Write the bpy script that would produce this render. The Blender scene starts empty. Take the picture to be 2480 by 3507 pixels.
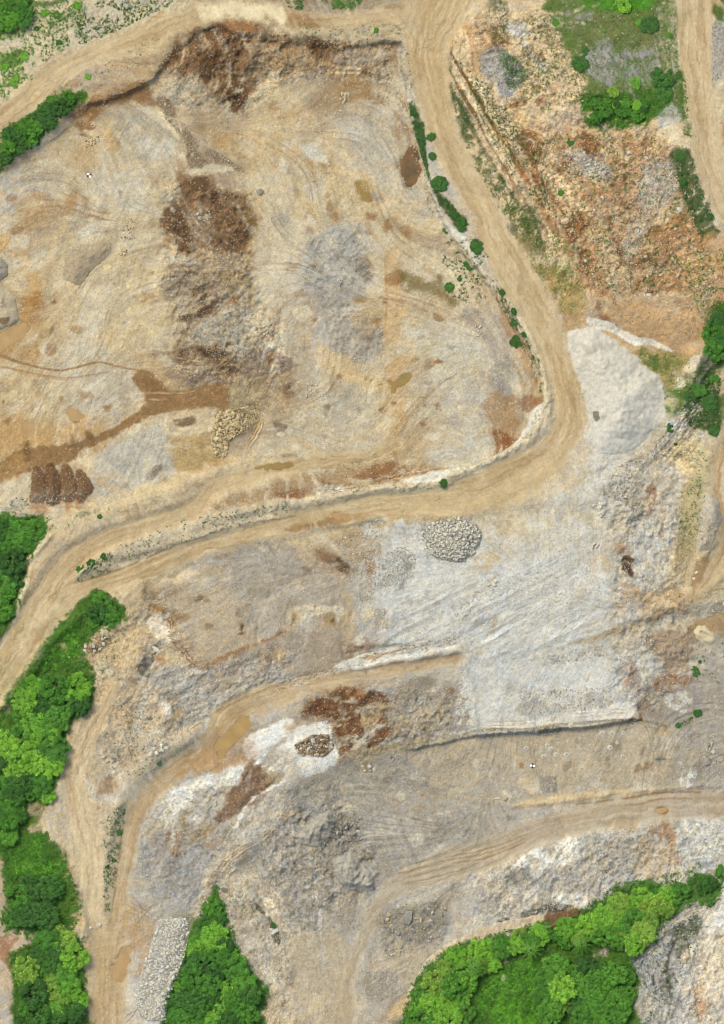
import bpy, math, random
import numpy as np
from mathutils import Vector, Matrix

# ------------------------------------------------------------------ camera, sky, sun, exposure
S = 0.08                       # metres per photograph pixel (a haul road is about 9 m wide)
PW, PH = 2480.0, 3507.0
SUN_AZ, SUN_EL = 318.0, 58.0   # compass bearing the light comes from (north is up), elevation
sc = bpy.context.scene
cd = bpy.data.cameras.new('Camera'); cam = bpy.data.objects.new('Camera', cd)
sc.collection.objects.link(cam); sc.camera = cam
cd.type = 'ORTHO'; cd.ortho_scale = PH * S; cd.clip_start = 1.0; cd.clip_end = 2000.0
cam.location = (0, 0, 300); cam.rotation_euler = (0, 0, 0)
w = bpy.data.worlds.new('World'); sc.world = w; w.use_nodes = True
nt = w.node_tree
sky = nt.nodes.new('ShaderNodeTexSky'); sky.sky_type = 'NISHITA'; sky.sun_disc = False
sky.sun_elevation = math.radians(SUN_EL); sky.sun_rotation = math.radians(SUN_AZ)
sky.air_density = 1.0; sky.dust_density = 4.0; sky.ozone_density = 0.6
nt.links.new(sky.outputs[0], nt.nodes['Background'].inputs[0])
nt.nodes['Background'].inputs[1].default_value = 0.13
sd = bpy.data.lights.new('Sun', 'SUN'); sun = bpy.data.objects.new('Sun', sd); sc.collection.objects.link(sun)
sd.energy = 1.3; sd.angle = math.radians(20); sd.color = (1.0, 0.93, 0.80)
_a, _e = math.radians(SUN_AZ), math.radians(SUN_EL)
sdir = Vector((math.sin(_a)*math.cos(_e), math.cos(_a)*math.cos(_e), math.sin(_e)))
sun.rotation_euler = sdir.to_track_quat('Z', 'Y').to_euler(); sun.location = sdir * 250
vs = sc.view_settings; vs.view_transform = 'Standard'; vs.look = 'None'; vs.gamma = 1.0
vs.use_curve_mapping = False; sc.cycles.filter_width = 0.95; vs.exposure = 0.75
GAIN = np.array([1.68, 1.62, 1.77])   # light reaching level ground under this sky and exposure

random.seed(7); rng = np.random.default_rng(7)
COL = sc.collection

# ------------------------------------------------------------------ pixel frames -> photograph pixels
OFF = dict(A=(0,0),B=(740,0),C=(1480,0),D=(0,830),E=(740,830),F=(1480,830),G=(0,1660),H=(740,1660),
           I=(1480,1660),J=(0,2507),K=(740,2507),L=(1480,2507))
def pp(c, pts):
    a = np.array(pts, float).reshape(-1, 2)
    if c == 'R': return a
    return a*1.527 if c == 'Z' else a/1.624 + np.array(OFF[c])
def world_xy(p):
    p = np.asarray(p, float)
    return np.stack([(p[..., 0]-PW/2)*S, (PH/2-p[..., 1])*S], -1)

# ------------------------------------------------------------------ raster grid of the ground
Q = 3.5; MAR = 36
xs = np.arange(-MAR, PW+MAR, Q); ys = np.arange(-MAR, PH+MAR, Q)
NX, NY = len(xs), len(ys)
X, Y = np.meshgrid(xs, ys)
def vnoise(x, y, seed):
    r = np.random.default_rng(seed); t = r.random((256, 256))
    xi = np.floor(x).astype(int); yi = np.floor(y).astype(int)
    fx = x-xi; fy = y-yi; fx = fx*fx*(3-2*fx); fy = fy*fy*(3-2*fy)
    a = t[yi & 255, xi & 255]; b = t[yi & 255, (xi+1) & 255]; c = t[(yi+1) & 255, xi & 255]; d = t[(yi+1) & 255, (xi+1) & 255]
    return (a*(1-fx)+b*fx)*(1-fy)+(c*(1-fx)+d*fx)*fy
def fbm(x, y, wl, oct=4, seed=0, gain=0.55):
    s = 0; n = 0; a = 1.0
    for o in range(oct):
        ang = 0.6*o+seed; ca, sa = math.cos(ang), math.sin(ang)
        u = (x*ca-y*sa)/wl+37.1*o; v = (x*sa+y*ca)/wl+11.7*o
        s = s+a*vnoise(u+500, v+500, seed*17+o); n += a; a *= gain; wl *= 0.47
    return s/n
WXc = fbm(X, Y, 70, 4, 1, .6)-.5; WYc = fbm(X, Y, 70, 4, 2, .6)-.5
WXf = fbm(X, Y, 16, 2, 3)-.5; WYf = fbm(X, Y, 16, 2, 4)-.5
MOD = [fbm(X, Y, wl, 4, 20+i, .62) for i, wl in enumerate((26, 60, 130))]
MOD = [(m-m.mean())/m.std() for m in MOD]

DITH = np.clip(.7*MOD[0]+.6*np.random.default_rng(5).normal(size=(NY, NX)), -2, 2)

def sl(lo, hi, pad, axis):
    return max(0, int((lo-pad+MAR)/Q)), min((NX, NY)[axis], int((hi+pad+MAR)/Q)+2)
def seg_dist(px, py, pts, closed):
    best = np.full(px.shape, 1e9); inside = np.zeros(px.shape, bool); arc = np.zeros(px.shape); side = np.zeros(px.shape)
    n = len(pts); s0 = 0.0
    for i in range(n if closed else n-1):
        a = pts[i]; b = pts[(i+1) % n]; d = b-a; L2 = max(d@d, 1e-9); L = math.sqrt(L2)
        t = np.clip(((px-a[0])*d[0]+(py-a[1])*d[1])/L2, 0, 1)
        qx = px-a[0]-t*d[0]; qy = py-a[1]-t*d[1]
        dd = np.hypot(qx, qy)
        if closed:
            if a[1] != b[1]:
                c = ((a[1] > py) != (b[1] > py)) & (px < (b[0]-a[0])*(py-a[1])/(b[1]-a[1])+a[0])
                inside ^= c
        else:
            m = dd < best; arc[m] = (s0+t*L)[m]; side[m] = np.sign(d[0]*qy-d[1]*qx)[m]
        best = np.minimum(best, dd); s0 += L
    if closed: return np.where(inside, best, -best)
    return best, arc, side, s0
def smooth(a, b, x):
    t = np.clip((x-a)/(b-a), 0, 1); return t*t*(3-2*t)
def spline(pts, n=8):
    pts = np.asarray(pts, float); P = np.vstack([2*pts[0]-pts[1], pts, 2*pts[-1]-pts[-2]]); out = []
    for i in range(1, len(P)-2):
        for k in range(n):
            t = k/n; a, b, c, d = P[i-1], P[i], P[i+1], P[i+2]
            out.append(.5*((2*b)+(-a+c)*t+(2*a-5*b+4*c-d)*t*t+(-a+3*b-3*c+d)*t**3))
    out.append(P[-2]); return np.array(out)
def rounded(c, pts, n=3):
    q = pp(c, pts)
    if len(q) < 4: return q
    return spline(np.vstack([q[-1:], q, q[:2]]), n)[n:-n-1]
def poly_alpha(c, pts, f, w, m=0, ms=0, dith=False):
    """soft mask of a polygon with a ragged edge: (slices, alpha, inside distance)"""
    p = rounded(c, pts) if dith else pp(c, pts); x0, y0 = p.min(0); x1, y1 = p.max(0); pad = f+w*1.2+8
    i0, i1 = sl(x0, x1, pad, 0); j0, j1 = sl(y0, y1, pad, 1)
    if i1 <= i0 or j1 <= j0: return None
    s = (slice(j0, j1), slice(i0, i1))
    px = X[s]+w*1.6*WXc[s]+min(w, 14)*.8*WXf[s]; py = Y[s]+w*1.6*WYc[s]+min(w, 14)*.8*WYf[s]
    d = seg_dist(px, py, p, True)
    al = smooth(-f*.55, f*.55, d+f*.30*DITH[s]) if dith else smooth(-f*.55, f*.55, d)
    if m: al = al*smooth(-.9, .9, MOD[ms][s]+(0.5-m)*3.2)
    return s, al, d
def line_alpha(c, pts, wd, f, w, m=0, ms=0):
    p = spline(pp(c, pts)); wd = np.atleast_1d(np.array(wd, float))/ (1.0 if c == 'Z' else 1.624)
    if c == 'Z': wd = wd*1.527
    x0, y0 = p.min(0); x1, y1 = p.max(0); pad = wd.max()/2+f+w+8
    i0, i1 = sl(x0, x1, pad, 0); j0, j1 = sl(y0, y1, pad, 1)
    if i1 <= i0 or j1 <= j0: return None
    s = (slice(j0, j1), slice(i0, i1))
    px = X[s]+w*1.6*WXc[s]+min(w, 14)*.8*WXf[s]; py = Y[s]+w*1.6*WYc[s]+min(w, 14)*.8*WYf[s]
    d, arc, side, L = seg_dist(px, py, p, False)
    W = np.interp(arc/L, np.linspace(0, 1, len(wd)), wd)/2 if len(wd) > 1 else wd[0]/2
    al = smooth(-f*.55, f*.55, W-d)
    if m: al = al*smooth(-.9, .9, MOD[ms][s]+(0.5-m)*3.2)
    return s, al, arc, d*side, W, L

def lin(c):
    c = np.array(c, float)/255; return np.where(c <= .04045, c/12.92, ((c+.055)/1.055)**2.4)
C = np.empty((NY, NX, 3)); C[:] = lin((200,179,144))
K = dict(T=(198,177,143),S=(204,176,131),s=(170,134,88),P=(222,204,170),G=(177,171,161),g=(146,141,133),L=(200,196,187),
         W=(226,221,211),B=(134,102,72),b=(96,70,48),O=(176,130,84),R=(148,98,60),M=(158,120,76),Y=(156,131,84),
         V=(82,112,46),v=(62,84,42),N=(160,143,118))
def colr(k, fr='A'):
    c = np.array(K[k] if isinstance(k, str) else k, float)
    if fr in 'ABDE' and 130 < c.min() and c.max()-c.min() < 24: c = c-np.array([0, 1.5, 6])     # the grey here is limestone: a little warm
    return lin(c)
def p(c, k, pts, o=1.0, f=9, w=12, m=0, ms=0):
    if f > 8: f, w, m = f*1.7, w*1.45, max(m, .05)
    r = poly_alpha(c, pts, f, w, m, ms, True)
    if r is None: return
    s, al, _ = r; al = (al*o)[..., None]; C[s] = C[s]*(1-al)+colr(k, c)*al
def k(c, kk, pts, wd, o=1.0, f=6, w=7, m=0, ms=0):
    mw = float(np.max(wd))
    if mw > 38 and o < .9: f, w, m = max(f, mw*.3), max(w, 14), max(m, .25)
    r = line_alpha(c, pts, wd, f, w, m, ms)
    if r is None: return
    s, al = r[:2]; al = (al*o)[..., None]; C[s] = C[s]*(1-al)+colr(kk, c)*al
def dots(c, kk, spots, o=.8):
    """stains: (x, y, rx[, ry])"""
    for q in spots:
        x, y, a = q[:3]; b = q[3] if len(q) > 3 else a
        n = 9; ph = rng.random()*6
        p(c, kk, [(x+a*math.cos(ph+i*6.283/n)*rng.uniform(.6, 1.2), y+b*math.sin(ph+i*6.283/n)*rng.uniform(.6, 1.2)) for i in range(n)], o*rng.uniform(.6, 1), 7, 9, .3)
def inside(c, pts, n):
    """n random points (photograph pixels) inside a polygon"""
    q = pp(c, pts); lo, hi = q.min(0), q.max(0); out = np.empty((0, 2))
    while len(out) < n:
        r = rng.uniform(lo, hi, (max(64, 3*n), 2)); out = np.vstack([out, r[seg_dist(r[:, 0], r[:, 1], q, True) > 0]])
    return out[:n]

# ------------------------------------------------------------------ colours of the ground: soils, gravels, bare rock
def mottle(s=slice(None), amt=1.0):
    """the uneven mix of sand, grey fines and ochre that every floor of the quarry shows"""
    n1, n2, n3 = MOD[2], MOD[1], MOD[0]
    a = (smooth(.1, 1.6, n1)*.40*amt)[..., None]; C[:] = C*(1-a)+lin((184,178,167))*a
    a = (smooth(.3, 1.9, -n2)*.30*amt)[..., None]; C[:] = C*(1-a)+lin((190,160,118))*a
    a = (smooth(.7, 2.2, n2*.6+n3*.8)*.5*amt)[..., None]; C[:] = C*(1-a)+lin((218,202,172))*a
    a = (smooth(1.1, 2.3, -n3*.9-n1*.4)*.4*amt)[..., None]; C[:] = C*(1-a)+lin((164,136,102))*a
# broad soil map: what each 16 m block of the quarry is mostly made of
# 0 sand, 1 pale sand, 2 grey sand, 3 grey, 4 pale grey, 5 dark grey, 6 brown grey, 7 brown, 8 rust, 9 road sand, 10 green, 11 cream, 12 ochre, 13 dun, 14 cream grey
BASE = [(203,184,148),(207,189,157),(188,179,163),(178,172,162),(201,198,191),(161,154,143),(168,147,119),(142,113,84),(186,153,116),(204,177,134),(84,112,50),(214,198,167),(191,162,118),(172,160,142),(198,185,159)]
SOIL = [[1,1,9,6,6,7,6,9,1,1,10,9],
 [9,6,0,6,0,6,14,9,1,8,10,9],
 [14,0,14,6,0,14,14,0,1,8,8,1],
 [0,14,0,7,0,0,0,1,9,8,8,1],
 [0,0,0,6,14,3,0,1,1,12,8,8],
 [12,0,0,6,14,3,0,14,14,1,8,8],
 [0,14,12,6,6,14,0,14,14,9,11,10],
 [12,12,14,12,14,0,0,14,1,11,14,1],
 [1,1,1,1,0,0,0,0,1,2,2,1],
 [9,9,0,3,3,6,4,4,4,4,2,0],
 [10,11,6,3,3,13,4,4,4,4,2,2],
 [10,0,3,2,2,6,3,3,4,4,3,3],
 [10,0,2,2,4,6,5,3,3,3,3,3],
 [10,1,2,4,5,5,3,3,3,2,2,3],
 [10,1,3,3,3,5,3,3,2,4,4,4],
 [10,9,3,10,3,3,3,2,4,10,10,4],
 [10,9,4,10,2,2,3,10,10,10,10,11]]
_b = np.array([[lin(BASE[q]) for q in r] for r in SOIL])
_u = np.clip(((X+70*WXc)/1.527-68)/135, 0, 10.999); _v = np.clip(((Y+70*WYc)/1.527-68)/135, 0, 15.999)
_i, _j = _u.astype(int), _v.astype(int); _fu, _fv = smooth(0,1,_u-_i)[..., None], smooth(0,1,_v-_j)[..., None]
C[:] = (_b[_j,_i]*(1-_fu)+_b[_j,_i+1]*_fu)*(1-_fv)+(_b[_j+1,_i]*(1-_fu)+_b[_j+1,_i+1]*_fu)*_fv
# soil smeared by blades and wheels: noise drawn out along a slowly turning direction
def smear(src, steps, step, ang):
    out = src.copy(); n = 1
    for sg in (-1, 1):
        px, py = np.meshgrid(np.arange(NX, dtype=float), np.arange(NY, dtype=float))
        for _ in range(steps):
            ii = np.clip(px, 0, NX-1).astype(int); jj = np.clip(py, 0, NY-1).astype(int); a_ = ang[jj, ii]
            px += sg*step*np.cos(a_); py += sg*step*np.sin(a_)
            out += src[np.clip(py, 0, NY-1).astype(int), np.clip(px, 0, NX-1).astype(int)]; n += 1
    out /= n; return (out-out.mean())/out.std()
ANG = 6.3*fbm(X, Y, 520, 2, 91)-3.4
_w = rng.normal(size=(NY, NX)); ST1 = smear(_w, 7, 1.0, ANG); ST2 = smear(fbm(X, Y, 22, 3, 92, .7), 16, 1.6, ANG); ST3 = smear(fbm(X, Y, 48, 3, 93, .7), 14, 2.4, ANG)
mottle(amt=.55)
MOD[0] = .6*MOD[0]+.8*ST2; MOD[0] /= MOD[0].std(); DITH[:] = np.clip(.75*MOD[0]+.5*_w, -2.2, 2.2)
for n_, c_, a_ in ((ST3,(164,130,92),.34),(-ST3,(206,200,188),.34),(ST2,(152,122,90),.30),(-ST2,(216,203,178),.30)):
    q_ = (smooth(.3, 2.1, n_)*a_)[..., None]; C[:] = C*(1-q_)+lin(c_)*q_
# --- top left
p('A',(210,194,162),[(0,0),(1060,0),(850,90),(640,190),(440,250),(290,310),(180,420),(0,580)],.9)
p('A',(186,180,166),[(520,0),(980,0),(860,60),(640,170),(440,230),(430,120)],.8,14,20,.45)
p('A','V',[(170,0),(520,0),(480,60),(330,110),(200,90)],.8,14,20,.5)
p('A','V',[(0,130),(150,160),(100,280),(140,390),(200,430),(100,440),(0,540)],.8,14,20,.5)
p('A',(190,163,127),[(300,520),(480,420),(700,280),(850,250),(870,320),(860,440),(740,460),(560,560),(380,600)],.8,10,14,.25)
p('A',(152,114,74),[(390,610),(480,570),(720,470),(800,460),(860,600),(800,600),(700,560),(600,580),(520,650),(520,760),(470,780),(420,700)],.9,12,14,.15)
p('A',(172,164,151),[(600,590),(720,580),(850,600),(990,770),(960,850),(850,880),(640,860),(620,700)],.55,16,16,.2)
p('A',(205,199,187),[(780,780),(960,790),(970,850),(900,885),(800,860)],.8,10,12)
p('A',(164,148,108),[(620,700),(700,720),(660,850),(620,800)],.5,12)
p('A',(206,172,122),[(565,720),(620,730),(650,850),(610,850),(580,790)],.75,10)
p('A',(190,158,112),[(400,820),(520,800),(560,930),(420,930)],.55,20,20)
p('A','B',[(850,440),(900,330),(1100,200),(1160,140),(1240,140),(1400,190),(1480,240),(1420,420),(1350,600),(1290,610),(1200,540),(1180,490),(1150,480),(1120,400),(1000,420)],.9,18,22,.14)
p('A',(168,118,74),[(1050,130),(1200,100),(1430,120),(1430,180),(1300,160),(1150,150),(1060,190)],.85,8,10)
p('A','b',[(1120,290),(1225,295),(1210,400),(1160,470),(1135,450)],.75,10,14,.15)
p('A','b',[(1200,500),(1280,440),(1360,460),(1360,600),(1310,625),(1240,580)],.65,10,14,.15)
p('A','b',[(1110,190),(1180,140),(1260,160),(1240,200),(1160,220)],.6,10,12,.1)
p('A','b',[(890,360),(960,290),(1010,270),(960,340),(930,400)],.5,10,12,.2)
p('A',(187,174,152),[(870,430),(960,380),(1000,430),(1100,450),(1180,520),(1240,590),(1180,620),(1000,600),(920,540)],.7,16,18,.15)
p('A','N',[(1420,230),(1624,220),(1624,440),(1430,440)],.7,16,18,.3)
p('A',(180,145,95),[(1170,760),(1280,740),(1310,780),(1260,830),(1190,820)],.75)
p('A',(185,148,102),[(1490,570),(1550,570),(1550,620),(1500,610)],.75)
k('A','P',[(870,600),(930,680),(990,770)],[16,30,26],.9,4,5)
p('A',(206,193,166),[(1050,950),(1150,910),(1310,940),(1200,970),(1090,990)],.85,6,8)
p('A','B',[(920,1010),(1000,980),(1140,980),(1170,1010),(1230,1050),(1330,1080),(1400,1180),(1410,1300),(1300,1400),(1200,1390),(1160,1320),(1180,1200),(1080,1150),(1060,1250),(1050,1380),(1000,1400),(960,1330),(900,1270),(910,1170),(1000,1080)],.85,14,18,.2)
p('A','b',[(1050,1010),(1120,980),(1170,1010),(1150,1060),(1080,1060)],.6,6,8)
p('A','b',[(920,1180),(1000,1150),(1050,1250),(1050,1380),(1000,1400),(950,1300),(900,1270)],.6,12,14,.2)
p('A','b',[(1200,1320),(1320,1270),(1400,1230),(1400,1300),(1320,1400),(1210,1390)],.6,12,14,.2)
p('A','b',[(1180,1060),(1250,1060),(1230,1130),(1180,1150)],.55,10,12,.1)
k('A','Y',[(1370,1190),(1410,1300),(1390,1480),(1370,1660)],[40,60,60,70],.6,12,12,.2)
p('A',(150,130,106),[(1060,1220),(1120,1160),(1180,1220),(1150,1350),(1080,1380)],.65,12)
p('A',(157,139,115),[(930,1520),(1150,1450),(1380,1480),(1390,1640),(920,1640)],.75,16,18,.2)
p('A',(204,192,169),[(1330,1000),(1420,1060),(1450,1200),(1420,1400),(1440,1624),(1624,1624),(1624,1000)],.55,16,16,.2)
p('A',(172,166,158),[(180,950),(340,930),(330,1100),(280,1150),(160,1050)],.55,14,18,.25)
p('A',(188,183,178),[(0,1000),(120,970),(160,1100),(60,1180),(0,1180)],.7,14,18,.3)
p('A',(186,148,102),[(90,1090),(280,1090),(280,1240),(120,1240)],.55,14,18,.4)
p('A',(202,196,184),[(640,1000),(800,950),(830,1080),(760,1180),(650,1100)],.6,14,18,.3)
p('A',(180,138,88),[(355,1100),(420,1080),(430,1140),(370,1150)],.75); p('A',(160,120,80),[(320,1170),(380,1165),(380,1200),(330,1200)],.7)
p('A','L',[(430,1270),(530,1260),(540,1300),(450,1320)],.7,9,12,.3); p('A','L',[(740,1130),(800,1120),(790,1170),(750,1170)],.6)
k('A',(190,166,128),[(330,1130),(300,1330),(210,1624)],[70,90,110],.7,14,8)
k('A',(202,166,112),[(-20,1320),(120,1430),(200,1580),(180,1660)],[90,80,70,80],.7,14,8)
p('A',(158,148,136),[(140,1400),(200,1430),(270,1340),(320,1200),(280,1180),(210,1290)],.45,12,12,.2)
p('A',(186,160,124),[(160,1210),(300,1190),(240,1340),(180,1400),(130,1330)],.5,12,12,.2)
# --- top middle
p('B','V',[(590,-10),(800,-10),(760,40),(640,40)],.9); p('B','V',[(390,-10),(500,-10),(490,60),(420,50)],.8,9,12,.4)
p('B',(176,168,142),[(490,20),(860,-10),(980,-10),(860,60),(700,80),(540,70)],.7,9,12,.3)
p('B',(202,183,150),[(340,130),(700,160),(1050,130),(1060,200),(980,240),(700,240),(400,210)],.85)
p('B',(172,146,112),[(280,190),(500,200),(700,240),(980,240),(960,460),(880,600),(700,540),(680,450),(560,400),(220,430),(230,250)],.8,16,18,.15)
p('B','B',[(500,210),(660,230),(740,260),(690,350),(560,330)],.75,12,16,.15); p('B','B',[(280,200),(420,190),(400,260),(300,250)],.6,12,14,.25)
p('B','b',[(510,215),(600,230),(610,290),(540,300)],.5,8,14,.2)
p('B',(130,104,66),[(640,250),(760,250),(720,330),(650,330)],.6,10,12,.2)
p('B',(142,110,70),[(800,370),(900,380),(960,400),(950,470),(850,440)],.75,10,12,.1)
p('B',(174,140,98),[(680,450),(850,440),(850,520),(800,560),(690,530)],.75,12,14,.1)
p('B',(184,174,160),[(660,290),(950,260),(940,340),(720,360)],.55,12,14,.3)
k('B','P',[(670,378),(800,380)],[14,16],.8,4,4); k('B','P',[(670,405),(800,405)],[12,12],.7,4,4)
p('B',(188,183,174),[(620,650),(860,680),(1000,900),(1040,1000),(1170,1080),(1200,1220),(1060,1150),(900,1000),(750,900),(650,750)],.75,20,24,.25)
p('B',(204,179,138),[(380,700),(600,680),(760,880),(860,1020),(960,1150),(860,1170),(700,1080),(560,1000),(440,880),(0,850),(0,720)],.7,30,26,.1)
p('B',(164,128,84),[(520,890),(640,910),(640,970),(570,970)],.7,14,16,.2)
p('B',(170,136,92),[(130,840),(230,870),(220,900),(140,870)],.6); p('B',(178,146,98),[(-20,760),(60,740),(80,790),(30,830),(-20,820)],.5)
p('B',(173,146,90),[(770,1010),(830,1010),(860,1120),(800,1110)],.85,6,8); p('B',(158,116,78),[(840,1180),(880,1190),(880,1230),(840,1220)],.75,8,8)
p('B','L',[(460,800),(560,810),(610,870),(600,900),(500,870)],.8,8,12); p('B','L',[(500,1030),(600,1060),(560,1100),(500,1090)],.6)
p('B',(150,150,148),[(850,1070),(910,1080),(900,1110),(860,1100)],.7); p('B','P',[(920,1130),(1010,1110),(1020,1190),(940,1200)],.8,8,14,.2)
p('B',(164,124,80),[(480,1200),(520,1190),(520,1290),(490,1290)],.7)
p('B',(174,172,168),[(500,1350),(560,1330),(700,1240),(790,1260),(840,1330),(830,1450),(880,1550),(800,1660),(560,1660),(490,1500)],.9,10,14)
p('B',(140,118,92),[(780,1440),(840,1430),(880,1500),(860,1560),(790,1540)],.6,8,12,.25)
p('B',(176,168,158),[(320,1180),(400,1190),(400,1250),(330,1250)],.8,8,12,.2); p('B',(206,192,165),[(400,1290),(500,1280),(500,1390),(420,1400)],.7)
p('B',(176,160,140),[(1130,1330),(1260,1340),(1290,1450),(1150,1440)],.6,14,20,.3)
p('B',(150,116,80),[(990,620),(1060,640),(1090,780),(1050,830),(1000,740)],.55,10,14,.25)
p('B',(116,98,72),[(1010,900),(1050,880),(1040,1010),(1090,1040),(1060,1050),(1010,960)],.7,10,12,.2)
# --- east flank of the pit, verge of the road
p('B',(198,186,166),[(1010,240),(1060,220),(1090,470),(1150,680),(1260,900),(1380,1110),(1560,1400),(1660,1560),(1600,1640),(1450,1450),(1280,1290),(1190,1080),(1130,880),(1040,560)],.85,8,10)
p('B','v',[(1075,570),(1120,580),(1150,680),(1160,820),(1190,1000),(1260,1080),(1350,1180),(1400,1250),(1340,1260),(1250,1140),(1180,980),(1130,850),(1090,680)],.85,9,14,.2)
p('B',(182,180,178),[(1140,690),(1190,820),(1260,960),(1330,1070),(1300,1090),(1200,950)],.8,9,12,.2)
k('B',(196,160,118),[(1020,450),(1045,580),(1080,700),(1110,820),(1150,940)],[20,30,24,22,26],.9,5,8,.15)
k('B','W',[(1160,990),(1210,1130),(1280,1250),(1400,1350),(1470,1460),(1580,1620)],[24,36,50,40,40,44],.8,6,10,.2)
# --- right hill
p('C',(211,187,150),[(130,80),(300,-10),(660,-10),(860,420),(830,720),(1300,600),(1440,800),(1500,1300),(1660,1450),(1660,1640),(660,1640),(480,1300),(200,900),(90,600),(100,300)],.95)
p('C',(178,128,84),[(150,130),(300,120),(420,200),(380,260),(240,230),(160,180)],.7,14,20,.35); p('C','O',[(220,240),(330,250),(280,400),(200,400)],.45,14,20,.4)
p('C',(164,164,164),[(290,280),(380,270),(480,350),(500,430),(450,520),(390,560),(340,460),(270,350)],.85,10,16,.15)
p('C','V',[(380,290),(470,330),(500,440),(440,500),(400,400)],.7,10,16,.45); p('C','v',[(320,160),(400,150),(420,220),(340,240)],.6,10,16,.4)
p('C',(192,190,184),[(420,110),(500,130),(540,200),(470,200),(420,150)],.85); p('C',(217,207,188),[(520,210),(560,300),(640,360),(640,400),(560,350),(510,270)],.85,8,12)
p('C','v',[(300,0),(420,0),(400,90),(340,60)],.6,10,16,.45); p('C','L',[(360,30),(410,50),(390,90)],.7)
p('C','V',[(620,0),(700,0),(860,240),(850,430),(780,330),(700,180)],.75,14,20,.4)
p('C',(150,108,68),[(330,460),(360,560),(400,640),(430,720),(490,760),(560,730),(620,790),(560,860),(470,800),(400,720)],.6,12,14,.25)
k('C','P',[(350,480),(390,590),(430,690),(490,735),(540,700)],[16,26,40,44,20],.8,6,10,.1)
p('C',(214,184,138),[(400,580),(480,600),(560,700),(480,735),(420,680)],.8,8,10)
# furrows and rain gullies running down the slope
for c_, o_, pts_, w_ in (((118,88,52),.85,[(105,290),(180,430),(270,560),(290,620)],[8,20,26,10]), ((112,82,48),.85,[(95,390),(200,580),(280,710),(360,860),(450,1010)],[10,24,24,16,8]),
        ((140,92,54),.8,[(160,380),(270,590),(400,800),(540,1010),(660,1230)],[6,16,26,18,12]), ((166,118,74),.75,[(300,640),(450,870),(560,1080),(690,1290)],[12,40,26,40]),
        ((172,128,86),.7,[(380,900),(470,1040),(560,1180),(640,1290)],[8,18,14,20]), ((226,206,170),.8,[(130,400),(240,600),(350,820),(480,1020),(600,1230)],[12,22,26,20,14]),
        ((96,92,52),.7,[(100,470),(170,620),(250,760),(330,900),(420,1040),(520,1180)],[14,26,20,24,20,14]), ((104,92,54),.6,[(180,420),(300,640),(420,860)],[10,16,10]), ((148,98,58),.7,[(470,760),(560,900),(640,1060),(740,1200)],[14,26,20,16]), ((132,92,56),.6,[(620,900),(700,1040),(780,1180)],[10,18,14]), ((156,108,66),.6,[(860,980),(960,1120),(1000,1300)],[14,20,26]), ((228,206,166),.6,[(600,800),(680,960),(800,1150),(900,1320)],[16,24,24,12]),
        ((222,200,160),.7,[(250,620),(330,720),(430,860)],[12,20,12])):
    k('C',c_,pts_,w_,o_,4,7,.12)
for c_, o_, pts_, w_ in (((120,82,52),.75,[(540,760),(600,860),(560,960),(640,1100)],[16,26,18,10]),((116,80,50),.7,[(800,1180),(830,1260),(800,1350)],[30,46,26]),((124,86,54),.65,[(880,760),(840,860),(700,930),(640,1010)],[20,26,22,12]),((120,84,54),.65,[(1010,1310),(1040,1400),(1130,1470),(1230,1420)],[18,28,22,26]),((126,88,56),.6,[(1000,880),(1080,960),(1040,1080),(1100,1180)],[12,22,16,14]),((130,92,60),.6,[(780,1390),(860,1450),(900,1560)],[26,30,20]),((128,90,58),.55,[(1200,1220),(1280,1300),(1400,1320)],[14,22,14]),((120,84,54),.6,[(470,740),(530,800),(500,880)],[24,30,12])):
    k('C',c_,pts_,w_,o_,8,18,.3)
p('C','v',[(90,370),(110,560),(160,740),(210,880),(280,1010),(380,1170),(520,1270),(600,1340),(560,1150),(400,1000),(280,820),(200,640),(130,440)],.8,12,16,.5)
p('C',(112,106,58),[(340,1080),(460,1120),(560,1300),(620,1400),(520,1400),(400,1180)],.7,12,16,.25)
p('C',(120,118,116),[(380,1170),(420,1200),(470,1270),(430,1270)],.6)
p('C',(100,122,62),[(660,-10),(1330,-10),(1380,400),(1400,650),(1290,650),(1060,720),(860,700),(840,520),(860,420),(780,280),(720,140)],.92,12,18)
p('C',(128,128,84),[(760,60),(1000,80),(1250,160),(1260,300),(900,300),(800,200)],.7,20,20,.3)
p('C',(166,160,156),[(850,300),(1250,280),(1240,430),(1000,480),(880,420)],.85,14,20,.3); p('C',(170,164,160),[(700,90),(860,50),(880,110),(740,140)],.7,12,16,.45)
p('C',(170,164,160),[(920,240),(1000,230),(990,290),(930,290)],.7,12,12,.2); p('C',(196,184,160),[(1250,40),(1330,40),(1380,380),(1260,360)],.75,14,18,.45)
p('C',(76,146,34),[(860,-10),(1200,-10),(1180,50),(900,60)],.8,12,14,.15); p('C',(74,126,34),[(860,540),(1280,520),(1290,640),(1060,710),(860,690)],.85,14,18,.1)
p('C',(176,128,86),[(500,740),(700,720),(860,740),(1060,760),(1200,740),(1350,900),(1400,1100),(1500,1330),(1660,1500),(1660,1640),(880,1640),(760,1400),(700,1200),(560,1000)],.72,24,34,.42,0)
p('C','R',[(500,740),(640,760),(640,830),(560,860)],.75,12,16,.2); p('C','R',[(860,760),(960,760),(900,860),(840,900),(680,960),(620,900),(760,860)],.65,12,18,.3)
p('C','R',[(750,1180),(830,1180),(840,1340),(780,1360),(750,1270)],.75,10,14,.1); p('C','R',[(1000,1330),(1060,1310),(1070,1420),(1200,1440),(1240,1400),(1260,1480),(1100,1480),(1020,1420)],.7,10,14,.2)
p('C',(150,100,60),[(780,1380),(880,1400),(860,1500),(790,1500)],.6,10,14,.25); p('C','O',[(1200,1180),(1420,1180),(1480,1330),(1300,1340)],.55,14,20,.3)
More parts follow.
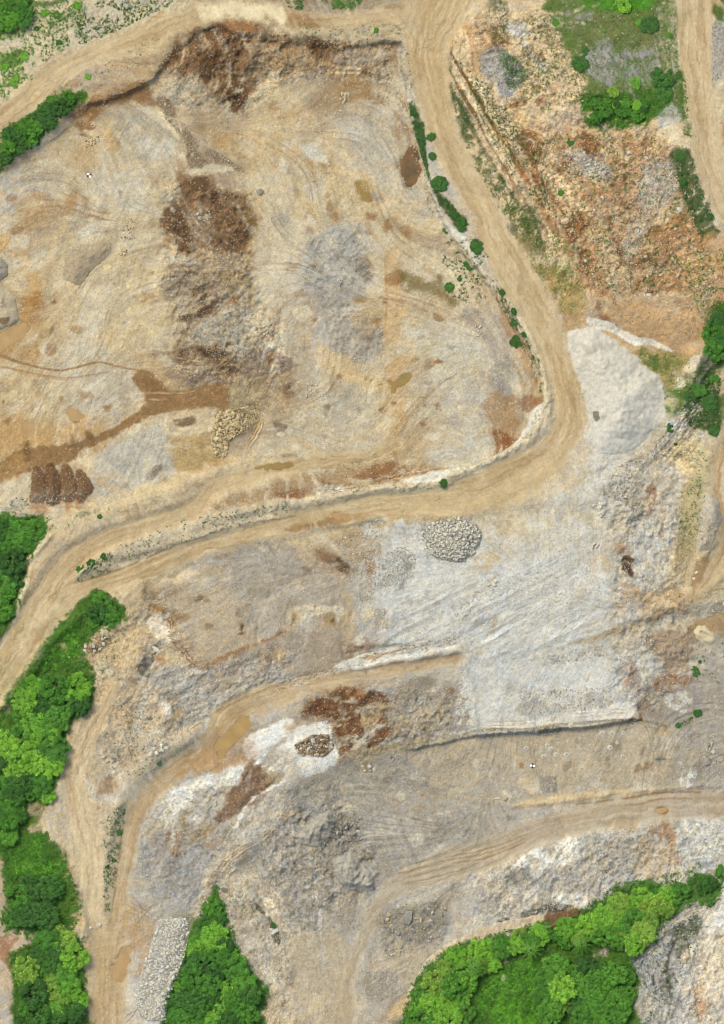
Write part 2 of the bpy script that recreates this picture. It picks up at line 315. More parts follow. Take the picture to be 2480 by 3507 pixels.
p('C','L',[(740,840),(860,850),(980,930),(960,1000),(850,960)],.7,12,16,.25)
p('C',(198,188,175),[(1170,950),(1350,900),(1360,1060),(1200,1200),(1130,1400),(1060,1440),(1050,1340),(1150,1200)],.78,14,18,.22)
p('C',(220,195,154),[(670,970),(720,980),(780,1060),(870,1160),(880,1200),(780,1110)],.85,7,10); p('C',(215,188,146),[(880,1290),(960,1300),(950,1350),(900,1340)],.8)
p('C',(190,172,148),[(640,680),(720,620),(820,640),(740,720),(660,740)],.7); p('C','P',[(1290,720),(1350,700),(1440,820),(1420,850),(1330,800)],.9,7,9)
p('C','L',[(1300,600),(1340,570),(1380,650),(1340,700),(1240,700)],.85,9,12,.1)
p('C','v',[(1340,840),(1420,830),(1470,960),(1500,1100),(1590,1290),(1500,1330),(1430,1180),(1370,1050)],.85,10,16,.2)
p('C','V',[(1380,420),(1400,420),(1440,700),(1420,760),(1390,640)],.8,9,10,.2)
p('C',(176,170,162),[(1555,130),(1660,120),(1660,400),(1555,490)],.9,8,8); p('C','V',[(1560,-10),(1660,-10),(1660,100),(1580,110)],.9)
p('C','P',[(1550,490),(1660,440),(1660,1000),(1600,900),(1600,650)],.6,14); p('C','O',[(1610,690),(1660,690),(1660,820),(1605,820)],.7)
p('C',(205,160,110),[(1440,1330),(1660,1330),(1660,1640),(1300,1640),(1300,1500)],.5,20,24,.2)
# --- left of the pit
p('D',(176,134,84),[(130,380),(180,300),(230,300),(230,380),(180,450),(110,520),(60,600),(-10,650),(-10,600),(90,560),(150,480),(110,420)],.75,14,14)
p('D',(186,146,94),[(90,600),(220,570),(210,650),(110,660)],.6)
p('D',(198,192,180),[(280,540),(420,490),(560,560),(560,640),(400,720),(640,720),(740,690),(800,860),(740,940),(600,1000),(480,960),(400,800),(330,760),(270,650)],.5,24,24,.25)
p('D',(196,158,106),[(-10,880),(130,1000),(300,1040),(480,960),(560,1040),(300,1140),(-10,1180)],.7,24,24,.15)
dots('D',(166,122,76),[(540,270,25,30),(800,300,60,30),(420,480,40,25),(200,790,20),(340,870,18),(200,330,25,40),(190,770,14),(300,330,16),(110,710,12),(480,850,40,20),(600,920,24),(790,570,16,28)],.8)
k('D',(163,122,78),[(-20,625),(150,680),(340,710),(540,670),(640,685),(800,718)],[18,14,12,12,10,10],.85,4,4); k('D',(168,130,84),[(-20,688),(120,715),(250,740),(400,752),(600,720)],[14,10,9,9,6],.75,4,4)
k('D',(180,142,94),[(120,730),(260,750),(380,765)],[8,8,6],.6,4,4)
p('D',(150,116,77),[(740,760),(790,710),(860,730),(910,810),(1000,830),(1180,790),(1270,790),(1270,920),(1160,920),(960,940),(820,980),(640,1080),(460,1150),(400,1220),(130,1290),(-10,1350),(-10,1230),(140,1150),(400,1120),(600,1050),(720,970),(800,920),(810,850)],.92,8,10)
p('D',(184,146,98),[(-10,1240),(120,1190),(200,1230),(130,1290),(-10,1350)],.7,14,10); p('D',(128,92,58),[(820,760),(900,820),(900,900),(830,900)],.35,14,14)
p('D',(120,86,54),[(130,1110),(160,1120),(170,1230),(130,1230)],.7); p('D',(120,86,54),[(490,1075),(540,1070),(530,1090),(500,1095)],.7); p('D',(120,86,54),[(380,1130),(420,1080),(420,1220),(400,1210)],.5)
p('D',(188,184,176),[(520,1190),(760,1080),(900,1000),(930,1100),(960,1220),(980,1290),(820,1350),(560,1430),(500,1400),(510,1290)],.85,12,14,.05)
p('D','P',[(430,1210),(520,1190),(520,1240),(450,1240)],.8); p('D',(179,153,106),[(930,1080),(1100,1060),(1190,1050),(1190,1180),(1230,1220),(1040,1290),(980,1280),(960,1200)],.85,12,14,.05)
p('D','P',[(940,960),(1180,930),(1190,1040),(1090,1060),(940,1070)],.55,12); p('D','b',[(970,980),(1060,950),(1090,1010),(1040,1040),(980,1050)],.75,9,14,.5)
p('D','b',[(820,1260),(920,1260),(910,1330),(830,1310)],.6,9,14,.5); p('D','b',[(900,1310),(870,1340),(930,1330)],.6); dots('D','b',[(40,1000,22,24),(20,900,10,20),(300,330,6)],.8)
p('D',(163,145,121),[(920,180),(1380,170),(1390,290),(1220,330),(1200,360),(1100,470),(1000,470),(920,300)],.7,14,18,.1)
p('D','b',[(1080,290),(1150,270),(1220,310),(1180,370),(1110,450),(1080,470),(1030,450),(1000,400)],.78,12,16,.2); p('D','b',[(1100,300),(1150,280),(1170,340),(1110,420)],.5)
p('D','Y',[(1230,170),(1390,180),(1390,290),(1280,290)],.6,12,14,.15); p('D','R',[(1280,310),(1390,290),(1370,320),(1240,345)],.7,8,12,.2)
p('D',(188,181,168),[(1100,480),(1200,380),(1350,370),(1400,420),(1380,560),(1380,640),(1280,640),(1180,560),(1080,560)],.85,14,18)
dots('D','b',[(1240,460,24,18),(1130,600,20,14)],.9)
p('D',(126,102,80),[(960,620),(1030,600),(1090,640),(1080,690),(1010,700)],.8,12,14); p('D','b',[(1080,580),(1180,580),(1290,640),(1380,650),(1340,720),(1240,720),(1180,660)],.75,12,16,.25)
p('D',(152,134,114),[(870,600),(960,620),(1010,700),(1200,720),(1280,770),(1050,800),(940,790),(880,720)],.75,14,16,.1)
p('D',(151,133,117),[(1380,600),(1520,610),(1620,660),(1600,730),(1480,760),(1340,760),(1340,680)],.8,10,12); p('D',(206,192,165),[(1470,560),(1540,560),(1560,600),(1490,600)],.7)
p('D',(176,150,112),[(1380,760),(1600,740),(1624,880),(1500,900),(1470,800)],.6,14,18,.15); p('D',(130,104,80),[(1570,800),(1624,780),(1624,870),(1590,860)],.7)
p('D',(178,158,120),[(1280,780),(1440,760),(1510,880),(1450,950),(1330,940),(1270,850)],.7,10,12)
p('D',(166,152,132),[(1290,1060),(1430,1060),(1410,1140),(1330,1180),(1280,1150)],.7)
k('D',(206,180,134),[(1540,850),(1460,960),(1430,1040),(1370,1150)],[30,60,44,20],.85,6,10,.1)
p('D',(206,186,150),[(430,1450),(900,1330),(1400,1190),(1640,1150),(1640,1250),(1400,1240),(900,1400),(500,1560),(300,1640),(250,1560)],.9)
p('D',(206,191,162),[(-10,1350),(180,1300),(170,1450),(150,1500),(-10,1540)],.9); p('D',(182,178,172),[(-10,1440),(130,1420),(150,1510),(-10,1520)],.8,9,12,.2); p('D',(180,135,96),[(170,1460),(440,1420),(440,1480),(240,1520)],.7,10,12,.2)
# --- middle of the pit
p('E',(168,161,153),[(590,240),(720,220),(760,300),(730,380),(780,420),(900,430),(930,620),(820,650),(740,650),(660,600),(600,450),(560,330)],.8,14,16,.1)
p('E',(192,166,124),[(740,340),(900,330),(920,400),(880,470),(760,470)],.65,10,12,.1); p('E',(150,116,74),[(760,300),(850,290),(830,330),(770,330)],.6,8,12,.25)
k('E',(200,168,122),[(980,40),(990,300),(980,500),(1000,700),(1000,900),(1010,1050),(960,1150)],[80,110,110,110,110,90,80],.75,14,8)
k('E',(207,180,133),[(500,420),(520,560),(680,690),(860,780),(960,800)],[60,90,120,100,80],.75,16,10)
k('E',(190,150,104),[(940,120),(950,330),(940,500)],[10,14,8],.6,4,4); k('E',(188,150,104),[(1010,150),(1005,420)],[12,8],.5,4,4)
p('E','M',[(950,170),(1040,160),(1050,220),(960,230)],.8,8,9); p('E',(130,113,64),[(1050,160),(1200,220),(1280,180),(1290,260),(1350,310),(1320,350),(1200,280),(1060,240)],.75,12,16,.1)
p('E',(174,130,80),[(870,430),(910,430),(905,470),(880,475)],.75); p('E',(214,200,170),[(430,360),(510,350),(530,400),(470,440),(430,410)],.85,6,8)
p('E',(212,197,166),[(1280,150),(1420,130),(1460,200),(1350,250),(1290,230)],.8)
p('E',(173,162,149),[(1380,380),(1500,360),(1600,440),(1640,480),(1640,850),(1560,850),(1530,720),(1540,640),(1440,480)],.75,12,14); p('E',(150,146,140),[(1540,700),(1640,680),(1640,860),(1560,820)],.6,12)
p('E','L',[(1040,470),(1200,440),(1340,430),(1460,560),(1430,650),(1150,600),(1050,580)],.65,18,24,.2); p('E',(128,124,112),[(1260,560),(1330,560),(1350,590),(1280,590)],.6,8,12,.4)
dots('E',(146,106,64),[(1105,648,20,16),(1240,660,24,16),(1310,668,22,20),(1180,785,26,14),(1240,782,16,18),(880,770,22,12),(920,795,22,14),(990,900,18,12),(925,935,26,20),(1230,900,12,20),(1430,880,12,16),(1150,1015,18,14),(1040,1055,16,12),(970,1130,28,20),(990,1175,20),(540,430,20,14),(1165,910,10),(680,745,12,18),(1245,935,8),(1330,970,28,8),(1270,695,12,6),(1395,785,9),(830,1150,14,10),(770,1205,14),(600,1205,16,10),(940,330,16),(900,688,10)],.9)
k('E',(150,112,70),[(1130,862),(1220,855),(1300,850)],[6,4,3],.7,4,7,.3)
p('E','G',[(590,840),(850,830),(880,1000),(660,1030),(640,950)],.55,16,20,.2); p('E',(194,189,181),[(1180,760),(1480,780),(1500,1000),(1400,1060),(1200,850)],.6,16,20,.2)
p('E','L',[(1180,1150),(1500,1080),(1540,1180),(1400,1240),(1250,1250)],.65,16,20,.15); p('E',(120,104,62),[(590,910),(630,920),(620,970),(595,960)],.6,8,12,.2); dots('E',(140,112,62),[(598,1078,20,16)],.7)
p('E','b',[(320,1000),(390,1010),(380,1050),(330,1030)],.65,8,14,.35); p('E',(214,202,178),[(450,960),(490,950),(490,1040),(460,1030)],.6)
p('E',(172,136,96),[(1480,900),(1640,860),(1640,1180),(1560,1190),(1520,1120),(1540,1050)],.7,14,18,.15); p('E','R',[(1540,1040),(1640,1080),(1640,1170),(1560,1190)],.7,10,14,.15)
p('E',(172,142,106),[(0,1450),(200,1370),(330,1320),(540,1290),(800,1240),(950,1220),(1060,1260),(950,1310),(760,1360),(540,1400),(330,1440),(0,1500)],.75,12,16,.25)
p('E','R',[(330,1390),(480,1360),(520,1400),(440,1440),(340,1430)],.75,9,14,.15); p('E','R',[(860,1240),(1000,1220),(1070,1260),(980,1320),(780,1350),(760,1330)],.68,9,14,.2); p('E','b',[(380,1410),(440,1400),(420,1440),(385,1435)],.5)
p('E',(176,140,104),[(1060,1250),(1240,1250),(1240,1290),(1060,1310)],.6,9,12,.2)
p('E','W',[(1060,1310),(1250,1270),(1400,1240),(1500,1220),(1600,1170),(1640,1180),(1500,1270),(1350,1300),(1240,1330),(1060,1340)],.92,5,9); p('E','W',[(550,1370),(660,1350),(740,1370),(640,1400),(560,1400)],.85,5,9,.15)
k('E',(150,108,66),[(540,1380),(640,1400),(760,1372),(900,1330),(1080,1295),(1250,1260)],[8,10,14,14,10,6],.6,4,9,.2)
k('E',(209,193,163),[(0,1530),(300,1470),(600,1430),(900,1370),(1200,1362),(1400,1335),(1640,1250)],[46,44,48,50,44,40,50],.95,5,6)
# --- right: pale stockpile, road curve and the rubble slope
p('F',(186,150,110),[(380,400),(440,470),(580,650),(610,800),(600,880),(540,900),(540,780),(480,600),(400,480)],.7,8,10,.15); p('F','R',[(460,870),(600,860),(600,900),(560,920),(520,960)],.65,9,12,.15); p('F','R',[(340,1040),(440,1080),(440,1120),(360,1200),(340,1180)],.75,9,12,.15)
k('F',(160,120,80),[(360,250),(380,370),(470,500),(560,650),(580,780)],[10,14,12,12,10],.6,5,8,.3)
p('F','W',[(540,960),(620,890),(640,1000),(560,1080),(440,1160),(350,1230),(200,1260),(60,1290),(140,1250),(330,1220),(450,1120),(520,1040)],.88,6,9)
k('F',(215,199,169),[(320,60),(420,270),(520,460),(600,600),(640,760),(640,900),(590,1020),(500,1120),(330,1220),(100,1300)],[34,36,40,40,44,50,54,50,44,40],.95,5,5)
k('F',(180,169,150),[(655,720),(668,950),(610,1080),(480,1190),(300,1295)],[12,24,26,24,18],.8,5,5)
p('F',(174,150,97),[(560,130),(760,130),(740,200),(860,300),(840,380),(740,400),(690,330),(600,170)],.9); p('F',(198,190,140),[(690,90),(740,90),(740,150),(700,160)],.7); p('F',(190,156,110),[(730,400),(840,400),(830,460),(740,500)],.8)
p('F',(177,152,102),[(1120,590),(1330,600),(1440,640),(1400,760),(1300,820),(1270,740),(1170,670)],.9); p('F','V',[(1130,600),(1330,610),(1400,700),(1320,730),(1200,690)],.7,9,16,.45); p('F','V',[(1300,820),(1400,840),(1400,960),(1300,970)],.8,9,16,.3)
p('F',(216,201,176),[(1440,640),(1520,620),(1470,700),(1400,800),(1340,800)],.9,6,9,.1); p('F',(205,180,140),[(1570,740),(1624,720),(1624,850),(1560,840)],.8)
p('F',(205,168,122),[(960,380),(1100,330),(1500,400),(1500,600),(1340,590),(1200,530),(1060,490),(950,430)],.75,12,16,.15); p('F',(216,196,162),[(1170,300),(1340,300),(1380,380),(1280,390)],.65,10,16,.2); p('F','R',[(930,410),(1000,430),(990,445),(930,440)],.8)
k('F',(207,177,132),[(845,380),(850,455),(980,510),(1080,590),(1150,590)],[20,26,34,34,20],.9,5,6)
p('F',(228,220,205),[(860,420),(1000,450),(1060,490),(1130,520),(1200,530),(1330,590),(1320,605),(1200,570),(1130,580),(1060,540),(980,490),(880,470)],.95,4,7)
p('F',(78,98,48),[(1520,480),(1540,380),(1660,330),(1660,640),(1580,720),(1560,800),(1624,900),(1600,1060),(1500,1050),(1420,1020),(1400,960),(1410,870),(1450,760),(1500,650)],.9,9,12)
p('F',(134,129,122),[(1500,650),(1560,620),(1520,760),(1440,860),(1480,900),(1500,940),(1400,990),(1300,1130),(1210,1230),(1200,1200),(1270,1080),(1350,1010),(1420,920)],.85,8,14,.1); p('F',(196,191,186),[(1250,1040),(1400,940),(1500,910),(1440,980),(1380,1060),(1250,1190),(1200,1220)],.7,7,14,.25)
p('F',(215,194,152),[(1380,1080),(1480,1070),(1540,1200),(1520,1400),(1450,1420),(1390,1300),(1330,1200)],.85); p('F',(192,186,175),[(940,1250),(1200,1220),(1400,1300),(1400,1660),(960,1660),(880,1450)],.75,16,20,.1)
p('F',(168,157,138),[(1040,1240),(1180,1180),(1170,1400),(1160,1540),(1060,1440),(920,1400)],.65,14,18,.1); p('F',(152,106,66),[(1200,1380),(1240,1330),(1250,1450),(1210,1500),(1180,1500)],.7,8,14,.25)
p('F',(206,200,188),[(870,1020),(1200,1060),(1120,1180),(1000,1260),(880,1330),(760,1300),(840,1150)],.85,20,18); p('F',(202,190,166),[(420,1360),(760,1280),(940,1250),(920,1450),(960,1660),(420,1660),(380,1500)],.85,20,18)
p('F',(186,172,136),[(1400,1400),(1500,1250),(1560,1250),(1520,1400),(1480,1660),(1370,1660)],.8,10,12,.1)
# --- west side below the pit
k('G','P',[(270,280),(170,420),(120,620),(60,800),(-20,920)],[30,34,40,34,30],.9,6,8)
p('G',(196,179,151),[(420,500),(560,400),(800,270),(1000,210),(1300,130),(1640,70),(1640,150),(1300,200),(1050,320),(800,400),(560,490),(430,550)],.85,8,9); p('G',(184,178,168),[(800,280),(1000,210),(1300,130),(1300,180),(1000,290)],.5,12,14,.3)
p('G',(184,166,139),[(760,560),(1000,520),(1250,450),(1400,350),(1640,320),(1640,900),(1350,960),(1130,1020),(1030,950),(970,820),(900,720),(800,680)],.85,14,16); p('G',(167,157,144),[(1270,400),(1400,340),(1640,360),(1640,600),(1400,650),(1270,620)],.75,16,24,.2)
p('G',(152,126,98),[(770,590),(980,570),(990,620),(800,640)],.65,12,16,.2); p('G','P',[(900,520),(1080,480),(1060,550),(930,540)],.65,10,14,.2); p('G',(150,124,98),[(1200,400),(1280,370),(1270,400),(1180,430)],.6,8,12,.2)
p('G',(176,172,166),[(1380,760),(1560,780),(1560,840),(1400,830)],.6,12,16,.2)
dots('G',(112,82,54),[(1330,710,20,36),(1345,790,10,28),(1340,830,20,10),(1215,515,14,10),(1425,795,8,16),(1550,895,18,10)],.95)
p('G',(190,170,138),[(560,590),(700,560),(800,620),(760,740),(700,760),(640,640)],.7)
p('G',(151,126,88),[(820,670),(920,680),(980,720),(960,790),(900,720),(830,720)],.7,9,12,.1); p('G',(150,112,76),[(970,720),(1050,720),(1040,760),(980,770)],.6); p('G',(168,146,120),[(970,820),(1060,850),(1140,900),(1130,1010),(1050,960)],.6)
k('G',(158,112,68),[(840,670),(930,730),(960,860),(1030,930),(1060,990),(1130,1020),(1220,980),(1320,940),(1500,860),(1640,790)],[20,20,26,26,24,20,30,16,12,8],.75,5,9,.25)
p('G',(206,183,146),[(490,890),(600,800),(760,750),(810,760),(820,870),(760,1000),(700,1090),(640,1080),(600,980),(500,950)],.9,8,10); p('G',(226,211,186),[(810,760),(900,740),(960,850),(920,880),(860,850)],.9,6,9); p('G',(205,185,150),[(900,900),(1000,930),(1030,1000),(980,1020),(880,1010)],.8)
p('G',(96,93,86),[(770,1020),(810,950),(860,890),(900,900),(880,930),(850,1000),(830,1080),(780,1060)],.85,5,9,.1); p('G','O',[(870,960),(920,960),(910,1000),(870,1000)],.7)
p('G',(174,168,158),[(870,1040),(1130,1030),(1400,940),(1640,880),(1640,1080),(1300,1180),(1150,1260),(1000,1380),(900,1300),(850,1150)],.8,14,16,.1); p('G','W',[(890,1220),(940,1230),(960,1310),(900,1290)],.85,6,9); p('G','Y',[(870,1130),(980,1180),(960,1220),(880,1170)],.45); p('G','Y',[(960,1260),(1030,1250),(1000,1310),(960,1320)],.65); p('G','Y',[(920,1340),(960,1340),(950,1390),(920,1380)],.5)
p('G',(196,174,140),[(500,1100),(700,1090),(560,1250),(480,1430),(430,1640),(300,1640),(370,1370),(480,1250)],.9); p('G',(170,150,124),[(700,1100),(850,1110),(820,1180),(640,1220),(580,1300),(600,1200)],.6,12,14,.1)
p('G',(194,174,144),[(650,1170),(860,1150),(960,1400),(900,1500),(800,1640),(460,1640),(520,1400)],.75,12,16,.15); p('G','L',[(620,1390),(740,1360),(760,1420),(700,1440)],.6,10,14,.3); p('G','L',[(800,1380),(920,1370),(930,1450),(820,1500)],.7,10,14,.25)
k('G',(116,109,98),[(560,1230),(480,1420),(440,1560),(425,1650)],[6,16,20,24],.75,5,7,.15); k('G',(219,198,158),[(1640,1100),(1400,1165),(1200,1265),(1050,1375)],[44,44,42,30],.9,5,9,.1)
k('G',(160,148,124),[(1300,1270),(1100,1410),(900,1550),(830,1650)],[16,30,34,30],.75,6,9,.15)
p('G',(228,225,218),[(1370,1420),(1500,1340),(1640,1310),(1640,1590),(1520,1560),(1400,1550)],.95,7,10)
# --- centre benches
p('H',(174,165,152),[(60,400),(300,370),(560,450),(680,500),(760,640),(700,700),(440,680),(380,760),(200,800),(80,600)],.7,18,24,.2); p('H','B',[(540,370),(660,380),(760,440),(730,490),(640,450),(560,430)],.65,12,16,.2); p('H','b',[(670,410),(760,430),(740,490),(690,470)],.78,7,14,.2)
p('H',(206,186,150),[(400,300),(660,240),(680,310),(640,350),(460,360)],.6,14,18,.2)
p('H',(208,190,156),[(400,720),(470,680),(540,680),(470,760),(420,800)],.7,8,12,.2); p('H',(218,206,180),[(500,700),(540,680),(700,680),(700,740),(620,715),(500,740)],.8,5,9,.1); p('H','Y',[(600,740),(690,720),(740,760),(700,820),(620,800)],.65,10,12,.15); dots('H',(112,82,54),[(650,760,20,12),(355,890,20,14),(745,730,12)],.9)
p('H',(167,153,136),[(0,1000),(200,900),(440,800),(620,820),(760,760),(800,900),(760,980),(600,1040),(300,1060),(0,1160)],.75,14,18,.1); p('H',(208,184,136),[(290,920),(370,910),(350,960),(300,950)],.6)
k('H',(170,120,74),[(-20,985),(120,920),(240,880),(400,800),(440,720)],[20,22,14,14,10],.7,5,9,.25); p('H','B',[(690,930),(790,860),(900,850),(890,920),(800,940),(740,980)],.65,10,14,.2); dots('H','b',[(800,900,28,16)],.9)
p('H',(196,172,134),[(700,560),(780,680),(780,760),(740,900),(720,800),(700,640)],.5,10,12)
p('H',(199,196,189),[(930,280),(1130,260),(1180,350),(1280,420),(1420,420),(1400,560),(1640,500),(1640,920),(1300,860),(1100,900),(960,920),(960,760),(860,600),(900,420)],.93,12,14); p('H','G',[(780,640),(880,700),(960,720),(960,880),(800,830)],.8,9,12,.05); p('H','P',[(810,710),(860,690),(880,730),(830,760)],.7)
p('H',(142,140,130),[(920,400),(1040,350),(1110,400),(1090,520),(1000,580),(900,560)],.85,10,14); p('H',(180,158,124),[(640,310),(700,260),(840,210),(940,200),(920,300),(900,420),(760,400)],.75,10,14,.1); p('H',(205,203,198),[(820,200),(940,190),(950,270),(840,290)],.7,8,12,.2); p('H','R',[(830,370),(910,380),(900,450),(860,560),(850,605),(830,450)],.68,8,14,.2)
p('H',(216,211,201),[(980,230),(1030,180),(1060,220),(1120,210),(1140,240),(1090,270),(1060,260),(980,260)],.95,3,6)
p('H',(202,183,150),[(1400,420),(1480,380),(1480,250),(1580,200),(1640,200),(1640,480),(1480,530),(1390,580)],.9,12,14)
p('H','W',[(400,1090),(620,1040),(700,985),(900,925),(1100,885),(1330,855),(1350,900),(1150,960),(900,1010),(640,1080),(420,1130),(350,1150)],.9,5,9); p('H',(192,186,174),[(640,1060),(900,990),(1150,945),(1340,900),(1345,930),(1150,970),(900,1020),(640,1085)],.7,5,7); k('H',(190,152,102),[(560,1030),(700,995),(820,965),(940,940),(1100,905),(1350,835)],[8,12,16,10,8,8],.7,4,9,.3)
p('H',(213,191,152),[(0,1230),(200,1150),(400,1090),(420,1130),(200,1190),(0,1290)],.9,5,8); k('H',(180,140,90),[(1440,890),(1480,960),(1550,1030)],[14,12,6],.8,4,8,.2); k('H',(176,150,116),[(1380,850),(1440,920),(1500,950)],[10,10,6],.6,4,8,.3)
p('H',(203,200,192),[(1330,900),(1400,1000),(1400,1200),(1440,1330),(1640,1330),(1640,900)],.93,12,12)
p('H',(122,84,55),[(490,1240),(600,1180),(700,1120),(880,1150),(960,1190),(960,1330),(1000,1370),(940,1420),(820,1460),(780,1500),(680,1540),(660,1400),(620,1330),(640,1300),(500,1270)],.95,9,16,.16); p('H','b',[(810,1180),(860,1170),(850,1210),(810,1240)],.6); p('H','b',[(500,1270),(640,1270),(640,1285),(510,1285)],.6); p('H',(192,172,138),[(830,1230),(930,1210),(910,1300),(850,1400),(820,1330)],.75,8,12,.1); p('H','O',[(760,1140),(840,1130),(830,1190),(720,1180)],.5)
p('H',(162,150,134),[(960,1200),(1100,1060),(1280,1090),(1420,1200),(1440,1330),(1250,1390),(980,1400)],.8,12,16,.05); p('H',(198,182,152),[(970,1300),(1220,1230),(1240,1340),(1000,1360)],.6,12,14,.2); dots('H','B',[(1080,1340,26,20),(1245,1290,10,30),(980,1380,20),(1380,1300,16,30),(1300,1150,24,20)],.8); p('H',(124,116,104),[(1120,1070),(1230,1080),(1220,1130),(1150,1110)],.5,8,10,.2)
p('H',(228,225,218),[(160,1420),(300,1350),(450,1340),(620,1320),(640,1390),(680,1480),(680,1540),(600,1600),(400,1640),(240,1580),(170,1520)],.95,8,10); k('H',(170,144,112),[(450,1330),(320,1470),(240,1610)],[40,30,50],.65,10,8); k('H',(176,150,110),[(390,1340),(430,1370),(420,1420)],[30,20,10],.5,10,8)
p('H',(160,153,141),[(660,1560),(760,1500),(1060,1450),(1380,1450),(1340,1640),(640,1640)],.85,12,14); k('H',(168,152,118),[(680,1530),(760,1490),(1060,1440),(1280,1400),(1450,1380),(1640,1350)],[20,28,34,24,14,8],.75,6,10,.15)
# --- right: pale grey benches
p('Z',(200,197,189),[(860,1170),(1060,1180),(1250,1200),(1330,1290),(1400,1330),(1380,1400),(1300,1440),(1430,1480),(1420,1590),(1090,1650),(1040,1560),(1040,1460),(880,1440),(820,1330)],.8,40,40,.12,1)
p('I',(204,188,159),[(260,100),(700,60),(960,180),(960,330),(740,340),(480,450),(260,500),(200,560),(290,400)],.85,14,16); p('I',(194,160,112),[(370,250),(410,250),(410,400),(370,390)],.5,14,14); p('I','G',[(760,200),(900,260),(900,340),(780,320)],.6,12,16,.3)
p('I',(200,197,190),[(300,500),(480,480),(750,340),(900,430),(960,520),(1000,600),(980,760),(800,860),(500,980),(320,1020),(200,900),(0,830),(0,440),(200,520)],.9,12,14); p('I',(182,181,178),[(180,720),(420,620),(560,690),(400,760),(240,790)],.55,18,20,.2); p('I',(188,184,176),[(0,830),(150,820),(320,880),(330,940),(150,900),(0,910)],.6)
p('I',(197,174,137),[(640,620),(780,540),(880,510),(880,570),(760,640),(660,660)],.65,12,14,.1); p('I',(211,186,146),[(880,440),(950,390),(990,460),(920,550)],.75,10,12,.1)
p('I',(198,194,186),[(1140,180),(1270,180),(1330,300),(1300,520),(1200,600),(1130,560),(1130,300)],.8,12,14,.1); p('I',(192,166,130),[(980,600),(1060,540),(1240,600),(1420,600),(1400,700),(1200,750),(1000,680)],.7,14,18,.2); p('I',(200,194,184),[(1080,640),(1160,640),(1150,750),(1090,730)],.7)
p('I',(86,60,40),[(1050,400),(1080,380),(1130,420),(1100,450),(1120,500),(1090,510),(1060,470)],.92,4,9,.05); p('I',(166,126,86),[(1010,330),(1080,330),(1080,370),(1020,380)],.75); dots('I','R',[(1220,130,16,36),(1330,340,10)],.7)
p('I',(182,164,128),[(1380,200),(1400,0),(1500,0),(1480,200),(1460,420),(1360,450)],.85,8,10,.05); p('I',(171,141,100),[(1410,790),(1640,710),(1640,830),(1580,870),(1470,880)],.85,8,10); p('I',(219,201,169),[(1460,800),(1500,780),(1540,800),(1580,850),(1550,890),(1500,885),(1460,840)],.95,4,6); p('I',(150,116,76),[(1530,820),(1560,810),(1550,840)],.7)
k('I',(199,173,133),[(1000,840),(1150,780),(1360,670)],[50,50,40],.8,10,10,.1); k('I',(194,171,138),[(580,950),(760,890),(900,850),(1030,805)],[30,44,44,40],.85,6,7); k('I','W',[(540,960),(760,870),(900,830),(1010,790)],[10,24,24,12],.8,4,8,.1)
p('I',(163,140,116),[(1180,880),(1280,800),(1430,790),(1460,880),(1430,1050),(1280,1060),(1220,960)],.78,12,16,.1); p('I',(169,161,149),[(1460,890),(1640,860),(1640,1400),(1300,1340),(1170,1290),(1160,1150),(1300,1120),(1440,1080)],.9,10,12)
p('I',(200,192,176),[(960,880),(1180,880),(1220,980),(1100,990),(1040,1100),(950,1130)],.6,10,14,.1); k('I',(206,196,172),[(960,1040),(1000,1040),(1040,980)],[30,30,20],.5)
p('I',(209,207,201),[(490,1090),(700,980),(940,950),(950,1130),(860,1160),(640,1190),(520,1120)],.92,10,12); p('I',(172,170,165),[(390,1100),(470,1060),(480,1150),(400,1210)],.7,14,14); p('I',(130,124,108),[(480,1240),(600,1180),(640,1260),(560,1310),(500,1290)],.7,10,14,.35); p('I',(134,128,112),[(660,1150),(740,1160),(900,1180),(980,1190),(900,1230),(740,1230)],.6,10,14,.35); p('I',(140,132,116),[(590,980),(700,950),(700,990),(620,1010)],.6,7,12,.3)
p('I',(156,115,80),[(1040,1080),(1090,970),(1140,1060),(1140,1140),(1060,1120)],.75,9,14,.2); p('I','b',[(1090,1080),(1140,1060),(1145,1130),(1100,1120)],.78); k('I',(134,95,65),[(1145,1150),(1155,1250),(1160,1350)],[26,26,16],.8,5,7,.1); p('I',(150,104,68),[(1240,1070),(1420,1060),(1430,1100),(1290,1160)],.6,9,14,.35); p('I','L',[(1150,950),(1230,940),(1290,1000),(1270,1050),(1200,1020)],.7,9,12,.1)
p('I',(160,148,134),[(1000,1150),(1150,1150),(1200,1290),(1100,1240),(1020,1210)],.7,9,12,.1); p('I','W',[(1280,1180),(1400,1140),(1450,1180),(1400,1260),(1330,1240)],.85,7,12,.25); p('I',(150,130,108),[(1160,1140),(1300,1130),(1280,1300),(1170,1290)],.5)
p('I',(190,173,145),[(0,1430),(130,1410),(560,1380),(800,1340),(1100,1320),(1380,1350),(1500,1400),(1400,1640),(0,1640)],.93,8,10); p('I',(176,158,118),[(0,1430),(140,1420),(160,1560),(0,1624)],.6,12,16,.2); p('I',(206,178,130),[(1200,1400),(1300,1360),(1360,1400),(1330,1480)],.55)
p('I',(223,215,199),[(280,1340),(560,1310),(640,1290),(800,1260),(1000,1230),(1070,1200),(1140,1240),(1080,1305),(800,1300),(700,1320),(540,1352),(300,1352)],.95,4,8,.05); k('I',(122,108,84),[(130,1405),(270,1364),(540,1362),(700,1337),(900,1315),(1100,1308),(1300,1340)],[8,18,18,18,14,14,18],.85,4,6,.1); p('I',(124,115,94),[(560,1360),(700,1340),(720,1370),(670,1400),(590,1390)],.85,5,9,.1)  # dark strip under the white lip paints in the scarp's shade
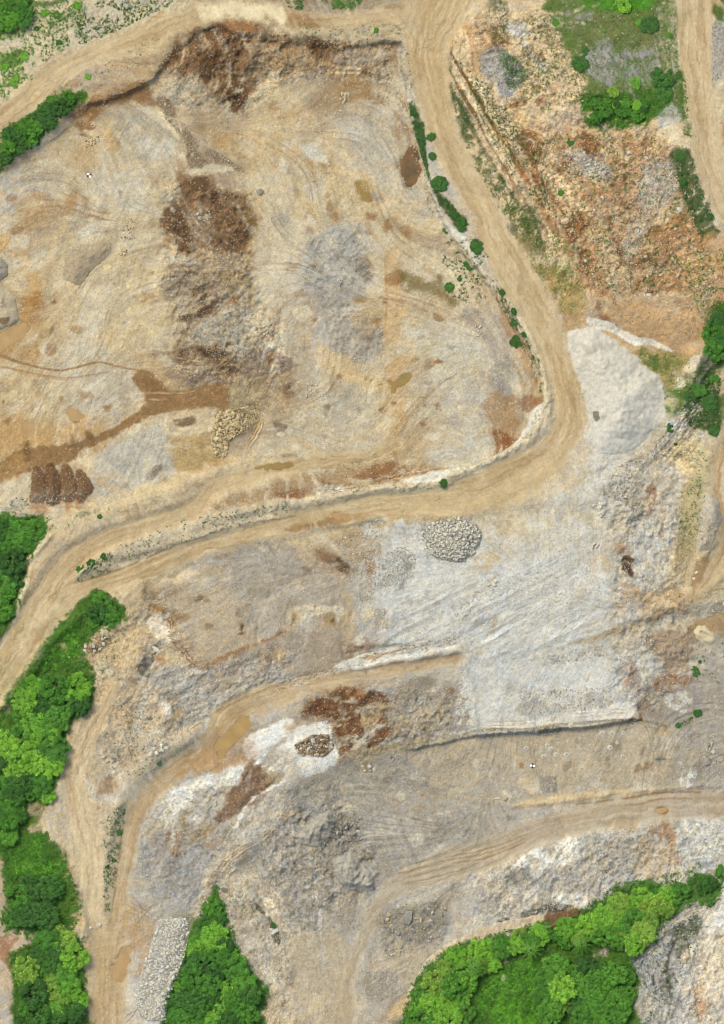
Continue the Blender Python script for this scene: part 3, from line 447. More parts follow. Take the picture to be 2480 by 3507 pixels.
p('I',(167,159,147),[(1380,1400),(1640,1380),(1640,1640),(1380,1640)],.8,16,18,.1); p('I','L',[(1380,1440),(1440,1440),(1430,1500),(1390,1500)],.6,9,12,.3)
dots('I',(206,200,188),[(505,1395,26,14),(525,1460,16),(945,1375,14,22),(1005,1380,14),(1065,1378,12,14),(960,1410,14),(715,1475,22),(740,1490,18),(990,1462,18,10),(1030,1430,14,16),(880,1630,14),(950,1500,16,10),(1260,1450,20),(1460,1500,14,20),(1420,1580,20,14)],.9)
dots('I',(166,122,80),[(820,1370,14,9),(515,1560,14),(640,1575,14,8),(350,1608,20,10),(1190,1540,12),(210,1600,12)],.8)
# --- lower left
p('J',(190,180,164),[(760,500),(1000,330),(1400,150),(1640,100),(1640,480),(1460,640),(1240,760),(1120,1000),(870,960),(760,750)],.85,14,14)
p('J',(196,176,146),[(-10,680),(30,700),(30,1050),(-10,1060)],.9); p('J',(200,181,156),[(-10,1110),(160,1100),(170,1180),(70,1220),(80,1350),(100,1660),(-10,1660)],.95,7,9); p('J',(162,106,66),[(-10,1140),(120,1120),(60,1220),(80,1340),(40,1300),(-10,1200)],.7,8,14,.3); p('J',(170,168,164),[(-10,1450),(60,1440),(100,1660),(-10,1660)],.7,9,14,.3)
p('J',(206,186,152),[(300,300),(380,-10),(540,-10),(470,200),(540,400),(570,600),(580,1040),(600,1120),(480,1140),(460,1040),(440,900),(360,650),(250,600),(230,470),(280,370)],.95,8,10); p('J',(190,182,170),[(260,400),(340,300),(420,420),(360,640),(260,600)],.5,12,14,.3)
p('J',(190,175,152),[(560,0),(1100,0),(900,150),(800,280),(720,430),(680,640),(620,1000),(580,1000),(570,600),(540,300),(530,100)],.8,9,12,.05); p('J','L',[(440,260),(520,280),(520,400),(450,370)],.55,9,14,.3); p('J',(161,126,95),[(550,280),(670,270),(650,350),(560,360)],.68,9,14,.2); p('J','L',[(560,350),(680,360),(650,420),(600,400)],.7,9,12,.2); p('J','L',[(620,190),(700,200),(760,260),(690,330)],.5,9,14,.3)
k('J',(108,103,97),[(492,40),(440,170),(410,290)],[10,22,8],.8,4,6,.1); k('J',(120,112,100),[(490,420),(490,560)],[10,8],.4,6,6,.2)
p('J',(168,164,160),[(760,700),(870,560),(1000,540),(1100,600),(1200,680),(1120,900),(1040,1000),(900,970),(830,850)],.9,12,14); p('J',(172,160,142),[(800,560),(900,520),(1180,480),(1300,560),(1200,680),(1080,600),(960,560),(860,620)],.7,12,14,.1)
p('J',(230,227,219),[(880,450),(960,340),(1200,220),(1370,190),(1290,290),(1100,330),(1010,420),(960,530),(900,500)],.85,9,14,.12); p('J','W',[(1040,460),(1120,470),(1100,500)],.8); p('J',(162,126,86),[(920,560),(1010,550),(1010,650),(960,680)],.7,9,14,.2); p('J','Y',[(1000,440),(1060,430),(1030,500)],.68); p('J','Y',[(1080,560),(1180,510),(1180,560),(1090,590)],.6); dots('J','O',[(1160,630,26,20),(830,560,30,12)],.7)
p('J',(130,94,64),[(1390,180),(1450,190),(1530,290),(1380,410),(1240,500),(1180,480),(1270,370)],.85,9,12,.08); p('J',(166,146,116),[(1450,200),(1570,220),(1580,280),(1520,310)],.7); p('J','O',[(1380,60),(1440,100),(1400,190),(1330,180)],.3)
p('J',(230,227,219),[(1640,250),(1500,330),(1400,360),(1350,480),(1280,560),(1320,480),(1380,400),(1480,320)],.85,7,12,.1)
p('J',(187,177,160),[(1640,370),(1520,540),(1400,580),(1330,640),(1180,700),(1120,850),(1080,1030),(1130,1010),(1190,860),(1240,750),(1370,720),(1460,640),(1640,480)],.85,7,10)
p('J',(190,178,158),[(1240,760),(1420,720),(1640,900),(1640,1660),(1450,1660),(1490,1450),(1350,1270),(1270,1030),(1210,900)],.75,12,14)
# --- lower floor
p('Z',(172,165,154),[(700,1730),(900,1690),(1060,1660),(1150,1760),(1080,1850),(900,1960),(700,2040),(560,1990),(560,1910),(640,1820)],.85,50,40,.08,1)
p('Z',(184,176,162),[(1060,1660),(1440,1630),(1640,1640),(1640,1770),(1300,1800),(1150,1790)],.5,40,40,.2,1)
p('K',(169,161,149),[(400,350),(650,230),(1000,150),(1350,60),(1640,100),(1640,500),(1300,720),(1000,800),(900,880),(760,900),(500,950),(330,820),(200,720),(380,500)],.9,14,16); p('K',(150,146,138),[(440,270),(650,240),(680,380),(600,470),(440,430)],.65,12,16,.15); p('K',(152,146,136),[(680,170),(1180,130),(1180,300),(900,330),(720,300)],.65,14,18,.2); p('K',(186,166,136),[(920,380),(1200,330),(1400,380),(1300,450),(1000,420)],.6,14,20,.25); p('K',(180,164,128),[(700,130),(1060,60),(1380,50),(1380,140),(1100,110),(760,160)],.6,12,16,.2)
p('K',(192,182,164),[(0,740),(130,620),(300,480),(400,390),(430,330),(370,480),(280,600),(100,720),(0,800)],.85,7,10); p('K',(180,174,163),[(680,700),(760,690),(860,800),(870,880),(740,870),(650,780)],.85,8,10); p('K',(178,172,161),[(480,560),(560,500),(640,470),(650,540),(590,630),(500,620)],.7); p('K',(194,166,124),[(360,450),(420,460),(380,500)],.6)
p('K',(190,178,158),[(30,860),(200,740),(330,830),(360,1000),(420,1200),(440,1400),(300,1440),(100,1100)],.85,12,14); p('K',(222,208,182),[(240,910),(310,930),(350,1000),(290,1030)],.85,8,12,.1); p('K',(88,86,72),[(215,955),(240,960),(275,1010),(250,1010)],.78,4,7); p('K',(88,86,72),[(290,1030),(320,1060),(360,1180),(310,1150)],.78,4,8); p('K','W',[(295,1090),(365,1098),(300,1125)],.9,3,5); p('K',(88,86,72),[(35,870),(70,880),(60,900),(38,890)],.7,4,6)
p('K',(167,158,144),[(330,830),(500,950),(740,930),(800,1000),(780,1120),(600,1150),(420,1000)],.75,14,18,.1); p('K',(186,172,148),[(420,1150),(700,1150),(720,1660),(440,1660),(400,1300)],.85,16,20,.1); p('K',(148,138,124),[(400,1330),(440,1320),(420,1430),(390,1430)],.7); p('K',(208,190,158),[(450,1460),(560,1450),(600,1560),(480,1560)],.6,9,14,.2); p('K',(200,183,156),[(270,1450),(440,1450),(420,1660),(260,1660)],.85)
p('K',(173,165,151),[(930,1000),(1200,930),(1290,1100),(1200,1200),(960,1250),(870,1150)],.8,12,16,.1); p('K',(166,156,141),[(830,1360),(1000,1330),(1000,1450),(850,1500)],.7,12,14,.1); p('K',(216,191,146),[(1040,1480),(1090,1440),(1050,1560),(950,1580)],.75,9,12,.1); p('K',(192,176,150),[(850,1250),(1180,1180),(1080,1440),(1000,1330),(860,1340)],.7); p('K',(184,182,178),[(1240,1080),(1310,1050),(1310,1140),(1250,1140)],.6)
k('K',(223,207,182),[(1070,1480),(1110,1400),(1190,1280),(1350,1165),(1470,1145)],[30,34,44,36,30],.95,4,6)
# --- lower right
p('L',(184,170,146),[(0,60),(1640,60),(1640,340),(1200,330),(700,400),(330,400),(0,300)],.8,12,14); p('L',(171,161,147),[(1330,-10),(1640,-10),(1640,330),(1400,320)],.8,14,16,.1); p('L',(176,168,154),[(300,270),(480,240),(500,400),(380,440),(330,360)],.6); p('L',(142,138,130),[(590,250),(690,250),(690,330),(620,330)],.8,7,10,.1); p('L',(211,191,161),[(470,260),(570,250),(570,320),(520,330)],.8); p('L',(206,183,146),[(450,400),(600,360),(900,330),(1250,315),(1250,345),(700,400),(480,430)],.85,6,7)
p('L','W',[(1380,220),(1470,195),(1450,300),(1390,310)],.9,6,12,.15); dots('L','W',[(1370,172,13,10)],1); p('L',(152,116,76),[(1100,210),(1210,170),(1210,200),(1130,230)],.7,9,10,.15); dots('L',(160,118,76),[(350,235,14,10),(410,200,18,10),(500,190,14),(945,260,18,10),(1392,230,8,16),(330,250,10),(210,180,12,8),(960,160,24,5)],.9)
p('L',(184,176,164),[(440,760),(640,760),(800,700),(1000,560),(1220,570),(1200,780),(1030,850),(900,950),(640,970),(300,1040),(150,1000),(250,850)],.85,14,18,.05); p('L','W',[(520,680),(600,640),(660,680),(700,600),(790,580),(810,640),(780,710),(640,760),(440,750)],.93,7,12,.12); p('L','W',[(640,920),(740,890),(760,940),(860,940),(960,910),(1000,880),(900,970),(780,978),(700,940)],.78,6,12,.2); p('L',(212,204,190),[(380,880),(520,870),(600,930),(460,960),(400,930)],.55,10,16,.3)
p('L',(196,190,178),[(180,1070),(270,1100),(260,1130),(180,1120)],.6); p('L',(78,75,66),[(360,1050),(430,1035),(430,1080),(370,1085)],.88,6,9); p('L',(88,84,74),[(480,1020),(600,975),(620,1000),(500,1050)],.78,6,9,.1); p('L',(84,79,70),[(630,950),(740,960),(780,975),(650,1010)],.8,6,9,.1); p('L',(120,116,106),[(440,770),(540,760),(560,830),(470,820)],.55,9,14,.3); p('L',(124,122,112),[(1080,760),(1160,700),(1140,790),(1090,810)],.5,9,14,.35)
p('L',(216,196,166),[(0,1240),(150,1150),(350,1060),(600,1020),(640,990),(610,1060),(350,1130),(160,1170),(0,1280)],.95,4,6); p('L',(206,204,197),[(1330,500),(1450,470),(1640,480),(1640,720),(1480,740),(1400,700),(1350,600)],.85,12,14,.05); p('L',(166,130,92),[(1220,530),(1340,500),(1360,600),(1320,660),(1300,580),(1240,620)],.7,9,14,.15); p('L',(192,173,146),[(1140,600),(1300,640),(1380,800),(1140,810)],.75,12,14,.1); p('L','O',[(1330,680),(1390,690),(1380,760),(1340,740)],.4); p('L',(110,104,98),[(1480,720),(1600,710),(1580,740),(1500,750)],.5,7,12,.3)
p('L',(206,193,173),[(1640,890),(1520,990),(1430,960),(1350,1010),(1280,1080),(1250,1160),(1100,1270),(1160,1400),(1120,1660),(1640,1660)],.97,6,8); p('L',(186,182,176),[(1250,1160),(1350,1010),(1640,890),(1640,1100),(1400,1250),(1480,1420),(1440,1660),(1120,1660),(1160,1400)],.75,14,20,.3,1); p('L',(128,126,118),[(1180,1300),(1330,1210),(1400,1300),(1330,1640),(1190,1640)],.6,14,24,.5); p('L',(150,146,142),[(1280,1080),(1330,1000),(1450,945),(1520,990),(1430,990),(1340,1040),(1300,1080)],.7,5,10,.25)
p('L',(82,87,62),[(1290,1110),(1480,1000),(1500,1100),(1420,1180),(1380,1230),(1310,1200)],.8,8,14,.15); p('L',(176,174,170),[(1110,1270),(1240,1190),(1310,1210),(1330,1300),(1230,1350),(1150,1340)],.7,9,14,.2); p('L',(92,92,76),[(1220,1330),(1310,1280),(1340,1420),(1330,1480),(1250,1450)],.75,8,14,.3); p('L',(92,94,74),[(1130,1260),(1220,1220),(1220,1290),(1150,1300)],.6,8,12,.3); p('L',(196,140,86),[(1460,1480),(1540,1430),(1500,1600),(1470,1560)],.55,9,14,.2); p('L',(223,209,186),[(1390,1250),(1640,1080),(1640,1520),(1480,1420)],.8,10,16,.1); p('L',(228,222,212),[(1510,1060),(1640,960),(1640,1100),(1540,1120)],.75,8,12,.1); p('L',(110,108,92),[(1160,1480),(1260,1500),(1250,1640),(1180,1640)],.5,8,14,.4); p('L',(200,170,130),[(1480,1380),(1500,1380),(1480,1480),(1450,1470)],.5)

for c_, pt_, n_, k_, r0_, r1_ in (('Z',[(20,420),(560,260),(880,240),(1150,760),(1160,950),(900,1040),(560,1000),(20,1000)],70,(150,112,72),4,16),('Z',[(20,420),(560,260),(880,240),(1150,760),(1160,950),(900,1040),(560,1000),(20,1000)],60,(214,202,178),8,26),
        ('Z',[(300,1300),(800,1240),(820,1440),(480,1500)],26,(134,108,82),4,14),('Z',[(850,1200),(1350,1150),(1400,1400),(1000,1480)],26,(176,160,134),6,20),('Z',[(760,1720),(1600,1650),(1600,1760),(1000,1900),(640,2000)],44,(140,126,108),5,16),('Z',[(760,1720),(1600,1650),(1600,1760),(1000,1900),(640,2000)],36,(204,196,180),6,20),('Z',[(1060,50),(1240,60),(1550,600),(1540,700),(1300,680),(1080,300)],60,(138,94,58),4,14)):
    for q_ in inside(c_, pt_, n_):
        r_ = rng.uniform(r0_, r1_)*1.5; e_ = rng.uniform(.35, 1); a_ = ANG[min(NY-1,int((q_[1]+MAR)/Q)), min(NX-1,int((q_[0]+MAR)/Q))]; ph_ = rng.random()*6
        pts_ = [(q_[0]+r_*(math.cos(t)*math.cos(a_)-e_*math.sin(t)*math.sin(a_))*rng.uniform(.7,1.2), q_[1]+r_*(math.cos(t)*math.sin(a_)+e_*math.sin(t)*math.cos(a_))*rng.uniform(.7,1.2)) for t in np.linspace(0,6.283,9)[:-1]]
        p('R', k_, pts_, rng.uniform(.3,.75), 8, 10, .3)
# bedded rock showing in the cut faces
for c_, pts_, n_ in (('B',[(1020,460),(1045,580),(1085,710),(1112,820),(1155,950),(1210,1130),(1280,1250)],4),('F',[(330,150),(390,340),(470,490),(560,640),(590,780)],5),('E',[(560,1385),(760,1365),(950,1310),(1200,1275)],4),('H',[(300,1130),(620,1045),(900,940),(1330,850)],5),('G',[(1060,1370),(1200,1260),(1400,1165),(1640,1100)],4),('I',[(280,1345),(560,1330),(800,1290),(1080,1270)],4),('G',[(930,730),(960,860),(1060,990),(1130,1020)],4),('D',[(1540,850),(1460,960),(1430,1040),(1370,1150)],5),('J',[(1600,420),(1440,600),(1280,690),(1140,880)],5),('F',[(1500,900),(1380,1000),(1260,1160)],6)):
    for i_ in range(n_):
        o_ = (i_-n_/2)*9+rng.uniform(-3,3); q_ = np.array(pts_, float); d_ = np.gradient(q_, axis=0); nn_ = np.stack([-d_[:,1], d_[:,0]], 1); nn_ /= np.linalg.norm(nn_, axis=1)[:,None]
        k(c_, ((150,112,74),(226,214,192),(120,96,70),(212,184,140))[i_%4], q_+nn_*o_, [3,7,4,7,3], .75, 3, 10, .4)

# wheel tracks of loaders crossing the floors: two parallel lines
def tracks(c, pts, n, dark, o):
    for q in inside(c, pts, n):
        L = rng.integers(14, 46); path = [q]; a0 = None
        for _ in range(L):
            x, y = path[-1]; a = ANG[min(NY-1, max(0, int((y+MAR)/Q))), min(NX-1, max(0, int((x+MAR)/Q)))]; a0 = a if a0 is None else a0+.35*math.atan2(math.sin(a-a0), math.cos(a-a0)); path.append((x+9*math.cos(a0), y+9*math.sin(a0)))
        P_ = np.array(path)[::4]
        if len(P_) < 3: continue
        d = np.gradient(P_, axis=0); nn = np.stack([-d[:, 1], d[:, 0]], 1); nn /= np.linalg.norm(nn, axis=1)[:, None]+1e-9
        for sd in (-11, 11): k('R', dark, P_+nn*sd, [4, 9, 9, 4], o*rng.uniform(.5, 1), 4, 5, .35)
tracks('Z',[(20,420),(560,260),(880,240),(1150,760),(1160,950),(900,1040),(560,1000),(20,1000)],46,(160,128,92),.55); tracks('Z',[(20,420),(560,260),(880,240),(1150,760),(1160,950),(900,1040),(560,1000),(20,1000)],30,(220,206,178),.5)
tracks('Z',[(300,1300),(800,1240),(1350,1150),(1400,1400),(1000,1480),(480,1500)],30,(158,142,120),.5); tracks('Z',[(760,1720),(1600,1650),(1600,1760),(1000,1900),(640,2000)],40,(134,122,106),.5); tracks('Z',[(760,1720),(1600,1650),(1600,1760),(1000,1900),(700,2250),(640,2000)],30,(204,194,174),.45)

p('Z',(203,201,196),[(880,1200),(1060,1200),(1250,1230),(1370,1310),(1360,1390),(1280,1440),(1400,1490),(1400,1580),(1090,1640),(1050,1560),(1050,1460),(900,1430),(860,1330)],.55,40,40,.1,1)
p('D',(124,102,74),[(1185,1070),(1210,945),(1290,925),(1440,900),(1430,1000),(1340,1060),(1275,1100),(1262,1185),(1200,1195),(1175,1120)],.8,10,10,.1); p('A',(134,110,82),[(870,540),(940,550),(985,650),(1060,730),(1110,850),(1200,840),(1350,940),(1230,900),(1060,930),(1030,800),(920,660)],.75,10,10,.1)  # ground under the boulder piles painted dark, for the shade in their gaps
p('H',(112,98,80),[(440,1450),(540,1392),(640,1402),(652,1460),(600,1510),(480,1502)],.85,8,8); p('G',(140,116,84),[(445,915),(490,860),(530,830),(610,850),(610,880),(540,925)],.6,8,8); p('K',(126,121,112),[(640,480),(780,480),(815,560),(800,610),(720,660),(650,600),(560,680)],.6,12,14,.15); p('K',(130,124,112),[(930,1030),(1010,980),(1280,960),(1260,1180),(970,1140)],.5,12,16,.2)  # shaded gaps painted into the ground under these boulder groups too

p('Z',(206,201,191),[(1270,960),(1400,990),(1440,1080),(1360,1150),(1330,1230),(1180,1240),(1170,1160),(1240,1060)],.7,40,40,.12,1); p('Z',(208,206,200),[(900,1260),(1060,1250),(1180,1230),(1330,1300),(1350,1380),(1200,1450),(1060,1600),(1050,1460),(920,1400)],.5,60,60,.2,1)
p('J',(226,222,213),[(900,480),(980,360),(1180,250),(1340,220),(1250,290),(1080,340),(1000,430)],.6,12,20,.2); p('L',(222,217,207),[(1380,500),(1600,500),(1600,640),(1440,680)],.5,14,24,.3); p('L',(224,219,209),[(620,930),(760,900),(980,890),(900,965),(740,960)],.5,10,20,.3)
p('L',(178,174,168),[(1120,1290),(1330,1200),(1460,1120),(1500,1300),(1400,1420),(1330,1650),(1140,1650)],.6,16,26,.2,1)
for pts_, w_ in (([(1290,1090),(1330,1200),(1300,1330),(1330,1460),(1290,1640)],[8,16,26,18,10]),([(1440,990),(1400,1120),(1420,1240),(1380,1330)],[8,18,12,6]),([(1180,1310),(1240,1420),(1220,1560)],[6,14,8]),([(1620,1180),(1600,1260),(1620,1330)],[6,12,8]),([(1330,1030),(1440,965),(1530,1000)],[8,14,8]),([(1480,1380),(1460,1500),(1480,1600)],[4,8,4])):
    k('L',(96,94,84),pts_,w_,.75,6,18,.3)

# ------------------------------------------------------------------ heights
H = np.zeros((NY, NX)); ROUGH = np.ones((NY, NX)); CLS = np.zeros((NY, NX), np.int32)
def mix(*a):
    return [tuple(q) for c, pts in a for q in pp(c, pts)]
def level(c, z, pts, f=30, w=16):
    """raise or lower an area; z is a height or (z, dz/dx, dz/dy per 100 photograph pixels)"""
    r = poly_alpha(c, pts, f, w)
    if r is None: return
    s, al, _ = r
    if isinstance(z, tuple):
        q = pp(c, pts).mean(0); z = z[0]+z[1]*(X[s]-q[0])/100+z[2]*(Y[s]-q[1])/100
    H[s] = H[s]*(1-al)+z*al
def rough(c, v, pts, f=40):
    r = poly_alpha(c, pts, f, 20)
    if r: ROUGH[r[0]] = ROUGH[r[0]]*(1-r[1])+v*r[1]
H += 2.0
level('Z',8,[(1060,-60),(1700,-60),(1700,720),(1500,760),(1310,700),(1230,560),(1110,400),(1030,180)],120)
level('Z',12,[(1260,-60),(1520,-60),(1560,400),(1420,250),(1290,280)],160)
level('Z',11,[(1490,-60),(1700,-60),(1700,900),(1600,600),(1540,300)],40)
PIT=[(-60,420),(0,385),(130,300),(200,235),(270,213),(340,185),(400,115),(470,62),(560,80),(640,95),(760,110),(860,95),(900,95),(905,160),(912,240),(940,330),(962,430),(1000,510),(1050,580),(1100,640),(1150,730),(1188,800),(1203,870),(1195,910),(1170,970),(1120,1015),(1050,1045),(980,1058),(880,1075),(760,1088),(690,1070),(590,1030),(500,1045),(300,1110),(200,1142),(60,1140),(-60,1140)]
level('Z',(-6,0,0),PIT,16,14)
level('Z',(-3.5,0,0),[(340,150),(470,60),(640,95),(860,100),(870,160),(700,170),(560,180),(520,240),(460,220),(400,200)],90,24)
level('Z',(-4.6,0,0),[(380,390),(540,400),(570,480),(570,680),(480,740),(420,620),(370,520)],60,20)
level('Z',-4.8,[(560,400),(700,480),(650,800),(570,760)],50,20)
level('Z',-4.6,[(900,650),(1100,690),(1190,800),(1190,900),(1050,950),(920,850)],90,20)
level('Z',1,[(1280,720),(1480,770),(1520,900),(1560,1000),(1500,1180),(1700,1300),(1700,1500),(1300,1500),(900,1400),(850,1200),(1100,1100),(1260,1000)],60)
level('Z',8,[(1480,950),(1560,780),(1700,700),(1700,1300),(1590,1300),(1540,1180),(1540,1050)],60,16)
level('Z',-3.0,[(250,1260),(600,1190),(860,1160),(900,1300),(850,1440),(700,1480),(430,1500),(370,1400),(310,1300)],40)
level('Z',-1.5,[(850,1200),(1100,1140),(1340,1130),(1420,1300),(1400,1400),(1080,1480),(880,1440)],60)
level('Z',-5.5,[(500,1640),(600,1570),(820,1500),(1030,1470),(1060,1560),(1070,1660),(760,1720),(640,1820),(540,1900),(480,2010),(330,2300),(190,2300),(240,2050),(280,1850),(380,1710)],12,12)
level('Z',-4,[(1040,1480),(1200,1450),(1440,1400),(1700,1340),(1700,1640),(1440,1620),(1070,1655)],60,20)
level('Z',(-3.6,0,0),[(150,1500),(340,1360),(400,1440),(430,1510),(340,1640),(250,1800),(230,2080),(190,2040),(100,1840),(110,1700)],60,16)
level('Z',(-3.6,0,0),[(380,1500),(560,1480),(820,1450),(1030,1440),(1020,1465),(820,1495),(590,1560),(470,1640),(380,1660)],40)
level('Z',(-9.5,0,0),[(700,1740),(770,1710),(1070,1650),(1200,1642),(1440,1614),(1470,1700),(1700,1720),(1700,1930),(1500,1960),(1400,2020),(1220,2080),(1100,2120),(960,2190),(920,2300),(600,2300),(540,2100),(490,1990),(560,1910),(640,1830)],10,12)
level('Z',-7,[(1420,1580),(1720,1560),(1720,1760),(1480,1740)],120,20)
level('Z',-6.5,[(1130,1900),(1330,1830),(1500,1860),(1700,1830),(1700,1960),(1480,1960),(1360,2010),(1130,2100),(1000,2130)],110,20)
level('Z',-6.5,[(490,1950),(560,1980),(620,2150),(620,2300),(560,2300),(540,2150)],80,20)
level('Z',-6,[(910,2330),(930,2210),(1000,2140),(1150,2100),(1240,2080),(1340,1990),(1500,1950),(1660,1940),(1700,2330)],34,8)
level('Z',2,[(1700,1970),(1500,2020),(1430,2060),(1390,2120),(1440,2200),(1420,2330),(1700,2330)],50,10)
level('Z',-5,[(480,1990),(530,2120),(590,2200),(590,2330),(370,2330),(390,2200),(440,2090)],40,10)
level('Z',-2,[(-60,1180),(90,1160),(70,1240),(40,1380),(-60,1440)],40); level('Z',-3,[(-60,1640),(60,1550),(130,1440),(240,1330),(270,1380),(190,1450),(200,1570),(120,1760),(140,1900),(180,2040),(190,2330),(-60,2330)],40)
rough('C',2.6,[(120,60),(640,80),(860,500),(1300,700),(1500,1300),(1660,1640),(700,1640),(480,1250),(260,800),(110,350)]); rough('C',1.4,[(900,0),(1340,0),(1380,400),(900,400)])
rough('L',3.2,[(1640,890),(1430,960),(1280,1080),(1100,1270),(1120,1660),(1640,1660)]); rough('K',2.2,[(0,700),(400,330),(700,260),(900,700),(860,900),(420,1200),(440,1640),(0,1640)]); rough('L',2.2,[(200,800),(800,560),(1624,480),(1624,760),(900,960),(200,1080)])
rough('F',3,[(1200,1200),(1500,640),(1600,640),(1560,1000),(1400,1350)]); rough('G',2.2,[(480,900),(900,560),(1130,1020),(1640,900),(1640,1080),(1000,1400),(600,1640),(500,1300)]); rough('A',2.0,[(850,440),(1100,180),(1624,180),(1624,440),(1360,620),(1000,600)]); rough('B',2.0,[(0,190),(980,240),(960,460),(0,440)])
rough('A',2.0,[(920,1000),(1400,1080),(1400,1640),(900,1640)]); rough('D',2.0,[(900,150),(1400,150),(1624,640),(1624,900),(1000,800)]); rough('H',2.0,[(480,1200),(700,1110),(1420,1150),(1440,1380),(700,1540)]); rough('I',1.8,[(1000,0),(1400,0),(1460,1080),(1180,1300),(1000,1150)]); rough('J',1.8,[(760,400),(1624,100),(1624,500),(1100,1040),(830,900)])
H *= .36
# low earth banks along the haul roads
BANKS=[('F',[(320,60),(420,270),(520,460),(600,600),(640,760),(640,900),(590,1020),(500,1120),(330,1220),(100,1300)],44,1.1),('E',[(0,1530),(300,1470),(600,1430),(900,1370),(1200,1362),(1400,1335),(1640,1250)],46,1.1),
  ('G',[(400,560),(700,470),(1000,350),(1250,260),(1640,190)],40,.9),('G',[(270,280),(170,420),(120,620),(60,800),(-20,920)],36,.8),('G',[(380,560),(560,400),(800,270),(1000,190)],30,.8),
  ('G',[(1300,1270),(1100,1410),(900,1550),(830,1650)],40,.9),('J',[(870,170),(740,350),(690,560),(640,750),(600,1020)],34,.9),('H',[(350,1150),(640,1080),(900,1010),(1150,960),(1340,920)],30,.9),
  ('D',[(440,1500),(900,1365),(1400,1205),(1640,1170)],36,.8),('B',[(1060,150),(1060,300),(1100,500),(1150,660)],24,.5),('C',[(90,300),(90,600),(160,820),(300,1080),(480,1300),(680,1640)],24,.6),('L',[(450,410),(700,385),(1150,330),(1640,290)],24,.6),('J',[(450,1080),(480,1640)],24,.6)]
for c_,pt_,wd_,h_ in BANKS:
    r = line_alpha(c_,pt_,wd_,wd_/1.7,5)
    if r: H[r[0]] += r[1]*h_*(.8+.3*MOD[0][r[0]].clip(-1,1))

# ------------------------------------------------------------------ haul roads: worn sand, with wheel tracks running along them
ROADS = [
 ('haul_road','pale sandy haul road skirting the top of the pit', mix(('A',[(-90,740),(100,590),(250,450),(420,350),(640,262),(850,185),(1000,118),(1150,72),(1350,55),(1560,80)]),('B',[(480,115),(700,118),(900,90),(1080,60),(1260,30),(1420,-60)])),[140,135,130,125,130,130,130,140,120,120,110,105,100,110,150,150],[2,2,2,2,2],(203,179,139)),
 ('haul_road','wide sandy haul road between the pit and the stony hill, bending round the pale stockpile', mix(('B',[(1300,-70),(1245,50),(1180,190),(1165,330),(1195,470),(1235,620),(1295,800),(1385,980),(1490,1140)]),('F',[(345,-40),(450,160),(560,350),(645,540),(700,700),(745,860),(760,1000),(700,1130),(580,1240),(380,1350),(150,1420)]),('H',[(1200,95),(900,115),(650,165),(420,225),(180,285)]),('G',[(1300,300),(1000,395),(700,505),(480,590),(300,680),(170,800),(60,960),(-90,1170)])),
   [340,300,235,210,190,170,165,165,170,195,195,170,145,140,150,170,220,250,230,160,130,130,125,120,115,110,110,110,115,120,140,190,210,200,200,200],[2,2,1.8,1.5,1.2,.8,.4,0,-.4,-.8,-1.4,-2,-3],(199,174,133)),
 ('ramp_road','tan ramp road with a muddy hollow leading down into the pit', mix(('E',[(1000,1120),(860,1180),(640,1215),(400,1250),(200,1290),(0,1355)]),('G',[(1050,150),(800,225),(560,320),(400,420),(290,560),(200,720)])),[60,80,90,90,95,100,110,115,120,130,150,160],[-6,-5.6,-4.6,-3,-2,-1.5,-1.4],(197,173,134)),
 ('haul_road','straight pale haul road east of the green plateau', mix(('C',[(1445,-70),(1455,150),(1475,380),(1495,560),(1525,760),(1575,960),(1650,1160)])),[190,190,170,160,165,165,170],[11,11,10.5,10],(205,182,146)),
 ('haul_road','curving tan haul road with a long muddy puddle beside the white gravel', mix(('J',[(600,1700),(590,1450),(610,1200),(645,960),(680,720),(720,540),(790,400),(900,280),(1030,180),(1140,110)]),('H',[(60,1290),(230,1210),(480,1125),(800,1060),(1100,1010),(1340,970)])),[230,230,200,150,130,125,120,120,120,130,150,110,90,85,80,70],[-6,-5.8,-5.5,-5.5,-5.5,-5.5],(190,164,126)),
 ('haul_road','rutted grey brown haul road across the lowest quarry floor', mix(('L',[(1700,410),(1450,408),(1200,425),(950,465),(700,520),(470,600),(260,690)]),('K',[(1340,720),(1130,800),(970,890),(880,1010),(820,1130),(760,1260),(725,1420),(715,1700)])),[150,150,150,165,160,150,150,180,170,130,90,80,80,110,120],[-9.2,-9.4,-9.5],(180,161,133)),
 ('old_road','pale old road running between the western wood and the weedy bank', mix(('G',[(640,1130),(560,1290),(470,1480)]),('J',[(400,180),(425,380),(480,600),(505,830),(530,1000),(560,1120)])),[50,70,90,110,140,150,140,120,80],[-1.6,-3.4,-3.8,-4,-4.6,-5.4],(209,189,155)),
 ('track','wet brown track at the eastern edge beside the gravel heap', mix(('F',[(1650,1060),(1590,1250),(1585,1400)]),('I',[(1640,250),(1600,400),(1500,560),(1440,640)])),[70,80,50,60,90,120,60],[7.5,6,3],(178,150,110)),
]
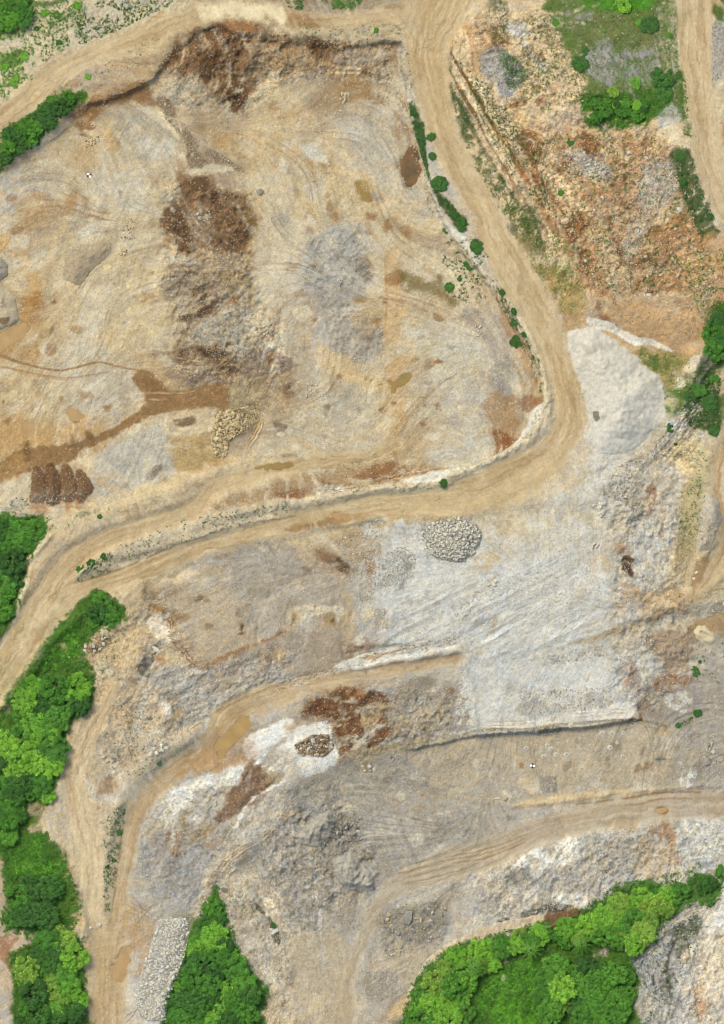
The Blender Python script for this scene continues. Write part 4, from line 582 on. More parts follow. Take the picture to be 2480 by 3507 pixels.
for ri,(nm,lb,pts,wd,zs,cc) in enumerate(ROADS):
    s,al,arc,tt,W,L = line_alpha('R',pts,wd,10,16)
    zs = [0.36*q for q in zs]
    r2 = line_alpha('R',pts,np.array(wd)*1.05,34,4)
    # height first, on a slightly wider strip
    s2,al2,arc2,_,_,L2 = r2; z2 = np.interp(arc2/L2, np.linspace(0,1,len(zs)), zs)
    H[s2] = H[s2]*(1-al2)+z2*al2
    ROUGH[s] = ROUGH[s]*(1-al)+.35*al
    soft = smooth(-10,10,W-np.abs(tt)+6*DITH[s]); fade = np.clip(1.0+.22*MOD[1][s], .45, 1)*(.62 if nm == 'haul_road' and 'rutted' in lb else .92)
    st = fbm(arc/26, tt, 7, 3, 60+ri, .7); st = (st-st.mean())/st.std()
    st2 = fbm(arc/9, tt, 26, 3, 80+ri, .6); st2 = (st2-st2.mean())/st2.std()
    base = np.broadcast_to(lin(cc), C[s].shape).copy()
    for n_,c_,a_ in ((st,(164,134,96),.5),(-st,(220,202,168),.45),(st2,(172,142,102),.55),(-st2,(212,193,160),.45)):
        q = (smooth(.2,2.0,n_)*a_)[...,None]; base = base*(1-q)+lin(c_)*q
    edge = smooth(.55,1.0,np.abs(tt)/np.maximum(W,1))[...,None]*.45; base = base*(1-edge)+lin((214,196,162))*edge
    a3 = (soft*fade)[...,None]; C[s] = C[s]*(1-a3)+base*a3
    H[s] += (st*.035-.05)*al
    CLS[s] = np.where(al > .5, ri+1, CLS[s])
# loose soil has slumped over these edges: the step is worn to a slope
def soften(c, pts, wd, rad):
    r = line_alpha(c, pts, wd, wd/2, 6); s, al = r[:2]; k_ = int(rad/Q)
    j0, j1, i0, i1 = max(0, s[0].start-k_), min(NY, s[0].stop+k_), max(0, s[1].start-k_), min(NX, s[1].stop+k_); A = H[j0:j1, i0:i1].copy()
    for _ in range(2):
        for ax in (0, 1):
            B = np.concatenate([np.repeat(np.take(A, [0], ax), k_, ax), A, np.repeat(np.take(A, [-1], ax), k_+1, ax)], ax); cs = np.cumsum(B, ax)
            A = (np.take(cs, np.arange(2*k_+1, cs.shape[ax]), ax)-np.take(cs, np.arange(0, cs.shape[ax]-2*k_-1), ax))/(2*k_+1) if cs.shape[ax]-2*k_-1 == A.shape[ax] else A
    al = np.minimum(1, al*1.4); H[s] = H[s]*(1-al)+A[s[0].start-j0:s[0].stop-j0, s[1].start-i0:s[1].stop-i0]*al
soften('K',[(0,760),(150,640),(300,490),(420,350),(560,290),(760,170),(1000,100)],150,34)
soften('J',[(560,1640),(480,1300),(580,1060),(680,600),(760,400),(960,180)],110,26)
soften('G',[(700,1700),(1000,1480),(1250,1320),(1500,1190)],110,22); soften('D',[(600,1500),(900,1400),(1250,1290),(1400,1250)],110,24); soften('A',[(-30,960),(120,850),(300,700),(420,620)],110,24); soften('K',[(20,860),(60,1040),(140,1240),(240,1430),(270,1640)],110,26)
# stony banks left standing between the lanes
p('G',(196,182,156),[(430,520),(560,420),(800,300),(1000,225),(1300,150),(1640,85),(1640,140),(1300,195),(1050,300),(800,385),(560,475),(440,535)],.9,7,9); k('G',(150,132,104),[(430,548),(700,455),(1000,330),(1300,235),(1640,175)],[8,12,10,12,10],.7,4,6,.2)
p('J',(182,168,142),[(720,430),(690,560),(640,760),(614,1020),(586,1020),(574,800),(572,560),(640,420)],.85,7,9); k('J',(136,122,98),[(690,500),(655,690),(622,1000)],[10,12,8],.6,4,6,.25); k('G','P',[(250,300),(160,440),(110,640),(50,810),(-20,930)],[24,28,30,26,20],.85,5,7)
# marks on the roads
p('A',(233,216,180),[(1090,40),(1250,20),(1450,20),(1560,50),(1560,110),(1350,90),(1150,105)],.8,10,12,.1); p('B',(232,215,179),[(0,20),(150,15),(330,60),(340,120),(150,105),(0,92)],.5,10,12,.2)
p('B',(160,120,78),[(390,75),(520,85),(560,150),(440,145)],.65,12,14,.15); p('B',(162,124,80),[(950,30),(1050,28),(1040,40),(960,45)],.6)
for i in range(3): k('B',(188,152,104),[(1170+i*22,60),(1150+i*26,250),(1185+i*28,480),(1240+i*22,640)],[6,8,8,5],.5,4,4)
th=[(1100+60*math.cos(a)+60,310+45*math.sin(a)) for a in np.linspace(1.2,5.4,12)]; k('B',(150,116,78),th,4,.55,3,3); th=[(1190+35*math.cos(a),250+30*math.sin(a)) for a in np.linspace(0,5,10)]; k('B',(156,122,84),th,4,.4,3,3)
p('H',(158,116,70),[(380,250),(560,205),(740,170),(760,200),(600,235),(440,262)],.7,8,8,.15); p('H',(160,120,74),[(740,165),(900,150),(920,180),(760,195)],.55,10,10,.2); p('H',(170,132,86),[(920,150),(1180,160),(1180,190),(1000,185)],.55,10,10,.2); p('H',(194,154,98),[(640,160),(740,160),(740,195),(660,200)],.75)
p('H',(206,182,142),[(900,100),(1300,70),(1500,80),(1480,160),(1200,180),(950,150)],.5,20,14); p('F',(206,182,142),[(400,1340),(700,1180),(850,1100),(860,1250),(700,1400),(420,1440)],.5,24,20)
p('G',(224,206,170),[(200,720),(320,640),(360,680),(240,790),(120,950),(100,900)],.5,20,16,.2); p('G',(182,148,104),[(170,840),(260,760),(230,860),(160,920)],.45,14,14,.2)
p('G',(166,128,82),[(1180,1345),(1500,1185),(1540,1175),(1430,1300),(1390,1400),(1320,1560),(1000,1640),(1060,1540)],.38,24,24,.2); p('J',(186,148,100),[(1000,190),(1200,90),(1250,160),(1340,170),(1200,210),(1010,260)],.6,14,14,.1)
for a_ in ((1120,1040),(1050,1040),(1180,1020),(920,1050),(830,1065)): dots('H',(150,104,62),[(a_[0],a_[1]-25,12,14)],.7)
p('I',(150,114,70),[(1470,440),(1550,420),(1500,530),(1445,570)],.7); p('I',(212,188,146),[(1480,560),(1624,500),(1624,560),(1500,625)],.6)
for a_ in ([(730,900),(790,990),(770,1090)],[(710,960),(770,1020),(740,1130)],[(860,960),(760,1010),(700,1000)],[(870,940),(800,1020),(720,1130)],[(690,1000),(760,990),(850,1050)],[(740,1010),(760,1100),(740,1180)],[(730,940),(830,1010),(850,1040)],[(790,1540),(720,1570),(690,1600)],[(780,1520),(740,1580),(700,1624)]):
    k('J',(158,128,86),a_,[4,7,4],.7,3,4)
p('J',(186,152,104),[(680,1000),(860,1080),(840,1250),(780,1360),(740,1180),(690,1130)],.55,16,14,.1); p('J',(206,180,140),[(490,1130),(600,1120),(560,1250),(490,1300)],.7,14,14)
for i_ in range(7):
    k('K',(214,196,164) if i_%2 else (140,120,94),[(1000+i_*10,760+i_*14),(1200+i_*30,700+i_*10),(1400+i_*24,610+i_*12)],[5,8,4],.55,3,4)
    k('L',(150,122,88) if i_%2 else (206,182,144),[(60+i_*10,690+i_*8),(300,640+i_*12),(520,560+i_*10)],[5,8,4],.5,3,4)
k('L',(140,100,64),[(800,400),(1000,380),(1200,350),(1330,335),(1500,335)],[6,9,12,14,10],.65,4,6,.1); k('L',(150,112,72),[(1000,410),(1150,400),(1300,372),(1450,370)],[6,12,12,8],.6,4,6,.15)
p('L',(160,138,108),[(930,480),(1100,470),(1110,550),(950,540)],.5,14,14,.15)
# ground under the woods
VEG = {
 'jw':('G',[(430,680),(550,600),(640,640),(700,730),(620,780),(530,830),(480,880),(450,930),(500,1000),(520,1140),(480,1240),(370,1360),(330,1500),(290,1670),(280,1700),(220,1800),(240,1900),(240,1940),(350,2060),(360,2140),(400,2210),(440,2360),(430,2410),(400,2460),(450,2580),(460,2780),(480,3060),(100,3060),(90,2780),(60,2630),(170,2550),(160,2490),(60,2480),(20,2430),(40,2280),(20,2080),(-20,1980),(-20,1320),(80,1280),(50,1180),(100,1140),(140,1060),(200,980),(280,860),(350,760)]),
 'w1':('G',[(-30,195),(120,172),(240,195),(250,260),(180,360),(130,500),(100,620),(80,730),(-30,830)]),
 'tri':('J',[(1200,860),(1220,930),(1270,1030),(1290,1150),(1350,1270),(1400,1350),(1490,1450),(1450,1560),(1450,1670),(930,1670),(930,1480),(990,1350),(1010,1300),(1060,1180),(1100,1050),(1160,970)]),
 'br':('L',[(-10,1285),(150,1190),(350,1135),(500,1095),(640,1060),(740,1070),(830,990),(960,930),(1010,870),(1100,850),(1250,830),(1400,850),(1480,800),(1540,790),(1610,800),(1620,880),(1560,960),(1450,945),(1330,1010),(1270,1090),(1230,1160),(1100,1260),(1150,1400),(1110,1550),(1110,1670),(-160,1670),(-150,1590),(-105,1430),(-60,1350)]),
 'ah':('A',[(-20,900),(0,760),(60,700),(190,640),(250,560),(380,510),(480,530),(440,570),(330,650),(260,740),(200,800),(120,830),(60,880),(0,960)]),
 'atl':('A',[(-30,-30),(175,-30),(160,130),(60,140),(0,200),(-30,200)]),
 'fr':('F',[(1520,480),(1540,390),(1660,330),(1660,640),(1590,650),(1520,610)]),
}
VEGM = np.zeros((NY, NX))
for nm,(c_,pt_) in VEG.items():
    s,al,_ = poly_alpha(c_,pt_,16,34,dith=True)
    C[s] = C[s]*(1-(al*.95)[...,None])+lin((78,118,40))*(al*.95)[...,None]; VEGM[s] = np.maximum(VEGM[s],al); CLS[s] = np.where(al>.5,0,CLS[s])
    ROUGH[s] = ROUGH[s]*(1-al)+2.2*al
p('L',(92,150,40),[(280,1430),(460,1270),(580,1290),(580,1450),(600,1600),(440,1660),(260,1560)],.9,14,16); p('L',(84,140,38),[(830,1090),(900,1020),(930,1050),(900,1130),(830,1160)],.85,10,12)
p('G',(80,132,36),[(300,900),(380,770),(450,800),(440,950),(330,1000),(230,1040)],.85,12,14); p('J',(80,134,36),[(60,700),(220,600),(240,700),(330,720),(300,800),(120,860)],.85,14,16)
p('G',(176,164,120),[(330,890),(370,880),(375,920),(350,930)],.8,9,10); p('L',(176,164,140),[(890,1210),(960,1200),(960,1260),(900,1260)],.8); dots('L',(206,186,160),[(410,1275,14,18),(400,1365,18,20),(540,1130,10,14),(405,1425,8)],.9); p('L',(196,184,164),[(890,1210),(960,1200),(960,1250),(900,1260)],.7,6,12,.2)
p('J',(176,162,130),[(150,400),(240,410),(210,450),(160,440)],.8); p('J',(190,172,140),[(160,540),(250,480),(250,540),(200,560)],.85); p('J',(186,170,138),[(390,1020),(430,990),(430,1040)],.8); p('L',(126,92,68),[(630,1010),(740,1000),(830,990),(780,1040),(700,1080),(640,1070)],.85,7,10)

# ------------------------------------------------------------------ relief: lumps, ruts, blade marks
def comb(c, pts, ang, wl, amp, col=.10, curve=0.0):
    """fan of bulldozer blade and rake marks: real ridges with crests coloured slightly lighter"""
    r = poly_alpha(c, pts, 30, 16)
    if r is None: return
    s, al, _ = r; q = pp(c, pts).mean(0); a = math.radians(ang)
    u = (X[s]-q[0])*math.cos(a)+(Y[s]-q[1])*math.sin(a); v = -(X[s]-q[0])*math.sin(a)+(Y[s]-q[1])*math.cos(a)
    v = v+curve*u*u/400+8*WYc[s]
    n = fbm(u/18, v, wl, 3, int(abs(ang))+5, .6); n = (n-n.mean())/n.std()
    H[s] += n*amp*.55*al; C[s] *= (1+col*n*al)[..., None]
for a in (('D',[(520,1190),(900,1000),(980,1290),(560,1430)],-62,9,.05,.05,.4),('E',[(1380,380),(1500,360),(1640,480),(1640,850),(1540,800),(1440,480)],70,8,.06,.06,-.5),('H',[(960,640),(1400,560),(1640,500),(1640,900),(1000,920)],-28,16,.12,.06),
          ('I',[(150,700),(480,480),(760,350),(980,760),(400,1000)],-28,16,.12,.06),('K',[(380,480),(650,450),(700,900),(420,1100),(200,720)],48,12,.14,.07),('K',[(850,480),(1300,450),(1300,720),(950,800)],65,14,.10,.06),('K',[(30,860),(330,820),(440,1400),(280,1440)],60,10,.10,.05),
          ('K',[(860,1280),(1080,1240),(1040,1500),(850,1500)],-30,10,.10,.05),('L',[(0,740),(240,700),(520,680),(250,880),(0,900)],-25,10,.08,.06),('G',[(870,1040),(1640,900),(1640,1080),(1000,1380)],-22,14,.16,.07),('G',[(480,1240),(700,1090),(560,1400),(430,1640),(310,1640)],-66,12,.08,.07),
          ('A',[(600,590),(990,770),(850,880),(560,900)],-60,9,.05,.05),('H',[(60,400),(700,500),(700,700),(80,700)],-20,18,.08,.05),('F',[(760,520),(1150,660),(1290,980),(900,1250)],-50,26,.05,.02),('A',[(350,1140),(900,1000),(900,1600),(200,1640)],-68,16,.04,.05),
          ('D',[(0,700),(700,540),(700,1000),(0,1150)],-40,14,.03,.05),('B',[(380,700),(900,900),(900,1180),(200,850)],38,16,.03,.04),('L',[(420,600),(1220,560),(1000,900),(300,1040)],-40,14,.14,.05),('C',[(110,350),(500,700),(760,1300),(480,1200)],56,16,.34,.10),('C',[(520,740),(860,760),(1300,900),(1500,1330),(1500,1624),(900,1624),(700,1200)],62,30,.34,.06),('J',[(300,300),(540,0),(580,1040),(440,1000)],-85,14,.05,.05),
          ('L',[(1100,1270),(1640,900),(1640,1660),(1120,1660)],-70,60,.7,.03),('F',[(1200,1220),(1520,640),(1560,760),(1400,1250)],-52,12,.45,.10),('D',[(880,600),(1600,640),(1600,760),(900,800)],-15,9,.06,.06),('I',[(480,1080),(720,980),(700,1180)],-50,9,.05,.05)): comb(*a)
N5 = fbm(X,Y,60,5,41,.55); N5 = (N5-N5.mean())/N5.std(); N1 = fbm(X,Y,11,2,42); N1 = (N1-N1.mean())/N1.std()
N1b = rng.normal(size=(NY,NX)); RID = 1-np.abs(2*fbm(X,Y,34,4,43,.6)-1); RID = (RID-RID.mean())/RID.std()
H += np.minimum(ROUGH,2)*(.08*N5+.035*N1+.02*N1b)+np.maximum(ROUGH-1,0)*.09*RID+ROUGH*.025*ST2
LUMP = 1-np.abs(2*fbm(X,Y,90,4,44,.55)-1); LUMP = (LUMP-LUMP.mean())/LUMP.std()
for c_, pt_, a_ in (('K',[(300,640),(440,440),(700,400),(900,660),(900,900),(560,960),(330,830)],.45),('K',[(880,1000),(1240,930),(1290,1100),(960,1260)],.4),('L',[(300,800),(800,600),(1220,570),(1500,520),(1500,740),(1000,900),(300,1040)],.26),('G',[(620,1180),(900,1080),(1640,920),(1640,1070),(1000,1380),(700,1600),(480,1600)],.24),('H',[(480,1220),(880,1130),(1420,1180),(1440,1350),(700,1530)],.4),('A',[(880,980),(1400,1060),(1400,1624),(900,1624)],.35),('A',[(860,440),(1100,180),(1624,180),(1624,440),(1360,620),(1000,600)],.45),('B',[(0,190),(980,240),(960,460),(0,440)],.4),('D',[(920,180),(1400,180),(1624,640),(1560,780),(1000,800)],.35),('C',[(280,60),(640,80),(860,500),(1300,700),(1500,1300),(1660,1640),(880,1640),(560,900)],.22),('I',[(1000,100),(1400,200),(1440,1060),(1180,1300),(1000,1150)],.35),('B',[(500,1330),(790,1250),(880,1550),(700,1624),(500,1600)],.35),('E',[(560,240),(930,430),(930,660),(640,620)],.35),('F',[(900,1250),(1200,1180),(1400,1300),(1400,1624),(960,1624)],.35),('J',[(760,420),(1400,160),(1624,300),(1100,1000),(830,900)],.18)):
    r = poly_alpha(c_, pt_, 40, 24); H[r[0]] += r[1]*a_*(.65*LUMP[r[0]]+.35*RID[r[0]])
# colour breaks up with the stones and fines in it
g1 = fbm(X,Y,9,2,51,.8); g1 = (g1-g1.mean())/g1.std(); g2 = rng.normal(size=(NY,NX)); g3 = fbm(X,Y,40,5,52,.7); g3 = (g3-g3.mean())/g3.std()
amp = .55+.45*np.clip(ROUGH,.2,2.4)
C *= np.clip(1+amp*(.045*g1+.045*g2+.05*g3+.04*ST1),.45,1.6)[...,None]
tint = fbm(X,Y,22,4,53,.7); tint = (tint-tint.mean())/tint.std()*np.clip(ROUGH,.4,1.6)
C *= np.stack([1+.018*tint, np.ones_like(tint), 1-.035*tint], -1)
k_ = (g2+.4*ROUGH > 2.9) & (VEGM < .3); C[k_] = C[k_]*.45+lin((226,218,202))*.55        # stray pale chips
k_ = (g2-.4*ROUGH < -3.0) & (VEGM < .3); C[k_] *= .72
# puddles: shallow hollows filled with muddy water
PUDDLES = [('G',[(1245,1392),(1305,1322),(1382,1280),(1390,1335),(1315,1420),(1265,1470),(1245,1515),(1222,1515),(1222,1472),(1206,1445)],'ochre','long ochre puddle on the curving haul road beside white gravel'),
 ('J',[(612,1300),(645,1290),(690,1200),(722,1215),(708,1300),(680,1375),(635,1375)],'tan','tan puddle on the haul road beside the white stone heap'),
 ('D',[(-30,520),(40,490),(100,450),(140,450),(150,500),(80,560),(-30,600)],'tan','tan puddle beside the pale heaps at the western edge of the pit'),
 ('D',[(130,1000),(190,1010),(208,1060),(160,1085),(125,1050)],'tan','small tan puddle north of the muddy track'), ('D',[(375,925),(430,925),(465,965),(420,990),(380,965)],'tan','small tan puddle in the floor beside the muddy track bend'),
 ('E',[(968,770),(1010,768),(1040,730),(1082,748),(1060,782),(1012,802),(992,832)],'olive','olive puddle where two tracks cross in the pit'),
 ('E',[(210,1245),(320,1225),(420,1222),(430,1240),(330,1262),(240,1268)],'olive','olive puddle on the ramp road'),
 ('B',[(1058,832),(1100,818),(1138,895),(1146,960),(1130,1012),(1080,1030),(1034,960),(1042,900)],'dark','dark pond at the foot of the rock face by the road'),
 ('L',[(1248,430),(1300,425),(1298,442),(1260,452)],'tan','small pale puddle on the rutted haul road'), ('B',[(772,1020),(800,1030),(850,1105),(835,1122),(795,1095)],'olive','narrow olive puddle in the middle of the pit floor'),
 ('H',[(655,160),(735,158),(738,185),(670,195)],'tan','shallow tan puddle on the haul road above the rubble')]
PZ = []
for c_,pt_,kk,lb in PUDDLES:
    s,al,d = poly_alpha(c_,pt_,14,16,dith=True); core = al > .6
    z0 = float(np.median(H[s][core])) if core.any() else 0; PZ.append(z0)
    big = poly_alpha(c_,pt_,46,16,dith=True); s2,_,d2 = big; al2 = smooth(-36,-6,d2)
    H[s2] = H[s2]*(1-al2)+z0*al2; H[s] -= .28*al
    C[s] = C[s]*(1-(al*.7)[...,None])+lin((150,112,68))*(al*.7)[...,None]
# ------------------------------------------------------------------ heaps of gravel and soil that stand on the ground
HEAPS = [
 ('gravel_stockpile','great pale stockpile of crushed limestone beside the road bend','stockpile','F',[(745,520),(830,480),(930,480),(1060,580),(1150,640),(1170,680),(1260,740),(1290,850),(1290,980),(1210,1060),(1150,1130),(1040,1180),(930,1170),(880,1080),(850,900),(795,720)],6.5,.5,(212,207,197)),
 ('gravel_heap','grey half buried gravel heap cut off by the western edge of the pit','heap','A',[(-60,1430),(30,1445),(50,1510),(20,1560),(-60,1580)],2.0,.6,(160,152,142)),
 ('sand_heap','pale sand heap with a brown scooped top at the western edge of the pit','heap','D',[(-60,210),(40,260),(85,310),(108,370),(100,440),(40,470),(-60,465)],2.6,.6,(192,179,155)),
 ('gravel_heap','small grey mound of fines with its shaded side painted dark on the pit floor','heap','A',[(370,1400),(560,1335),(625,1375),(590,1440),(520,1510),(440,1575),(350,1560),(350,1460)],.9,.3,(178,160,134)),
 ('soil_heap','westernmost of four brown tipped soil heaps in a row','heap','D',[(180,1265),(225,1258),(262,1330),(255,1440),(175,1450),(165,1400)],1.5,.5,(118,80,50)),
 ('soil_heap','second of four brown tipped soil heaps, just east of the westernmost','heap','D',[(250,1240),(310,1248),(345,1350),(330,1455),(252,1455)],1.5,.5,(112,76,48)),
 ('soil_heap','third of four brown tipped soil heaps in a row','heap','D',[(335,1250),(390,1248),(425,1340),(415,1438),(338,1440)],1.5,.5,(120,82,50)),
 ('soil_heap','easternmost of four brown tipped soil heaps, next to grey raked floor','heap','D',[(420,1268),(478,1278),(518,1360),(480,1436),(420,1436)],1.5,.5,(122,88,62)),
 ('gravel_heap','long heap of pale gravel beside the wet eastern track','heap','I',[(1490,180),(1500,80),(1560,50),(1605,120),(1600,230),(1550,350),(1500,380),(1470,330)],3.0,.6,(200,190,176)),
 ('gravel_heap','round heap of grey white quarry stone south of the haul road','heap','H',[(1140,260),(1200,210),(1350,182),(1430,210),(1475,280),(1440,380),(1340,430),(1200,390)],2.4,.5,(168,163,153)),
 ('gravel_heap','long heap of white quarry stone beside the wooded triangle','heap','J',[(890,1040),(1040,1040),(1052,1130),(1032,1230),(992,1340),(935,1480),(922,1600),(800,1600),(748,1480),(790,1330),(850,1160)],1.5,.5,(178,175,168)),
 ('rock_mound','pale grey rock mound with a sharp crest on the lowest floor','mound','K',[(650,770),(690,690),(760,680),(830,740),(880,830),(865,890),(740,880)],4.6,1.0,(180,174,163)),
 ('rock_mound','low grey rock knob beside broken stones on the lowest floor','mound','K',[(470,600),(500,520),(620,440),(665,480),(650,560),(590,640),(500,640)],3.6,.9,(176,170,159)),
 ('sand_heap','ring shaped beige sand heap at the eastern edge','heap','I',[(1455,810),(1500,778),(1545,800),(1584,850),(1555,895),(1500,888),(1458,845)],1.8,.7,(219,201,169)),
]
HP = []
for nm,lb,ct,c_,pt_,hm,slope,cc in HEAPS:
    s,al,d = poly_alpha('R',rounded(c_,pt_),5,12)
    hh = hm*(1-np.exp(-np.maximum(d,0)*S*slope*1.35/hm))
    lump = MOD[1][s].clip(-2,2)*.16+MOD[0][s].clip(-2,2)*.06+.03*N1[s]
    if nm == 'gravel_stockpile': lump = MOD[2][s].clip(-2,2)*.12+MOD[1][s]*.018
    hh = hh*(1+lump); 
    if lb.startswith('ring'): hh = hh*(1-.85*smooth(14,30,d))
    a3 = (smooth(-2,4,d)*.85)[...,None]; tex = (1+.05*g1[s]+.05*g2[s])[...,None]
    C[s] = C[s]*(1-a3)+lin(cc)*tex*a3
    HP.append((s,hh,d))
p('D',(168,158,146),[(170,1400),(260,1380),(330,1400),(410,1380),(420,1430),(300,1470),(180,1460)],.5,12,14,.25); p('D',(150,118,86),[(-10,418),(50,418),(40,452),(-10,452)],.8,5,6)
p('A',(140,127,112),[(480,1450),(520,1405),(600,1392),(596,1430),(520,1500),(440,1555),(420,1530)],.45,10,10); p('F',(132,124,110),[(895,945),(925,940),(930,985),(905,995)],.9,3,5)  # lower right of the small grey mound painted dark as its shaded side
p('F',(192,184,170),[(800,720),(860,600),(920,560),(1000,570),(990,600),(900,610),(840,700)],.6,8,10); p('F',(214,208,196),[(1030,640),(1150,650),(1160,690),(1060,720)],.5)

# ------------------------------------------------------------------ meshes of the ground
def mat_ground(name, grain, bump, rough=.95, var=.16):
    m = bpy.data.materials.new(name); m.use_nodes = True; n = m.node_tree.nodes; l = m.node_tree.links; b = n['Principled BSDF']
    at = n.new('ShaderNodeAttribute'); at.attribute_name = 'Col'
    tc = n.new('ShaderNodeTexCoord'); n1 = n.new('ShaderNodeTexNoise'); n1.inputs['Scale'].default_value = grain; n1.inputs['Detail'].default_value = 6; n1.inputs['Roughness'].default_value = .75
    vo = n.new('ShaderNodeTexVoronoi'); vo.inputs['Scale'].default_value = grain*.9
    l.new(tc.outputs['Object'], n1.inputs['Vector']); l.new(tc.outputs['Object'], vo.inputs['Vector'])
    mr = n.new('ShaderNodeMapRange'); mr.inputs[1].default_value = .3; mr.inputs[2].default_value = .7; mr.inputs[3].default_value = 1-var; mr.inputs[4].default_value = 1+var
    l.new(n1.outputs['Fac'], mr.inputs[0])
    v2 = n.new('ShaderNodeTexVoronoi'); v2.inputs['Scale'].default_value = grain*1.15; l.new(tc.outputs['Object'], v2.inputs['Vector']); sp = n.new('ShaderNodeSeparateColor'); l.new(v2.outputs['Color'], sp.inputs[0])
    pw = n.new('ShaderNodeMapRange'); pw.inputs[3].default_value = -var*.5; pw.inputs[4].default_value = var*.6; l.new(sp.outputs[0], pw.inputs[0])
    gm = n.new('ShaderNodeMath'); gm.operation = 'MULTIPLY'; l.new(pw.outputs[0], gm.inputs[0]); l.new(at.outputs['Alpha'], gm.inputs[1])
    sm = n.new('ShaderNodeMath'); sm.operation = 'ADD'; l.new(mr.outputs[0], sm.inputs[0]); l.new(gm.outputs[0], sm.inputs[1])
    mu = n.new('ShaderNodeVectorMath'); mu.operation = 'SCALE'; l.new(at.outputs['Color'], mu.inputs[0]); l.new(sm.outputs[0], mu.inputs['Scale'])
    l.new(mu.outputs[0], b.inputs['Base Color'])
    bp = n.new('ShaderNodeBump'); bp.inputs['Strength'].default_value = bump; bp.inputs['Distance'].default_value = .12
    ad = n.new('ShaderNodeMath'); ad.operation = 'ADD'; l.new(n1.outputs['Fac'], ad.inputs[0]); l.new(vo.outputs['Distance'], ad.inputs[1]); l.new(ad.outputs[0], bp.inputs['Height'])
    l.new(bp.outputs[0], b.inputs['Normal']); b.inputs['Roughness'].default_value = rough; b.inputs['Specular IOR Level'].default_value = .15
    return m
M_ground = mat_ground('quarry_ground', 2.2, .5, var=.20); M_road = mat_ground('worn_sand', 3.0, .25, var=.10); M_sand = mat_ground('fine_sand', 3.0, .2, var=.07); M_heap = mat_ground('crushed_stone', 3.2, .7, var=.2)
def grid_mesh(name, verts, quads, cols, mat, grain=None):
    me = bpy.data.meshes.new(name); me.vertices.add(len(verts)); me.vertices.foreach_set('co', verts.astype(np.float32).ravel())
    nq = len(quads); me.loops.add(nq*4); me.loops.foreach_set('vertex_index', quads.astype(np.int32).ravel()); me.polygons.add(nq)
    me.polygons.foreach_set('loop_start', np.arange(0, nq*4, 4, dtype=np.int32)); me.polygons.foreach_set('loop_total', np.full(nq, 4, np.int32))
    at = me.attributes.new('Col', 'FLOAT_COLOR', 'POINT'); c4 = np.ones((len(verts), 4), np.float32); c4[:, :3] = cols; c4[:, 3] = .6 if grain is None else grain; at.data.foreach_set('color', c4.ravel())
    me.polygons.foreach_set('use_smooth', np.ones(nq, bool)); me.update(calc_edges=True); me.validate(); me.materials.append(mat)
    return me
def tag(o, label=None, cat=None, group=None, kind=None):
    for a, v in (('label', label), ('category', cat), ('group', group), ('kind', kind)):
        if v: o[a] = v
    return o
def link(name, me, parent=None):
    o = bpy.data.objects.new(name, me); COL.objects.link(o)
    if parent: o.parent = parent
    return o
LUM = C @ np.array([.25,.6,.15]); C *= np.clip((LUM/.40)**.13, .5, 1.25)[..., None]      # a little more contrast between dark soil and pale dust
ALB = np.clip(C/GAIN, .01, .85)
# beyond the frame the land carries on: mirrored and coarser, out to 170 m from the edge
def ext(a):
    g = np.cumsum(8*1.32**np.arange(16)); return np.concatenate([a[0]-g[::-1], a, a[-1]+g])
gx, gy = ext(xs), ext(ys)
def midx(g, n, a0):
    i = np.rint((g-a0)/Q).astype(int); i = np.abs(i); i = i % (2*(n-1)); return np.where(i >= n, 2*(n-1)-i, i)
ix, iy = midx(gx, NX, xs[0]), midx(gy, NY, ys[0])
GX, GY = np.meshgrid(gx, gy); GZ = H[np.ix_(iy, ix)]; GC = ALB[np.ix_(iy, ix)]; GK = CLS[np.ix_(iy, ix)]
def boxblur(A, k_):
    for _ in range(2):
        for ax in (0, 1):
            B = np.concatenate([np.repeat(np.take(A, [0], ax), k_+1, ax), A, np.repeat(np.take(A, [-1], ax), k_, ax)], ax); cs = np.cumsum(B, ax); n_ = A.shape[ax]
            A = (np.take(cs, np.arange(2*k_+1, 2*k_+1+n_), ax)-np.take(cs, np.arange(n_), ax))/(2*k_+1)
    return A
_d = np.maximum(np.maximum(xs[0]-GX, GX-xs[-1]), np.maximum(ys[0]-GY, GY-ys[-1])); _t = smooth(0, 90, _d)
GZ = GZ*(1-_t)+boxblur(H, 20)[np.ix_(iy, ix)]*_t; GC = GC*(1-_t[..., None])+boxblur(ALB, 26)[np.ix_(iy, ix)]*_t[..., None]
V3 = np.stack([(GX-PW/2)*S, (PH/2-GY)*S, GZ], -1).reshape(-1, 3)
nx, ny = len(gx), len(gy); vid = np.arange(nx*ny).reshape(ny, nx)
quads = np.stack([vid[1:, :-1], vid[1:, 1:], vid[:-1, 1:], vid[:-1, :-1]], -1).reshape(-1, 4)
inner = np.zeros((ny-1, nx-1), bool); inner[16:-16, 16:-16] = True
qc = np.where(inner, GK[:-1, :-1], 0).reshape(-1)
Cflat = GC.reshape(-1, 3); GRAIN = np.clip((-.15+.62*ROUGH)*(1+.55*MOD[1].clip(-1.5,1.5)+.3*ST3.clip(-1.5,1.5)), .08, 1.7); GFl = GRAIN[np.ix_(iy, ix)].reshape(-1)
def sub(name, mask, mat):
    q = quads[mask]; u, inv = np.unique(q, return_inverse=True); return grid_mesh(name, V3[u], inv.reshape(-1, 4), Cflat[u], mat, GFl[u])
go = tag(link('quarry_ground', sub('quarry_ground', qc == 0, M_ground)), kind='structure')
go['label'] = 'stepped quarry ground of tan sand, grey gravel and brown soil'
